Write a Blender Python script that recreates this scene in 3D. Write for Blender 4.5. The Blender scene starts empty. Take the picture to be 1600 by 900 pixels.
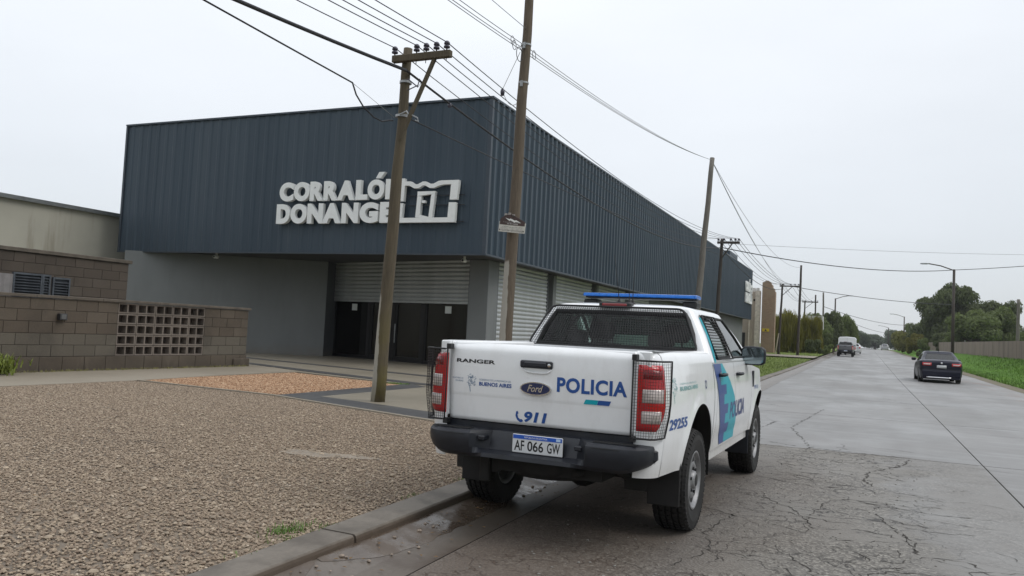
import bpy, bmesh, math, random
import numpy as np
from mathutils import Vector, Matrix, noise
R_ = math.radians
rnd = random.Random(7)
sc = bpy.context.scene
COL = sc.collection

# ------------------------------------------------------------------ camera
H = 1.46
yaw, pit, rol = R_(23.789), R_(3.009), R_(2.84)
F = Vector((-math.sin(yaw)*math.cos(pit), math.cos(yaw)*math.cos(pit), math.sin(pit)))
Rt = Vector((math.cos(yaw), math.sin(yaw), 0)); Up = Rt.cross(F)
R2 = math.cos(rol)*Rt + math.sin(rol)*Up
U2 = -math.sin(rol)*Rt + math.cos(rol)*Up
cd = bpy.data.cameras.new('camera'); cam = bpy.data.objects.new('camera', cd); COL.objects.link(cam)
cd.sensor_width = 36; cd.lens = 36*1267.352/1600; cd.clip_start = 0.05; cd.clip_end = 6000
m = Matrix((R2, U2, -F)).transposed().to_4x4(); m.translation = (0, 0, H)
cam.matrix_world = m
sc.camera = cam

# ------------------------------------------------------------------ world, sun, exposure
w = bpy.data.worlds.new('World'); sc.world = w; w.use_nodes = True
nt = w.node_tree; nt.nodes.clear()
def WN(t, **k):
    n = nt.nodes.new(t)
    for a, b in k.items(): setattr(n, a, b)
    return n
SUN_EL, SUN_AZ = 48, 80      # sun behind the cloud, azimuth clockwise from +Y
out = WN('ShaderNodeOutputWorld'); bg = WN('ShaderNodeBackground'); bg2 = WN('ShaderNodeBackground'); add = WN('ShaderNodeAddShader')
sky = WN('ShaderNodeTexSky', sky_type='NISHITA'); sky.sun_disc = False
sky.sun_elevation = R_(SUN_EL); sky.sun_rotation = R_(SUN_AZ)
bg.inputs[1].default_value = 0.05 * 0.3
nt.links.new(sky.outputs[0], bg.inputs[0])
tc = WN('ShaderNodeTexCoord'); sep = WN('ShaderNodeSeparateXYZ'); nt.links.new(tc.outputs['Generated'], sep.inputs[0])
# overcast cloud sheet: brighter towards the zenith and towards the hidden sun's side, soft mottling
def MA(op, a, b=None, c=None):
    n = WN('ShaderNodeMath', operation=op)
    for i, v in enumerate((a, b, c)):
        if v is None: continue
        if isinstance(v, (int, float)): n.inputs[i].default_value = v
        else: nt.links.new(v, n.inputs[i])
    return n.outputs[0]
zc = MA('MAXIMUM', sep.outputs['Z'], 0.0)
lum = MA('ADD', MA('MULTIPLY', zc, 0.74), 0.59)
side = MA('ADD', MA('MULTIPLY', sep.outputs['X'], -0.10), MA('MULTIPLY', sep.outputs['Y'], 0.08))
lum = MA('ADD', lum, side)
nz = WN('ShaderNodeTexNoise'); nz.inputs['Scale'].default_value = 1.7; nz.inputs['Detail'].default_value = 4; nz.inputs['Roughness'].default_value = .5
mp = WN('ShaderNodeMapping'); mp.inputs['Scale'].default_value = (1, 1, 3.0)
nt.links.new(tc.outputs['Generated'], mp.inputs[0]); nt.links.new(mp.outputs[0], nz.inputs[0])
lum = MA('ADD', lum, MA('MULTIPLY', MA('SUBTRACT', nz.outputs[0], 0.5), 0.24))
cr = WN('ShaderNodeMix', data_type='RGBA'); cr.inputs[6].default_value = (0.90, 0.945, 1.0, 1); cr.inputs[7].default_value = (0.94, 0.975, 1.015, 1)
nt.links.new(MA('MINIMUM', MA('MULTIPLY', zc, 3.0), 1.0), cr.inputs[0])
nt.links.new(cr.outputs[2], bg2.inputs[0]); nt.links.new(lum, bg2.inputs[1])
nt.links.new(bg.outputs[0], add.inputs[0]); nt.links.new(bg2.outputs[0], add.inputs[1]); nt.links.new(add.outputs[0], out.inputs[0])
sl = bpy.data.lights.new('sun', 'SUN'); sl.energy = 1.15; sl.angle = R_(30); sl.color = (1, .97, .93)
so = bpy.data.objects.new('sun', sl); COL.objects.link(so)
az = R_(SUN_AZ); el = R_(SUN_EL)
sd = Vector((math.sin(az)*math.cos(el), math.cos(az)*math.cos(el), math.sin(el)))
so.rotation_euler = sd.to_track_quat('Z', 'Y').to_euler(); so.location = (0, 0, 30)
sc.view_settings.view_transform = 'Standard'; sc.view_settings.look = 'None'; sc.view_settings.exposure = 0.0; sc.view_settings.gamma = 1

# ------------------------------------------------------------------ materials
class NB:
    def __init__(s, name):
        s.m = bpy.data.materials.new(name); s.m.use_nodes = True; s.t = s.m.node_tree
        s.b = s.t.nodes['Principled BSDF']; s._tc = None
    def n(s, t, **k):
        n = s.t.nodes.new(t)
        for a, b in k.items(): setattr(n, a, b)
        return n
    def l(s, a, b): s.t.links.new(a, b)
    def tc(s, kind='Object'):
        if s._tc is None: s._tc = s.n('ShaderNodeTexCoord')
        return s._tc.outputs[kind]
    def pos(s): return s.n('ShaderNodeNewGeometry').outputs['Position']
    def noise(s, scale, detail=3, rough=.55, vec=None, dist=0, sc3=None):
        n = s.n('ShaderNodeTexNoise'); n.inputs['Scale'].default_value = scale; n.inputs['Detail'].default_value = detail
        n.inputs['Roughness'].default_value = rough; n.inputs['Distortion'].default_value = dist
        v = vec or s.tc()
        if sc3:
            mp = s.n('ShaderNodeMapping'); mp.inputs['Scale'].default_value = sc3; s.l(v, mp.inputs[0]); v = mp.outputs[0]
        s.l(v, n.inputs['Vector']); return n.outputs[0]
    def ramp(s, fac, stops):
        r = s.n('ShaderNodeValToRGB'); e = r.color_ramp.elements
        e[0].position, e[0].color = stops[0][0], tuple(stops[0][1])+(1,) if len(stops[0][1]) == 3 else stops[0][1]
        e[1].position, e[1].color = stops[-1][0], tuple(stops[-1][1])+(1,)
        for p_, c in stops[1:-1]:
            q = e.new(p_); q.color = tuple(c)+(1,)
        s.l(fac, r.inputs[0]); return r.outputs[0]
    def mix(s, fac, a, b, mode='MIX'):
        n = s.n('ShaderNodeMix', data_type='RGBA', blend_type=mode)
        for i, v in ((0, fac), (6, a), (7, b)):
            if isinstance(v, (int, float)): n.inputs[i].default_value = v
            elif isinstance(v, tuple): n.inputs[i].default_value = v+(1,) if len(v) == 3 else v
            else: s.l(v, n.inputs[i])
        return n.outputs[2]
    def ma(s, op, a, b=None, c=None):
        n = s.n('ShaderNodeMath', operation=op)
        for i, v in enumerate((a, b, c)):
            if v is None: continue
            if isinstance(v, (int, float)): n.inputs[i].default_value = v
            else: s.l(v, n.inputs[i])
        return n.outputs[0]
    def ss(s, x, a, b):
        n = s.n('ShaderNodeMapRange', interpolation_type='SMOOTHSTEP'); s.l(x, n.inputs[0])
        n.inputs[1].default_value = a; n.inputs[2].default_value = b; return n.outputs[0]
    def bump(s, h, strength=.3, dist=.01):
        n = s.n('ShaderNodeBump'); n.inputs['Strength'].default_value = strength; n.inputs['Distance'].default_value = dist
        s.l(h, n.inputs['Height']); s.l(n.outputs[0], s.b.inputs['Normal'])
    def col(s, c): s.l(c, s.b.inputs['Base Color']) if not isinstance(c, tuple) else setattr(s.b.inputs['Base Color'], 'default_value', c+(1,))
    def rough(s, c): s.l(c, s.b.inputs['Roughness']) if not isinstance(c, (int, float)) else setattr(s.b.inputs['Roughness'], 'default_value', c)

def c3(h): return tuple(h)
def mat(name, c, rough=.6, metal=0, var=.15, scale=4, bump=0, bscale=40, rnd_obj=0, spec=.5, coat=0, bdist=.01):
    b = NB(name); b.rough(rough); b.b.inputs['Metallic'].default_value = metal; b.b.inputs['Specular IOR Level'].default_value = spec
    b.b.inputs['Coat Weight'].default_value = coat
    base = c
    if var:
        n = b.noise(scale, 4, .6)
        lo = tuple(x*(1-var) for x in c); hi = tuple(min(1, x*(1+var)) for x in c)
        base = b.ramp(n, [(.3, lo), (.7, hi)])
    if rnd_obj:
        oi = b.n('ShaderNodeObjectInfo')
        f = b.ma('ADD', b.ma('MULTIPLY', oi.outputs['Random'], 2*rnd_obj), 1-rnd_obj)
        if isinstance(base, tuple):
            rg = b.n('ShaderNodeRGB'); rg.outputs[0].default_value = base+(1,); base = rg.outputs[0]
        vm = b.n('ShaderNodeVectorMath', operation='SCALE'); b.l(base, vm.inputs[0]); b.l(f, vm.inputs['Scale']); base = vm.outputs[0]
    b.col(base)
    if bump: b.bump(b.noise(bscale, 4, .6), bump, bdist)
    return b.m

# ------------------------------------------------------------------ mesh helpers
def new_mesh(name, V, Fc, m=None, smooth=False):
    me = bpy.data.meshes.new(name); me.from_pydata([tuple(v) for v in V], [], [tuple(f) for f in Fc]); me.update()
    if m: me.materials.append(m)
    if smooth:
        me.polygons.foreach_set('use_smooth', [True]*len(me.polygons))
    return me
def obj(name, me, parent=None, loc=None, rot=None, scale=None):
    o = bpy.data.objects.new(name, me); COL.objects.link(o)
    if parent: o.parent = parent
    if loc is not None: o.location = loc
    if rot is not None: o.rotation_euler = rot
    if scale is not None: o.scale = scale
    return o
def tag(o, label=None, cat=None, group=None, kind=None):
    if label: o['label'] = label
    if cat: o['category'] = cat
    if group: o['group'] = group
    if kind: o['kind'] = kind
    return o
def thing(name, label, cat, loc=(0, 0, 0), rz=0, group=None):
    o = bpy.data.objects.new(name, None); COL.objects.link(o); o.location = loc; o.rotation_euler = (0, 0, rz)
    o.empty_display_size = .2
    return tag(o, label, cat, group)
class MB:
    def __init__(s): s.V = []; s.F = []
    def add(s, V, Fc):
        n = len(s.V); s.V += [tuple(v) for v in V]; s.F += [tuple(i+n for i in f) for f in Fc]; return s
    def box(s, a, b, bev=0):
        x0, y0, z0 = a; x1, y1, z1 = b
        if bev:
            V, Fc = bev_box(abs(x1-x0), abs(y1-y0), abs(z1-z0), bev)
            cx, cy, cz = (x0+x1)/2, (y0+y1)/2, (z0+z1)/2
            return s.add([(v[0]+cx, v[1]+cy, v[2]+cz) for v in V], Fc)
        V = [(x0, y0, z0), (x1, y0, z0), (x1, y1, z0), (x0, y1, z0), (x0, y0, z1), (x1, y0, z1), (x1, y1, z1), (x0, y1, z1)]
        return s.add(V, [(0, 3, 2, 1), (4, 5, 6, 7), (0, 1, 5, 4), (1, 2, 6, 5), (2, 3, 7, 6), (3, 0, 4, 7)])
    def tube(s, pts, r, n=8, closed=False, caps=True, taper=None):
        pts = [Vector(p) for p in pts]; k = len(pts); V = []; Fc = []
        up = None
        for i, p in enumerate(pts):
            if closed: d = pts[(i+1) % k]-pts[i-1]
            else: d = pts[min(i+1, k-1)]-pts[max(i-1, 0)]
            d.normalize()
            if up is None: up = Vector((0, 0, 1)) if abs(d.z) < .9 else Vector((1, 0, 0))
            a = d.cross(up);
            if a.length < 1e-4: a = d.orthogonal()
            a.normalize(); b = d.cross(a); up = -b if (-b).dot(up) > 0 else b
            rr = r if not taper else r*(1+(taper-1)*i/(k-1))
            for j in range(n):
                t = 2*math.pi*(j+.5)/n; V.append(p+a*math.cos(t)*rr+b*math.sin(t)*rr)
        m_ = k if closed else k-1
        for i in range(m_):
            for j in range(n):
                a0 = i*n+j; a1 = i*n+(j+1) % n; b0 = ((i+1) % k)*n+j; b1 = ((i+1) % k)*n+(j+1) % n
                Fc.append((a0, b0, b1, a1))
        if caps and not closed:
            Fc.append(tuple(range(n))); Fc.append(tuple((k-1)*n+j for j in reversed(range(n))))
        return s.add(V, Fc)
    def lathe(s, prof, axis='x', n=24, c=(0, 0, 0), closed=False):
        V = []; Fc = []; k = len(prof)
        for j in range(n):
            t = 2*math.pi*j/n
            for (r, h) in prof:
                a, b = r*math.cos(t), r*math.sin(t)
                v = (h, a, b) if axis == 'x' else ((a, b, h) if axis == 'z' else (a, h, b))
                V.append((v[0]+c[0], v[1]+c[1], v[2]+c[2]))
        for j in range(n):
            for i in range(k if closed else k-1):
                i2 = (i+1) % k
                Fc.append((j*k+i, j*k+i2, ((j+1) % n)*k+i2, ((j+1) % n)*k+i))
        return s.add(V, Fc)
    def prism(s, poly, y0, y1, plane='xz'):
        n = len(poly); V = []
        for d in (y0, y1):
            for (a, b) in poly:
                V.append({'xz': (a, d, b), 'xy': (a, b, d), 'yz': (d, a, b)}[plane])
        Fc = [tuple(range(n)), tuple(reversed(range(n, 2*n)))]
        for i in range(n): Fc.append((i, (i+1) % n, n+(i+1) % n, n+i))
        return s.add(V, Fc)
    def mesh(s, name, m=None, smooth=False): return new_mesh(name, s.V, s.F, m, smooth)
    def obj(s, name, m=None, parent=None, smooth=False, loc=None, rot=None):
        return obj(name, s.mesh(name, m, smooth), parent, loc, rot)
def bev_box(sx, sy, sz, b):
    V = []; idx = {}
    def v(p):
        if p not in idx: idx[p] = len(V); V.append(p)
        return idx[p]
    hx, hy, hz = sx/2, sy/2, sz/2; b = min(b, hx*.9, hy*.9, hz*.9)
    Fc = []
    C = {}
    for X in (-1, 1):
        for Y in (-1, 1):
            for Z in (-1, 1):
                C[(X, Y, Z)] = (v((X*hx, Y*(hy-b), Z*(hz-b))), v((X*(hx-b), Y*hy, Z*(hz-b))), v((X*(hx-b), Y*(hy-b), Z*hz)))
                t = C[(X, Y, Z)]; Fc.append(t if X*Y*Z > 0 else t[::-1])
    for s_ in (-1, 1):
        q = [C[(s_, a, c)][0] for a, c in ((-1, -1), (1, -1), (1, 1), (-1, 1))]; Fc.append(q if s_ > 0 else q[::-1])
        q = [C[(a, s_, c)][1] for a, c in ((-1, -1), (-1, 1), (1, 1), (1, -1))]; Fc.append(q if s_ > 0 else q[::-1])
        q = [C[(a, c, s_)][2] for a, c in ((-1, -1), (1, -1), (1, 1), (-1, 1))]; Fc.append(q if s_ > 0 else q[::-1])
    for a in (-1, 1):
        for c in (-1, 1):
            Fc.append((C[(a, c, -1)][0], C[(a, c, 1)][0], C[(a, c, 1)][1], C[(a, c, -1)][1]))
            Fc.append((C[(a, -1, c)][0], C[(a, 1, c)][0], C[(a, 1, c)][2], C[(a, -1, c)][2]))
            Fc.append((C[(-1, a, c)][1], C[(1, a, c)][1], C[(1, a, c)][2], C[(-1, a, c)][2]))
    return V, Fc
def fixn(me):
    bm = bmesh.new(); bm.from_mesh(me); bmesh.ops.recalc_face_normals(bm, faces=bm.faces); bm.to_mesh(me); bm.free(); return me
def box_obj(name, a, b, m, parent=None, bev=0):
    o = MB().box(a, b, bev).obj(name, m, parent); fixn(o.data); return o
def weld(me, d=1e-4):
    bm = bmesh.new(); bm.from_mesh(me); bmesh.ops.remove_doubles(bm, verts=bm.verts, dist=d); bmesh.ops.recalc_face_normals(bm, faces=bm.faces); bm.to_mesh(me); bm.free(); return me

def text_raw(s, extrude=0, bold=0, shear=0, res=4, spacing=1.0):
    c = bpy.data.curves.new('t', 'FONT'); c.body = s; c.extrude = extrude; c.offset = bold; c.shear = shear; c.resolution_u = res; c.space_character = spacing
    o = bpy.data.objects.new('t', c); COL.objects.link(o)
    dg = bpy.context.evaluated_depsgraph_get(); dg.update()
    me = bpy.data.meshes.new_from_object(o.evaluated_get(dg))
    V = np.array([v.co[:] for v in me.vertices]); Fc = [tuple(p.vertices) for p in me.polygons]
    bpy.data.objects.remove(o); bpy.data.curves.remove(c); bpy.data.meshes.remove(me)
    return V, Fc
def text_fit(s, x0, y0, x1, y1, **k):
    """text mesh fitted into the box (x0,y0)-(x1,y1) in its own plane"""
    V, Fc = text_raw(s, **k)
    mn, mx = V.min(0), V.max(0)
    V[:, 0] = x0+(V[:, 0]-mn[0])*(x1-x0)/(mx[0]-mn[0]); V[:, 1] = y0+(V[:, 1]-mn[1])*(y1-y0)/(mx[1]-mn[1])
    return V, Fc
def decal_mesh(name, V, Fc, m, fn, step=.04):
    """flat print (a, b) laid onto a curved surface through fn(a, b) -> point"""
    bm = bmesh.new(); vs = [bm.verts.new((v[0], v[1], 0)) for v in V]
    for f in Fc:
        try: bm.faces.new([vs[i] for i in f])
        except ValueError: pass
    bmesh.ops.triangulate(bm, faces=bm.faces)
    A = np.array([(v[0], v[1]) for v in V]); mn, mx = A.min(0), A.max(0)
    for ax in (0, 1):
        t = math.ceil(mn[ax]/step)*step
        while t < mx[ax]:
            n_ = (1, 0, 0) if ax == 0 else (0, 1, 0); co = (t, 0, 0) if ax == 0 else (0, t, 0)
            bmesh.ops.bisect_plane(bm, geom=bm.verts[:]+bm.edges[:]+bm.faces[:], plane_co=co, plane_no=n_); t += step
    for v in bm.verts: v.co = Vector(fn(v.co.x, v.co.y))
    me = bpy.data.meshes.new(name); bm.to_mesh(me); bm.free(); me.materials.append(m); return me

# ------------------------------------------------------------------ terrain helpers
def rise(Y):
    if Y < 36: return 0.0
    if Y < 48: return .0055*(Y-36)**2/24
    if Y < 250: return .033+.0055*(Y-48)
    return .033+.0055*202
def kx(Y): return -2.93-.022*(Y-4) if Y < 35 else -3.612-.008*(Y-35)

# ---- ground materials
def m_gravel_base():
    b = NB('gravel_bed'); v = b.n('ShaderNodeTexVoronoi'); v.inputs['Scale'].default_value = 45; b.l(b.tc(), v.inputs['Vector'])
    n = b.noise(.6, 4)
    c = b.ramp(v.outputs['Color'], [(.1, (.15, .115, .082)), (.5, (.23, .18, .13)), (.9, (.34, .27, .19))])
    b.col(b.mix(b.ss(n, .4, .62), c, (.18, .145, .11))); b.rough(.8); b.bump(v.outputs['Distance'], .8, .02); return b.m
M = {}
M['gravel_base'] = m_gravel_base()
def m_stone(name, stops):
    b = NB(name); oi = b.n('ShaderNodeObjectInfo')
    b.col(b.ramp(oi.outputs['Random'], stops)); b.rough(.75); b.b.inputs['Specular IOR Level'].default_value = .2; return b.m
M['stone'] = m_stone('tan_stone', [(0, (.17, .125, .092)), (.25, (.23, .175, .128)), (.55, (.28, .22, .163)), (.8, (.315, .25, .185)), (.95, (.375, .30, .215)), (1, (.46, .39, .31))])
M['redstone'] = m_stone('reddish_stone', [(0, (.16, .085, .048)), (.3, (.31, .18, .10)), (.65, (.41, .255, .155)), (1, (.55, .40, .27))])
def m_road():
    b = NB('concrete_road'); P = b.pos(); sp = b.n('ShaderNodeSeparateXYZ'); b.l(P, sp.inputs[0]); X, Yc = sp.outputs[0], sp.outputs[1]
    big = b.noise(.35, 4, .6, P); fine = b.noise(60, 3, .7, P); streak = b.noise(1.3, 3, .5, P, sc3=(.5, 3.2, 1))
    oi = b.n('ShaderNodeObjectInfo')
    smooth_c = b.ramp(big, [(.3, (.165, .162, .158)), (.55, (.205, .20, .196)), (.75, (.245, .24, .235))])
    smooth_c = b.mix(b.ma('MULTIPLY', b.ss(streak, .45, .75), .5), smooth_c, (.30, .30, .30))
    smooth_c = b.mix(b.ma('MULTIPLY', oi.outputs['Random'], .35), smooth_c, (.17, .165, .155))
    # broken rough concrete in the near bays: exposed aggregate, crack network, brown wash near the gutter
    agg = b.n('ShaderNodeTexVoronoi'); agg.inputs['Scale'].default_value = 55; b.l(P, agg.inputs['Vector'])
    rough_c = b.ramp(agg.outputs['Color'], [(.15, (.070, .062, .052)), (.6, (.150, .137, .118)), (.95, (.29, .27, .235))])
    rough_c = b.mix(b.ss(b.noise(.9, 5, .6, P), .42, .62), rough_c, (.165, .152, .133))
    edge = b.ma('ADD', X, b.ma('MULTIPLY', b.ma('SUBTRACT', b.noise(.8, 4, .6, P), .5), 2.6))
    inX = b.ss(edge, 1.2, .2); inY = b.ss(b.ma('ADD', Yc, b.ma('MULTIPLY', b.noise(2.5, 3, .6, P), .35)), 12.62, 12.45)
    dmg = b.ma('MULTIPLY', inX, inY)
    half = b.ma('MULTIPLY', b.ma('MULTIPLY', inY, b.ss(X, 1.5, 1.3)), .55)
    c = b.mix(b.ma('MAXIMUM', dmg, half), smooth_c, rough_c)
    wv = b.n('ShaderNodeVectorMath', operation='ADD'); b.l(P, wv.inputs[0])
    nn = b.n('ShaderNodeTexNoise'); nn.inputs['Scale'].default_value = 3.5; nn.inputs['Detail'].default_value = 5; b.l(P, nn.inputs['Vector'])
    vs = b.n('ShaderNodeVectorMath', operation='SCALE'); vs.inputs['Scale'].default_value = .45; b.l(nn.outputs['Color'], vs.inputs[0]); b.l(vs.outputs[0], wv.inputs[1])
    def crack(scale, width, gate_lo, gate_hi, gs):
        v = b.n('ShaderNodeTexVoronoi', feature='DISTANCE_TO_EDGE'); v.inputs['Scale'].default_value = scale; b.l(wv.outputs[0], v.inputs['Vector'])
        k = b.ss(v.outputs['Distance'], width, width*.25)
        return b.ma('MULTIPLY', k, b.ss(b.noise(gs, 3, .6, P), gate_lo, gate_hi))
    ck = b.ma('MAXIMUM', crack(1.1, .012, .42, .52, .8), b.ma('MAXIMUM', crack(2.6, .020, .46, .56, 1.7), crack(6.5, .032, .52, .60, 2.6)))
    ck = b.ma('MULTIPLY', ck, b.ma('MAXIMUM', dmg, b.ma('MULTIPLY', half, .25)))
    far = b.ma('MULTIPLY', crack(.22, .0035, .45, .6, .3), .6)
    ck = b.ma('MAXIMUM', ck, b.ma('MULTIPLY', far, b.ma('SUBTRACT', 1.0, dmg)))
    c = b.mix(b.ma('MULTIPLY', ck, .95), c, (.022, .018, .014))
    mud = b.ma('MULTIPLY', b.ss(b.ma('ADD', X, b.ma('MULTIPLY', b.noise(1.2, 3, .6, P), 1.8)), 1.2, -1.4), b.ss(Yc, 12.3, 9))
    c = b.mix(b.ma('MULTIPLY', mud, .62), c, b.mix(b.ss(fine, .4, .7), (.070, .048, .035), (.165, .118, .088)))
    mud2 = b.ma('MULTIPLY', b.ss(X, 3.6, 5.2), b.ss(b.noise(.7, 5, .65, P, sc3=(1.6, .45, 1)), .45, .66))
    c = b.mix(b.ma('MULTIPLY', mud2, .55), c, (.17, .11, .085))
    for tx in (-1.15, .45, 2.35, 4.05):
        g = b.ma('SUBTRACT', 1.0, b.ma('MINIMUM', b.ma('MULTIPLY', b.ma('ABSOLUTE', b.ma('SUBTRACT', b.ma('ADD', X, b.ma('MULTIPLY', b.noise(.3, 3, .5, P), .5)), tx+.25)), 3.2), 1.0))
        c = b.mix(b.ma('MULTIPLY', g, .22), c, (.13, .125, .12))
    c = b.mix(b.ma('MULTIPLY', b.ss(b.noise(1.1, 5, .7, P, sc3=(1.3, .7, 1)), .60, .72), .45), c, (.10, .095, .09))
    b.col(c)
    wet = b.ss(b.noise(.28, 4, .6, P, sc3=(1.4, .6, 1)), .35, .7)
    rg = b.ma('SUBTRACT', .62, b.ma('MULTIPLY', wet, .30)); rg = b.ma('ADD', rg, b.ma('MULTIPLY', dmg, .12)); b.rough(rg)
    h = b.ma('SUBTRACT', b.ma('ADD', b.ma('MULTIPLY', fine, .25), b.ma('MULTIPLY', b.ma('MULTIPLY', agg.outputs['Distance'], dmg), 1.1)), b.ma('MULTIPLY', ck, 3.0))
    b.bump(h, .5, .008); return b.m
M['road'] = m_road()
M['joint'] = mat('joint_filler', (.03, .028, .025), .8)
def m_conc(name, c, stain=(.12, .11, .10), amt=.5, sc=.8, rough=.6):
    b = NB(name); P = b.pos(); n = b.noise(sc, 5, .62, P); f = b.noise(35, 3, .6, P)
    base = b.ramp(f, [(.25, tuple(x*.86 for x in c)), (.75, tuple(x*1.12 for x in c))])
    c_f = b.mix(b.ma('MULTIPLY', b.ss(n, .42, .68), amt), base, stain)
    if name == 'kerb_concrete':      # splash stain on the kerb face
        sp = b.n('ShaderNodeSeparateXYZ'); b.l(P, sp.inputs[0]); c_f = b.mix(b.ma('MULTIPLY', b.ma('MULTIPLY', b.ss(sp.outputs[2], .125, .10), b.ss(sp.outputs[1], 30, 22)), .8), c_f, (.075, .052, .036))
    b.col(c_f); b.rough(rough); b.bump(f, .25, .005); return b.m
M['kerb'] = m_conc('kerb_concrete', (.16, .138, .112), (.075, .062, .048), .9, 2.6)
M['apron'] = m_conc('gutter_concrete', (.125, .104, .085), (.075, .055, .042), .8, 1.8, .35)
M['paving'] = m_conc('paving_concrete', (.25, .22, .17), (.16, .14, .105), .5, .5, .40)
M['walk'] = m_conc('walkway_concrete', (.25, .215, .165), (.175, .15, .11), .6, .4, .7)
M['band'] = m_conc('dark_band_concrete', (.065, .064, .066), (.10, .098, .095), .6, .7, .38)
def m_grass(name, a, c_, d):
    b = NB(name); P = b.pos(); n = b.noise(.5, 5, .65, P); f = b.noise(9, 4, .7, P)
    c = b.ramp(n, [(.3, a), (.5, c_), (.72, d)]); b.col(b.mix(.5, c, b.ramp(f, [(.3, tuple(x*.5 for x in c_)), (.7, tuple(x*1.3 for x in c_))])))
    b.rough(.85); b.b.inputs['Specular IOR Level'].default_value = .15; b.bump(b.noise(14, 5, .8, P), 1, .08); return b.m
M['grass'] = m_grass('verge_grass', (.10, .13, .03), (.15, .20, .042), (.20, .225, .065))
M['grass_bright'] = m_grass('lush_grass', (.065, .13, .015), (.085, .19, .018), (.13, .21, .03))
M['field'] = m_grass('field_grass', (.07, .09, .03), (.10, .13, .035), (.12, .12, .05))
M['dirt'] = m_conc('dirt_edge', (.15, .12, .09), (.10, .13, .04), .6, 1.2, .9)

def sheet(name, xs_fn, ys, zf, m, nx=1, label=None):
    """strip along Y between xs_fn(Y)=(x0,x1)"""
    V = []; Fc = []
    for Yv in ys:
        x0, x1 = xs_fn(Yv)
        for i in range(nx+1):
            x = x0+(x1-x0)*i/nx; V.append((x, Yv, zf(x, Yv)))
    k = nx+1
    for j in range(len(ys)-1):
        for i in range(nx): Fc.append((j*k+i, j*k+i+1, (j+1)*k+i+1, (j+1)*k+i))
    o = obj(name, new_mesh(name, V, Fc, m)); tag(o, kind='structure'); return o
def lin(a, b, n): return [a+(b-a)*i/n for i in range(n+1)]
YS = lin(-60, 32, 23)+lin(36, 48, 6)+lin(52, 250, 40)+[300, 400, 600, 1000, 2500]
# ground: one sheet to the horizon
def gz(x, Y): return rise(Y)-.12
V = []; Fc = []; xs = [-2500, -600, -200, -80, -40, -20, -8, 0, 8, 20, 40, 80, 200, 600, 2500]; ys = [-2500, -600, -200, -60, 0, 20, 36, 42, 48, 100, 150, 200, 250, 400, 1000, 2500]
for Yv in ys:
    for x in xs: V.append((x, Yv, rise(Yv)-.14))
k = len(xs)
for j in range(len(ys)-1):
    for i in range(k-1): Fc.append((j*k+i, j*k+i+1, (j+1)*k+i+1, (j+1)*k+i))
tag(obj('ground', new_mesh('ground', V, Fc, M['field'])), kind='structure')
# road: bedding sheet + concrete slabs as pieces
road = sheet('road', lambda Y: (kx(Y)-.02, 6.3), YS, lambda x, Y: rise(Y)-.045, M['joint'])
JX = 1.42
rows = [-40+6.3*0]
rows = [12.3+6.3*i for i in range(-8, 62)]
def slab(xa, xb, y0, y1, name='slab'):
    g = .014
    n = max(1, int((y1-y0)/2)); V = []; Fc = []
    ysl = lin(y0+g, y1-g, n)
    for yv in ysl:
        a, b_ = xa(yv), xb(yv); z = rise(yv)
        V += [(a, yv, z-.05), (a, yv, z), (a+.01, yv, z+.001), (b_-.01, yv, z+.001), (b_, yv, z), (b_, yv, z-.05)]
    for j in range(n):
        for i in range(5): Fc.append((j*6+i, j*6+i+1, (j+1)*6+i+1, (j+1)*6+i))
    Fc.append((0, 5, 4, 3, 2, 1)); e = n*6; Fc.append(tuple(e+i for i in range(6)))
    obj(name, new_mesh(name, V, Fc, M['road']), road)
for i in range(len(rows)-1):
    y0, y1 = rows[i], rows[i+1]
    if y0 > 240: break
    if abs(y0-6.0) < .1: continue
    if abs(y1-6.0) < .1: y1 = rows[i+2]
    slab(lambda Y: kx(Y)+.505, lambda Y: JX-.009, y0, y1)
    slab(lambda Y: JX+.009, lambda Y: 5.75+.25*math.sin(Y*.07), y0, y1)
sheet('far_road', lambda Y: (kx(Y), 5.8), [246.5, 260, 300, 330], lambda x, Y: rise(Y)+.002, M['road'])
# open cracks and a broken joint in the near slabs
M['crack'] = mat('crack_void', (.034, .029, .024), .9, var=0)
def crack_line(pts, w0, seed):
    r = random.Random(seed); P_ = [Vector((x, y, 0)) for x, y in pts]; Q = []
    for a, c in zip(P_[:-1], P_[1:]):
        n = max(2, int((c-a).length/.05)); d = (c-a).normalized(); nn_ = Vector((d.y, -d.x, 0))
        for i in range(n): Q.append(a.lerp(c, i/n)+nn_*r.gauss(0, .016))
    Q.append(P_[-1]); V = []; k = len(Q)
    for i, q in enumerate(Q):
        d = (Q[min(k-1, i+1)]-Q[max(0, i-1)]).normalized(); nn_ = Vector((d.y, -d.x, 0)); w_ = w0*max(.12, r.gauss(.8, .6))*(0.15 if i in (0, k-1) else 1)
        V += [tuple(q+nn_*w_)[:2]+(.0035,), tuple(q-nn_*w_)[:2]+(.0035,)]
    obj('crack', new_mesh('crack', V, [(2*i, 2*i+2, 2*i+3, 2*i+1) for i in range(k-1)], M['crack']), road)
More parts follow.
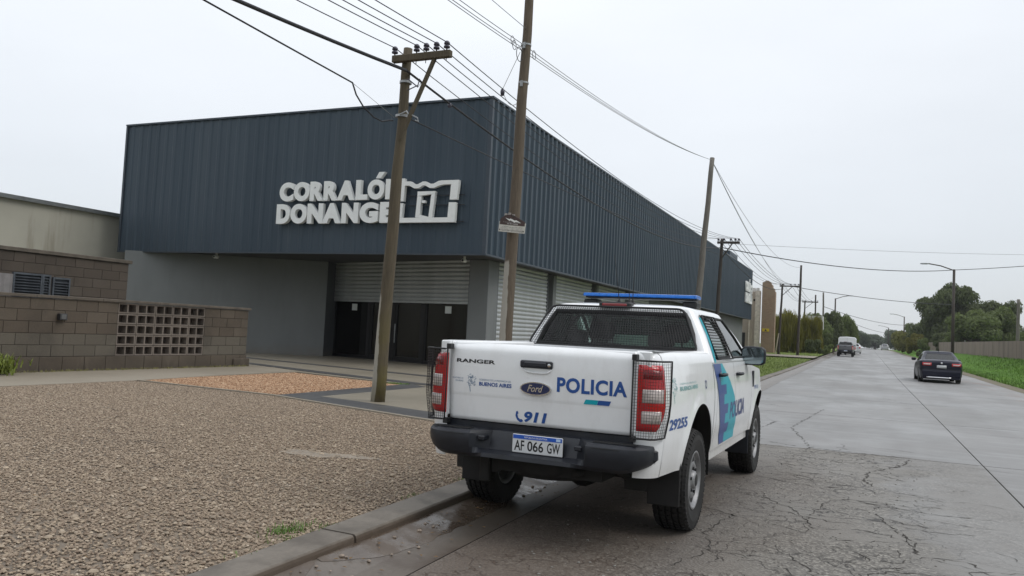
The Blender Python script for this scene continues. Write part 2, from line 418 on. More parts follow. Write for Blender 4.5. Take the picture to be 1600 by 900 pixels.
CRK = [([(-1.3, 12.75), (-.9, 12.5), (-.4, 12.42), (.1, 12.35), (.6, 12.38)], .013), ([(.55, 12.2), (.45, 11.5), (.05, 10.6), (0, 9.9), (.1, 9.5)], .012), ([(-.9, 20.2), (-1.05, 17.5), (-1.2, 15.2), (-.9, 13.6), (-.75, 12.6)], .008),
       ([(-1.55, 16.2), (-1.62, 15.0), (-1.8, 14.0), (-1.95, 13.1)], .009), ([(.1, 8.0), (.28, 7.2), (.38, 6.6)], .008), ([(.0, 8.5), (.5, 8.3), (1.1, 8.35)], .006), ([(-.3, 8.3), (-.45, 7.4), (-.4, 6.8)], .005),
       ([(-1.0, 10.6), (-.5, 10.4), (.0, 10.5)], .007), ([(-1.1, 9.4), (-.6, 9.1), (-.2, 9.2)], .007), ([(-.9, 8.2), (-.5, 7.6), (-.35, 7.0)], .006), ([(-1.0, 11.6), (-.3, 11.2), (.2, 11.45)], .008), ([(1.0, 12.0), (1.42, 11.9), (1.9, 11.75)], .005), ([(-.7, 7.0), (-.2, 6.7), (.2, 6.9)], .005), ([(-1.0, 7.2), (-1.1, 6.4), (-.9, 5.6)], .006), ([(-.6, 6.3), (-.3, 5.7), (-.35, 5.2)], .005)]
for i, (p_, w_) in enumerate(CRK): crack_line(p_, w_*.8, i+3)
rc_ = random.Random(21)
for i in range(95):      # the fine broken network between the pickup and the middle of the lane
    x = rc_.uniform(-1.15, .9) if i % 3 else rc_.uniform(-1.1, 0); y = rc_.uniform(4.6, 12.2); a = rc_.gauss(.15, .5) if rc_.random() < .7 else rc_.uniform(0, 3.1); P_ = [(x, y)]
    for q in range(rc_.randint(2, 5)): a += rc_.gauss(0, .5); st_ = rc_.uniform(.06, .22); x += st_*math.cos(a); y += st_*math.sin(a); P_.append((x, y))
    crack_line(P_, rc_.uniform(.002, .0055), i+60)
# gutter apron and kerb
def gut(d): return itp_(d, [0, .12, .26, .5], [.066, .034, .006, .003])
def itp_(x, xs, ys): return float(np.interp(x, xs, ys))
sheet('gutter', lambda Y: (kx(Y)+.0, kx(Y)+.502), YS, lambda x, Y: rise(Y)+gut(x-kx(Y)), M['apron'], nx=8)
kerb = bpy.data.objects.new('kerb', None); COL.objects.link(kerb); tag(kerb, kind='structure')
prof = [(.015, -.06), (.002, .095), (-.004, .112), (-.018, .122), (-.262, .126), (-.275, .118), (-.28, .02)]
yk = -20.0
while yk < 250:
    y1_ = yk+(3.05 if yk < 60 else 8); n = 14 if yk < 40 else 4; V = []; k = len(prof); dz0 = rnd.uniform(-.004, .004); dx0 = rnd.uniform(-.005, .005)
    for j in range(n+1):
        Yv = yk+.006+(y1_-yk-.012)*j/n; q = Vector((Yv*1.7, 0, 0)); jig = .006*noise.noise(q)+.004*noise.noise(q*4.3)
        for i_, (dx, dz) in enumerate(prof): V.append((kx(Yv)+dx+dx0+jig*(1.6 if i_ in (1, 2) else 1)+.005*noise.noise(Vector((Yv*9, i_, 2))), Yv, rise(Yv)+dz+dz0+jig*.6))
    Fc = [(j*k+i, j*k+i+1, (j+1)*k+i+1, (j+1)*k+i) for j in range(n) for i in range(k-1)]+[tuple(range(k)), tuple(n*k+i for i in reversed(range(k)))]
    o = obj('kerbstone', new_mesh('kerbstone', V, Fc, M['kerb']), kerb); fixn(o.data); yk = y1_
sheet('kerb_bed', lambda Y: (kx(Y)-.27, kx(Y)-.01), YS, lambda x, Y: rise(Y)+.085, M['joint'])

def poly_sheet(name, pts, z, m, parent=None, structure=True, thick=0.05):
    b = MB(); n = len(pts); V = [(x, y, z) for x, y in pts]+[(x, y, z-thick) for x, y in pts]
    b.add(V, [tuple(range(n))]+[(i, i+n, (i+1) % n+n, (i+1) % n) for i in range(n)])
    o = b.obj(name, m, parent); fixn(o.data)
    if structure and not parent: tag(o, kind='structure')
    return o
# lot: gravel bed, red gravel bed, walkway, slabs and dark bands
GP = [(-13.1, -14), (-3.2, -14), (-3.22, 3), (-3.3, 9.8), (-5.5, 10.22), (-7.93, 10.97), (-9.57, 11.5), (-13.1, 11.75)]
poly_sheet('gravel_ground', GP, .105, M['gravel_base'])
poly_sheet('red_gravel_ground', [(-13.35, 11.82), (-9.52, 11.6), (-9.6, 16.0), (-13.5, 17.0)], .105, mat('red_bed', (.26, .13, .08), .8, var=.4, scale=20))
poly_sheet('walkway', [(-15.75, -14), (-13.1, -14), (-13.1, 11.6), (-13.4, 14), (-13.55, 17.2), (-15.0, 18.0), (-15.75, 18.0)], .125, M['walk'])
poly_sheet('forecourt', [(-32, 15.0), (-15.75, 17.0), (-15.0, 18.0), (-13.5, 17.1), (-9.5, 16.1), (-8.9, 15.9), (-4, 15.2), (-3.65, 30), (-11.5, 31), (-32, 31)], .121, M['paving'])
poly_sheet('paved_slab', [(-8.9, 11.9), (-3.35, 10.6), (-3.45, 15.0), (-4, 15.2), (-8.95, 15.85)], .125, M['paving'])
# dark bands (parts of the paving pattern)
def band(pts, z=.127): return poly_sheet('dark_band', pts, z, M['band'])
band([(-9.5, 11.55), (-8.9, 11.42), (-8.9, 15.75), (-9.62, 16.35)])
band([(-9.5, 11.52), (-8.9, 11.4), (-7.93, 11.0), (-5.5, 10.25), (-3.36, 9.85), (-3.38, 10.5), (-5.6, 11.05), (-8.0, 11.75), (-8.9, 11.95), (-9.5, 12.0)], .1295)
band([(-17.2, 18.8), (-13.5, 17.45), (-9.62, 16.3), (-4, 15.3), (-4, 15.65), (-9.5, 16.68), (-13.3, 17.85), (-17.2, 19.2)], .1315)
band([(-21.5, 22.0), (-18.65, 21.1), (-10.57, 19.0), (-4, 17.6), (-4, 17.9), (-10.5, 19.35), (-18.6, 21.45), (-21.5, 22.3)], .127)
# pale concrete strips lined beside the gravel (thin edging)
poly_sheet('edging', [(-13.1, 11.72), (-9.57, 11.46), (-7.93, 10.93), (-5.5, 10.18), (-3.3, 9.76), (-3.3, 9.83), (-5.5, 10.26), (-7.93, 11.01), (-9.57, 11.54), (-13.1, 11.8)], .133, M['walk'])
# left verge beyond the forecourt
def vz(x, Y): return rise(Y)+.125
sheet('verge', lambda Y: (kx(Y)-8 if Y > 70 else -9.0, kx(Y)-.27), lin(30, 250, 55), lambda x, Y: rise(Y)+.13+.12*max(0, min(1, (Y-60)/20)), M['grass'], nx=4)
sheet('side_paving', lambda Y: (-12, -8.95), lin(30.9, 86, 14), lambda x, Y: rise(Y)+.129, M['walk'])
sheet('driveway', lambda Y: (-16, kx(Y)-.1), lin(70.5, 79, 4), lambda x, Y: rise(Y)+.30, M['walk'], nx=2)
# right verge: a grassy bank rising to the wall
def bank(x, Y):
    t = max(0, min(1, (x-6.2)/4.2)); return rise(Y)+.02+(.98)*t*t*(3-2*t) if x > 6.2 else rise(Y)+.02
sheet('dirt_shoulder', lambda Y: (5.6, 6.5), YS[:-5], lambda x, Y: rise(Y)+.006+.02*(x-5.6)/.9, M['dirt'])
sheet('grass_bank', lambda Y: (6.35+.3*noise.noise(Vector((Y*.25, 3, 0))), 60), YS[:-5], lambda x, Y: bank(x, Y)+.012, M['grass_bright'], nx=30)

# ------------------------------------------------------------------ loose gravel: instanced stones
def gravel(name, pts, z, density, size, m, seed, label=None, near=None):
    b = MB(); n = len(pts); b.add([(x, y, z) for x, y in pts], [tuple(range(n))])
    o = b.obj(name, m); bm = bmesh.new(); bm.from_mesh(o.data); bmesh.ops.triangulate(bm, faces=bm.faces); bm.to_mesh(o.data); bm.free()
    tag(o, label, 'gravel', kind='stuff')
    g = bpy.data.node_groups.new(name, 'GeometryNodeTree')
    g.interface.new_socket('Geometry', in_out='INPUT', socket_type='NodeSocketGeometry'); g.interface.new_socket('Geometry', in_out='OUTPUT', socket_type='NodeSocketGeometry')
    N = g.nodes.new; L = g.links.new
    gi = N('NodeGroupInput'); go = N('NodeGroupOutput')
    d = N('GeometryNodeDistributePointsOnFaces'); d.inputs['Density'].default_value = density; d.inputs['Seed'].default_value = seed
    L(gi.outputs[0], d.inputs[0])
    nz_ = N('ShaderNodeTexNoise'); nz_.inputs['Scale'].default_value = .9; nz_.inputs['Detail'].default_value = 4; mr = N('ShaderNodeMapRange')
    for i_, v_ in ((1, .36), (2, .56), (3, density*.55), (4, density*1.15)): mr.inputs[i_].default_value = v_
    L(nz_.outputs[0], mr.inputs[0]); L(mr.outputs[0], d.inputs['Density'])
    ico = N('GeometryNodeMeshIcoSphere'); ico.inputs['Radius'].default_value = 1; ico.inputs['Subdivisions'].default_value = 1
    sm = N('GeometryNodeSetMaterial'); sm.inputs['Material'].default_value = m; L(ico.outputs[0], sm.inputs[0])
    inst = N('GeometryNodeInstanceOnPoints'); L(d.outputs[0], inst.inputs[0]); L(sm.outputs[0], inst.inputs['Instance'])
    rv = N('FunctionNodeRandomValue'); rv.data_type = 'FLOAT_VECTOR'; rv.inputs[0].default_value = (-.28, -.28, 0); rv.inputs[1].default_value = (.28, .28, 6.283)
    L(rv.outputs[0], inst.inputs['Rotation'])
    rs = N('FunctionNodeRandomValue'); rs.data_type = 'FLOAT_VECTOR'; rs.inputs[0].default_value = (size*.45, size*.35, size*.2); rs.inputs[1].default_value = (size*1.35, size*.95, size*.55)
    rs.inputs['Seed'].default_value = 5; L(rs.outputs[0], inst.inputs['Scale']); L(inst.outputs[0], go.inputs[0])
    md = o.modifiers.new('stones', 'NODES'); md.node_group = g
    return o
gravel('gravel', [(-13.1, -3), (-3.02, -3), (-3.17, 3), (-3.23, 6), (-3.29, 9.7), (-5.5, 10.16), (-7.93, 10.9), (-9.57, 11.43), (-13.1, 11.68)], .114, 2100, .0132, M['stone'], 3, 'tan crushed stone gravel filling the lot beside the kerb')
gravel('red_gravel', [(-13.3, 11.9), (-9.55, 11.68), (-9.65, 15.95), (-13.45, 16.9)], .112, 1150, .020, M['redstone'], 4, 'reddish gravel patch between the walkway and the dark paving bands')

# ------------------------------------------------------------------ masonry walls
def m_block(name, a, c_, d):
    b = NB(name); P = b.pos(); oi = b.n('ShaderNodeObjectInfo'); base = b.ramp(oi.outputs['Random'], [(0, a), (.5, c_), (1, d)])
    f = b.noise(60, 3, .7, P); st = b.noise(.9, 5, .6, P)
    c = b.mix(b.ss(st, .45, .7), base, tuple(x*.55 for x in c_)); c = b.mix(.35, c, b.ramp(f, [(.3, tuple(x*.5 for x in c_)), (.7, tuple(min(1, x*1.5) for x in c_))]))
    sp = b.n('ShaderNodeSeparateXYZ'); b.l(P, sp.inputs[0]); dp_ = b.ma('MULTIPLY', b.ss(b.ma('ADD', sp.outputs[2], b.ma('MULTIPLY', b.noise(1.4, 5, .7, P), 1.1)), 1.15, .45), .6); c = b.mix(dp_, c, tuple(x*.45 for x in c_))
    c = b.mix(b.ma('MULTIPLY', b.ss(b.noise(2.6, 5, .7, P, sc3=(1, 1, .3)), .58, .74), .35), c, (.16, .14, .11)) if name == 'brown_block' else c
    b.col(c); b.rough(.85); b.bump(f, .6, .008); return b.m
M['block'] = m_block('brown_block', (.074, .057, .041), (.088, .069, .050), (.104, .084, .063))
M['block2'] = m_block('dark_block', (.062, .048, .037), (.078, .061, .047), (.094, .076, .06))
M['block3'] = m_block('pale_block', (.086, .074, .057), (.102, .088, .068), (.118, .104, .081))
M['mortar'] = mat('mortar', (.055, .043, .034), .9, bump=.3)
M['coping'] = mat('coping', (.095, .079, .062), .8, var=.3, bump=.3)
BLK = {}
def block(parent, x0, x1, y0, y1, z0, z1, m, name='block'):
    key = (round(x1-x0, 3), round(y1-y0, 3), round(z1-z0, 3), m.name)
    if key not in BLK:
        V, Fc = bev_box(x1-x0, y1-y0, z1-z0, .006); BLK[key] = fixn(new_mesh('block', V, Fc, m))
    o = obj(name, BLK[key], parent, ((x0+x1)/2+rnd.uniform(-.003, .003), (y0+y1)/2, (z0+z1)/2)); return o
LEN, CH, G_ = .534, .244, .008
t = thing('low_block_wall', 'low brown concrete block wall with a breeze block panel, in front of the walkway', 'wall', (-15.75, 12, .12))
def LW(o_parent, ox, oy, oz): pass
off = Vector((-15.75, 12, .12))
def loc_(v): return tuple(Vector(v)-off)
YE = 16.06+3*LEN
def wall_course(t, off, X0, X1, ya, yb, z0, z1, m, shift):
    y = yb
    first = True
    while y > ya+.02:
        L_ = LEN/2 if (first and shift) else LEN
        y0 = max(ya, y-L_); first = False
        block(t, X0-off.x, X1-off.x, y0+G_/2-off.y, y-G_/2-off.y, z0+G_/2-off.z, z1-G_/2-off.z, m); y = y0
ztop = 1.655
for c_ in range(6):
    z1 = ztop-c_*CH; z0 = z1-CH
    if c_ == 5: z0, z1 = .10, z1
    lat = c_ < 5
    mm = M['block3'] if c_ in (3, 4) else M['block']
    segs = [(5.0, 13.39), (16.06, YE)] if lat else [(5.0, YE)]
    for ya, yb in segs:
        wall_course(t, off, -15.90, -15.71+(.03 if c_ == 5 else 0), ya, yb, z0, z1, mm, c_ % 2)
    if lat:
        for q in range(5):       # breeze blocks: two square openings each
            key = 'breeze'
            if key not in BLK:
                b = MB(); w_, h_ = LEN-.012, CH-.012; T = .15; e = .03
                for (a0, a1, c0, c1) in ((-w_/2, w_/2, -h_/2, -h_/2+e), (-w_/2, w_/2, h_/2-e, h_/2), (-w_/2, -w_/2+e, -h_/2+e, h_/2-e), (w_/2-e, w_/2, -h_/2+e, h_/2-e), (-e*.6, e*.6, -h_/2+e, h_/2-e)):
                    b.box((-T/2, a0, c0), (T/2, a1, c1))
                BLK[key] = fixn(b.mesh('breeze_block', m_block('breeze', (.15, .122, .10), (.17, .142, .118), (.19, .16, .135))))
            obj('breeze_block', BLK[key], t, loc_((-15.79, 13.39+LEN*(q+.5), (z0+z1)/2)))
fixn(MB().box(loc_((-15.90, 13.4, .43)), loc_((-15.868, 16.05, 1.645))).obj('dark_backing', mat('lattice_shade', (.05, .038, .03), .9), t).data)  # added dark sheet, its colour stands for the shade inside the lattice openings
mo = MB().box(loc_((-15.885, 5.01, .1)), loc_((-15.725, 13.37, 1.64))).box(loc_((-15.885, 16.08, .1)), loc_((-15.725, YE-.01, 1.64))).box(loc_((-15.885, 13.3, .1)), loc_((-15.725, 16.1, .42)))
fixn(mo.obj('mortar', M['mortar'], t).data)
for q in range(8):
    y0 = 5.0+q*(YE+.06-5)/8
    box_obj('coping', loc_((-15.93, y0+.002, 1.66)), loc_((-15.67, y0+(YE+.06-5)/8-.002, 1.725)), M['coping'], t, .008)
box_obj('footing', loc_((-15.93, YE-.55, .09)), loc_((-15.62, YE+.06, .34)), M['block'], t, .02)
lt = box_obj('wall_light', (-.05, -.09, -.07), (.05, .09, .07), mat('black_plastic', (.02, .02, .022), .45, var=0), None, .01)
lt.location = (-15.65, 11.95, 1.28); tag(lt, 'small black box light fixed on the low block wall', 'lamp')
o = box_obj('lens', (.045, -.06, -.05), (.056, .06, .05), mat('smoked_lens', (.10, .10, .10), .2, var=0), lt, .004)

# second wall behind
t = thing('rear_block_wall', 'darker block wall standing behind the low wall', 'wall', (-19.1, 12, .1)); off = Vector((-19.1, 12, .1))
for c_ in range(11):
    z1 = 2.80-c_*.25; z0 = max(.1, z1-.25)
    if z1 < .3: break
    y = 16.52; first = True
    while y > 5.5:
        L_ = .29 if (first and c_ % 2) else .56; first = False
        block(t, -.20, -.0, y-L_+G_/2-off.y, y-G_/2-off.y, z0+G_/2-off.z, z1-G_/2-off.z, M['block2']); y -= L_
fixn(MB().box((-.185, 5.6-12, 0), (-.012, 16.5-12, 2.69)).obj('mortar', M['mortar'], t).data)
box_obj('coping', (-.25, 5.4-12, 2.702), (.05, 16.6-12, 2.80), M['coping'], t, .01)
# pale old rendered warehouse wall with gutter
def m_render(name, c, st, amt=.8):
    b = NB(name); P = b.pos(); v = b.noise(.5, 6, .65, P, sc3=(1, 1.6, .18)); n = b.noise(.35, 5, .6, P); f = b.noise(25, 3, .6, P)
    base = b.mix(b.ma('MULTIPLY', b.ss(n, .35, .7), .5), c, tuple(x*.72 for x in c)); b.col(b.mix(b.ma('MULTIPLY', b.ss(v, .48, .72), amt), base, st)); b.rough(.85); b.bump(f, .3, .006); return b.m
M['oldrender'] = m_render('old_render', (.40, .385, .325), (.15, .125, .08), 1.0)
M['galv'] = mat('galvanised', (.30, .315, .32), .45, .6, .2, 3)
t = thing('old_warehouse', 'stained pale rendered warehouse wall with metal gutter, behind the block walls', 'building', (-27.6, 15, .1))
for i in range(5):
    y0 = -8+i*6.4
    fixn(MB().box((-6, y0-15, 0), (-.0, y0+6.392-15, 5.14)).obj('wall_panel', M['oldrender'], t).data)
fixn(MB().box((-6.2, -8.2-15, 5.144), (-.02, 24.1-15, 5.20)).obj('roof', mat('old_roof', (.2, .2, .2), .7), t).data)
b = MB(); b.prism([(-.05, 5.10), (.16, 5.10), (.18, 5.24), (.15, 5.24), (.13, 5.13), (-.02, 5.13)], -8.1-15, 24.1-15); fixn(b.obj('gutter', M['galv'], t).data)
for yy in (-4, 2, 8.3, 14.5, 20.5):
    box_obj('gutter_bracket', (.0, yy-.06+.3-12, 4.96), (.14, yy+.06+.3-12, 5.098), mat('rust', (.09, .05, .03), .8), t, .01)
# louvred metal panels and sheet behind the low wall
M['louvre'] = mat('dull_steel', (.09, .10, .115), .42, .6, .3, 6)
def louvre(y0, y1, x, z0, z1, label, m, tilt=0):
    t = thing('louvre_panel', label, 'metal panel', (x, (y0+y1)/2, z0), group=None)
    w_ = (y1-y0)/2; h = z1-z0
    b = MB(); b.box((-.03, -w_, 0), (.03, -w_+.04, h)).box((-.03, w_-.04, 0), (.03, w_, h)).box((-.03, -w_+.041, h-.04), (.03, w_-.041, h)).box((-.03, -w_+.041, 0), (.03, w_-.041, .04))
    fixn(b.obj('frame', M['louvre'], t).data)
    sm_ = MB().prism([(-.03, 0), (-.024, 0), (.032, -.045), (.026, -.05)], -w_+.042, w_-.042).mesh('slat', m); fixn(sm_)
    z = .1
    while z < h-.05: obj('slat', sm_, t, (0, 0, z)); z += .062
    box_obj('back_sheet', (-.045, -w_+.01, .01), (-.034, w_-.01, h-.01), mat('shade_steel', (.05, .06, .075), .6), t)
    return t
louvre(11.72, 12.40, -17.0, .12, 2.20, 'galvanised louvred panel with pale slats leaning behind the low wall', M['louvre'])
louvre(12.42, 12.62, -17.02, .12, 2.20, 'narrow dark louvred panel between the pale louvres and the plain sheet', M['louvre'])
louvre(12.66, 13.10, -17.0, .12, 2.16, 'dark louvred panel at the right end of the metal panels behind the low wall', M['louvre'])
sh = MB(); 
for i in range(6): sh.prism([(-.01+.03*(i % 2), i*.09), (.0+.03*(i % 2), i*.09), (.0+.03*((i+1) % 2), (i+1)*.09), (-.01+.03*((i+1) % 2), (i+1)*.09)], .12, 2.15, 'xy')
o = sh.obj('corrugated_sheet', mat('pale_sheet', (.24, .225, .22), .5, .3), None, loc=(-16.9, 11.12, 0)); fixn(o.data); tag(o, 'pale corrugated metal sheet propped behind the low wall, leftmost in view', 'metal sheet')
# ------------------------------------------------------------------ the commercial building
BX, BY, BL, BD, Z0, Z1 = -10.833, 22.4, 15.7, 62.17, 3.76, 8.68
bld = thing('commercial_building', 'large dark grey building clad in ribbed metal sheets with roller shutters below', 'building', (BX, BY, .12)); bo = Vector((BX, BY, .12))
def BW(x, y, z): return (x-bo.x, y-bo.y, z-bo.z)
def m_clad():
    b = NB('dark_cladding'); oi = b.n('ShaderNodeObjectInfo'); P = b.pos(); n = b.noise(.5, 4, .55, P, sc3=(1, 1, .3)); g = b.noise(.12, 2, .5, P)
    c = b.ramp(n, [(.3, (.029, .047, .067)), (.7, (.039, .060, .082))]); c = b.mix(b.ma('MULTIPLY', oi.outputs['Random'], .25), c, (.070, .090, .112))
    c = b.mix(b.ma('MULTIPLY', b.ss(b.noise(3, 4, .7, P, sc3=(1, 1, .05)), .50, .8), .4), c, (.062, .080, .097))
    b.col(c); b.rough(.48); b.b.inputs['Metallic'].default_value = .1; b.b.inputs['Specular IOR Level'].default_value = .35; return b.m
M['clad'] = m_clad()
M['cladtrim'] = mat('dark_trim', (.045, .058, .075), .4, .3, .1)
SW = .872
def clad_mesh(width, h, dp=.042):
    # trapezoid ribs across local x, depth toward -y
    n = 2; p_ = width/n; pts = []
    for i in range(n):
        a = i*p_; pts += [(a, 0), (a+p_*.50, 0), (a+p_*.62, -dp), (a+p_*.88, -dp)]
    pts.append((width, 0))
    b = MB(); V = []; Fc = []
    for (x, y) in pts: V += [(x, y, 0), (x, y, h)]
    for i in range(len(pts)-1): Fc.append((2*i, 2*i+2, 2*i+3, 2*i+1))
    V2 = [(0, .02, 0), (0, .02, h), (width, .02, 0), (width, .02, h)]
    return new_mesh('cladding_sheet', V, Fc, M['clad'])
nF = 18; wF = BL/nF; cm = clad_mesh(wF, Z1-Z0-.06, .022)
for i in range(nF): obj('cladding_sheet', cm, bld, BW(BX-BL+i*wF, BY+.03-rnd.uniform(0, .004), Z0+.03))
nS = 71; wS = BD/nS; cms = clad_mesh(wS, Z1-Z0-.06, .075)
for i in range(nS): obj('cladding_sheet', cms, bld, BW(BX-.03+rnd.uniform(0, .004), BY+i*wS, Z0+.03), (0, rnd.uniform(-.0008, .0008), math.pi/2+rnd.uniform(-.004, .004)))
def bb(name, a, b_, m, bev=0): return box_obj(name, BW(*a), BW(*b_), m, bld, bev)
bb('light_block_core', (BX-BL+.04, BY+.05, Z0+.05), (BX-.05, BY+BD-.03, Z1-.08), M['cladtrim'])  # unseen dark box added behind the sheets to block light
bb('parapet_cap', (BX-BL-.02, BY-.045, Z1-.04), (BX-.101, BY+.20, Z1+.02), M['cladtrim'])
bb('parapet_cap', (BX-.10, BY-.045, Z1-.038), (BX+.045, BY+BD+.02, Z1+.022), M['cladtrim'])
bb('corner_trim', (BX-.10, BY-.030, Z0+.02), (BX+.022, BY+.10, Z1-.05), M['cladtrim'], .004)
bb('corner_trim', (BX-BL-.02, BY-.028, Z0+.02), (BX-BL+.07, BY+.10, Z1-.05), M['cladtrim'], .004)
bb('drip_edge', (BX-BL-.02, BY-.04, Z0-.03), (BX-.101, BY+.09, Z0+.025), M['cladtrim'])
bb('drip_edge', (BX-.10, BY-.04, Z0-.028), (BX+.043, BY+BD, Z0+.027), M['cladtrim'])
bb('end_wall', (BX-6.5, BY+BD-.02, .1), (BX-.8, BY+BD+.0, Z0), M['cladtrim'])
bb('rooftop_box', (BX-2.4, BY+BD-9, Z1-.3), (BX-.9, BY+BD-4.2, Z1+1.1), M['clad'])
M['soffit'] = mat('soffit', (.05, .05, .05), .7)
bb('soffit', (BX-BL+.02, BY+.06, Z0+.03), (BX-.06, BY+BD-.02, Z0+.045), M['soffit'])
# lower storey: grey render
def m_grey(name, c):
    b = NB(name); P = b.pos(); n = b.noise(.7, 4, .6, P, sc3=(1, 1, .5)); sp = b.n('ShaderNodeSeparateXYZ'); b.l(P, sp.inputs[0]); base = b.ramp(n, [(.3, tuple(x*.9 for x in c)), (.7, tuple(x*1.08 for x in c))])
    st = b.ma('MULTIPLY', b.ss(b.noise(2.2, 5, .65, P, sc3=(1, 1, .12)), .52, .75), .35); base = b.mix(st, base, tuple(x*.72 for x in c))
    sp2 = b.ma('MULTIPLY', b.ss(b.ma('ADD', sp.outputs[2], b.ma('MULTIPLY', b.noise(3, 5, .7, P), .7)), .95, .35), .5); b.col(b.mix(sp2, base, (.15, .125, .095))); b.rough(.75); b.bump(b.noise(40, 3, .6, P), .15, .004); return b.m
M['grey'] = m_grey('grey_render', (.155, .165, .165)); M['greydark'] = m_grey('dark_grey_render', (.10, .108, .115))
def wall_seg(name, p0, p1, z0, z1, m, th=.2, side=1):
    a = Vector((p0[0], p0[1], 0)); c = Vector((p1[0], p1[1], 0)); d = (c-a).normalized(); n = Vector((d.y, -d.x, 0))*side
    q = [a, c, c-n*th, a-n*th]; V = [BW(v.x, v.y, z0) for v in q]+[BW(v.x, v.y, z1) for v in q]
    me = new_mesh(name, V, [(0, 3, 2, 1), (4, 5, 6, 7), (0, 1, 5, 4), (1, 2, 6, 5), (2, 3, 7, 6), (3, 0, 4, 7)], m); fixn(me)
    return obj(name, me, bld)
wall_seg('front_wall', (-25.75, 22.05), (-19.16, 25.75), .1, 3.775, M['grey'])
wall_seg('reveal', (-19.155, 25.76), (-19.42, 26.8), .1, 3.774, M['greydark'])
GLp, GRp = Vector((-19.4, 26.75, 0)), Vector((-12.35, 24.83, 0))     # shop front line
gd = (GRp-GLp); GLn = gd.length; gd.normalize(); gn = Vector((gd.y, -gd.x, 0))  # gn points to the street
gang = math.atan2(gd.y, gd.x)
shop = lambda u, d, z: tuple(GLp+gd*u+gn*d+Vector((0, 0, z)) - Vector((bo.x, bo.y, bo.z)))
def shop_box(name, u0, u1, d0, d1, z0, z1, m, parent=None, bev=0):
    me = MB().box((u0, -d1, z0), (u1, -d0, z1), bev).mesh(name, m); fixn(me)
    for v in me.vertices: v.co = Vector(shop(v.co.x, -v.co.y, v.co.z))
    return obj(name, me, parent or bld)
def m_glass(name, tint=(.75, .8, .8), rough=.02, alpha=None):
    b = NB(name); b.t.nodes.remove(b.b); g = b.n('ShaderNodeBsdfGlossy'); g.inputs['Roughness'].default_value = rough; g.inputs['Color'].default_value = (1, 1, 1, 1)
    tr = b.n('ShaderNodeBsdfTransparent'); tr.inputs[0].default_value = tint+(1,); fr = b.n('ShaderNodeFresnel'); fr.inputs[0].default_value = 1.5
    mx = b.n('ShaderNodeMixShader'); b.l(b.ma('MULTIPLY', fr.outputs[0], .8 if name == 'shop_glass' else .9), mx.inputs[0]); b.l(tr.outputs[0], mx.inputs[1]); b.l(g.outputs[0], mx.inputs[2])
    b.l(mx.outputs[0], b.t.nodes['Material Output'].inputs[0]); return b.m
M['shopglass'] = m_glass('shop_glass', (.09, .10, .11), .01)
M['blackalu'] = mat('black_aluminium', (.012, .013, .016), .35, .3, 0)
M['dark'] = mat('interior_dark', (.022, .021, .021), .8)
ps = [(0.0, 2.02), (2.14, 3.36), (3.50, 4.93), (5.07, GLn)]
# frames
fz0, fz1 = .15, 3.7
for k_, (a, b_) in enumerate(ps):
    dr = k_ in (1, 2)
    par = None
    if dr:
        par = bpy.data.objects.new('door', None); COL.objects.link(par); par.parent = bld
    fr = MB()
    nm = 'door_leaf_frame' if dr else 'window_frame'
    e = .11 if dr else .07
    for (u0, u1, z0, z1) in ((a, a+e, fz0, fz1), (b_-e, b_, fz0, fz1), (a+e, b_-e, fz0, fz0+(.16 if dr else .09)), (a+e, b_-e, fz1-.1, fz1), (a+e, b_-e, 2.42, 2.49)):
        fr.box((u0, -.04, z0), (u1, .03, z1))
    me = fr.mesh(nm, M['blackalu']); fixn(me)
    for v in me.vertices: v.co = Vector(shop(v.co.x, -v.co.y, v.co.z))
    obj(nm, me, par or bld)
    shop_box('pane', a+e, b_-e, -.006, .006, fz0+.09, fz1-.1, M['shopglass'], par)
    if dr: shop_box('handle', (b_-e+.02) if k_ == 1 else (a+.03), (b_-e+.06) if k_ == 1 else (a+.07), .05, .09, .8, 1.5, M['galv'], par, .01)
for (a, b_) in ((2.02, 2.14), (3.36, 3.50), (4.93, 5.07)): shop_box('post', a+.002, b_-.002, -.05, .06, .13, 3.72, M['blackalu'])
shop_box('threshold', 0, GLn, -.1, .1, .10, .15, M['blackalu'])
# interior
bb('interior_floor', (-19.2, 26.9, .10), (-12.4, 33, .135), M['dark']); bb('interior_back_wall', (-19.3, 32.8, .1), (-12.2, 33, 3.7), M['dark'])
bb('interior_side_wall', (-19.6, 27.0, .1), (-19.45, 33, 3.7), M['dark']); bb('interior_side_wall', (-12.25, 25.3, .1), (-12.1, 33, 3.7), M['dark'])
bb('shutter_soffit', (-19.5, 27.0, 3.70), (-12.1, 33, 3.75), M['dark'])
shop_box('red_display', 5.7, 7.0, -1.4, -1.1, .14, 1.75, mat('dull_red', (.16, .025, .015), .6), None, .02)
shop_box('shelf_unit', 5.15, 5.5, -1.6, -1.0, .14, 1.9, M['dark'], None, .02)
for sx, z in ((1.0, 2.08), (6.0, 2.08)):
    shop_box('paper_notice', sx, sx+.30, .012, .016, z-.13, z+.12, mat('paper', (.55, .58, .56), .7, var=.05))
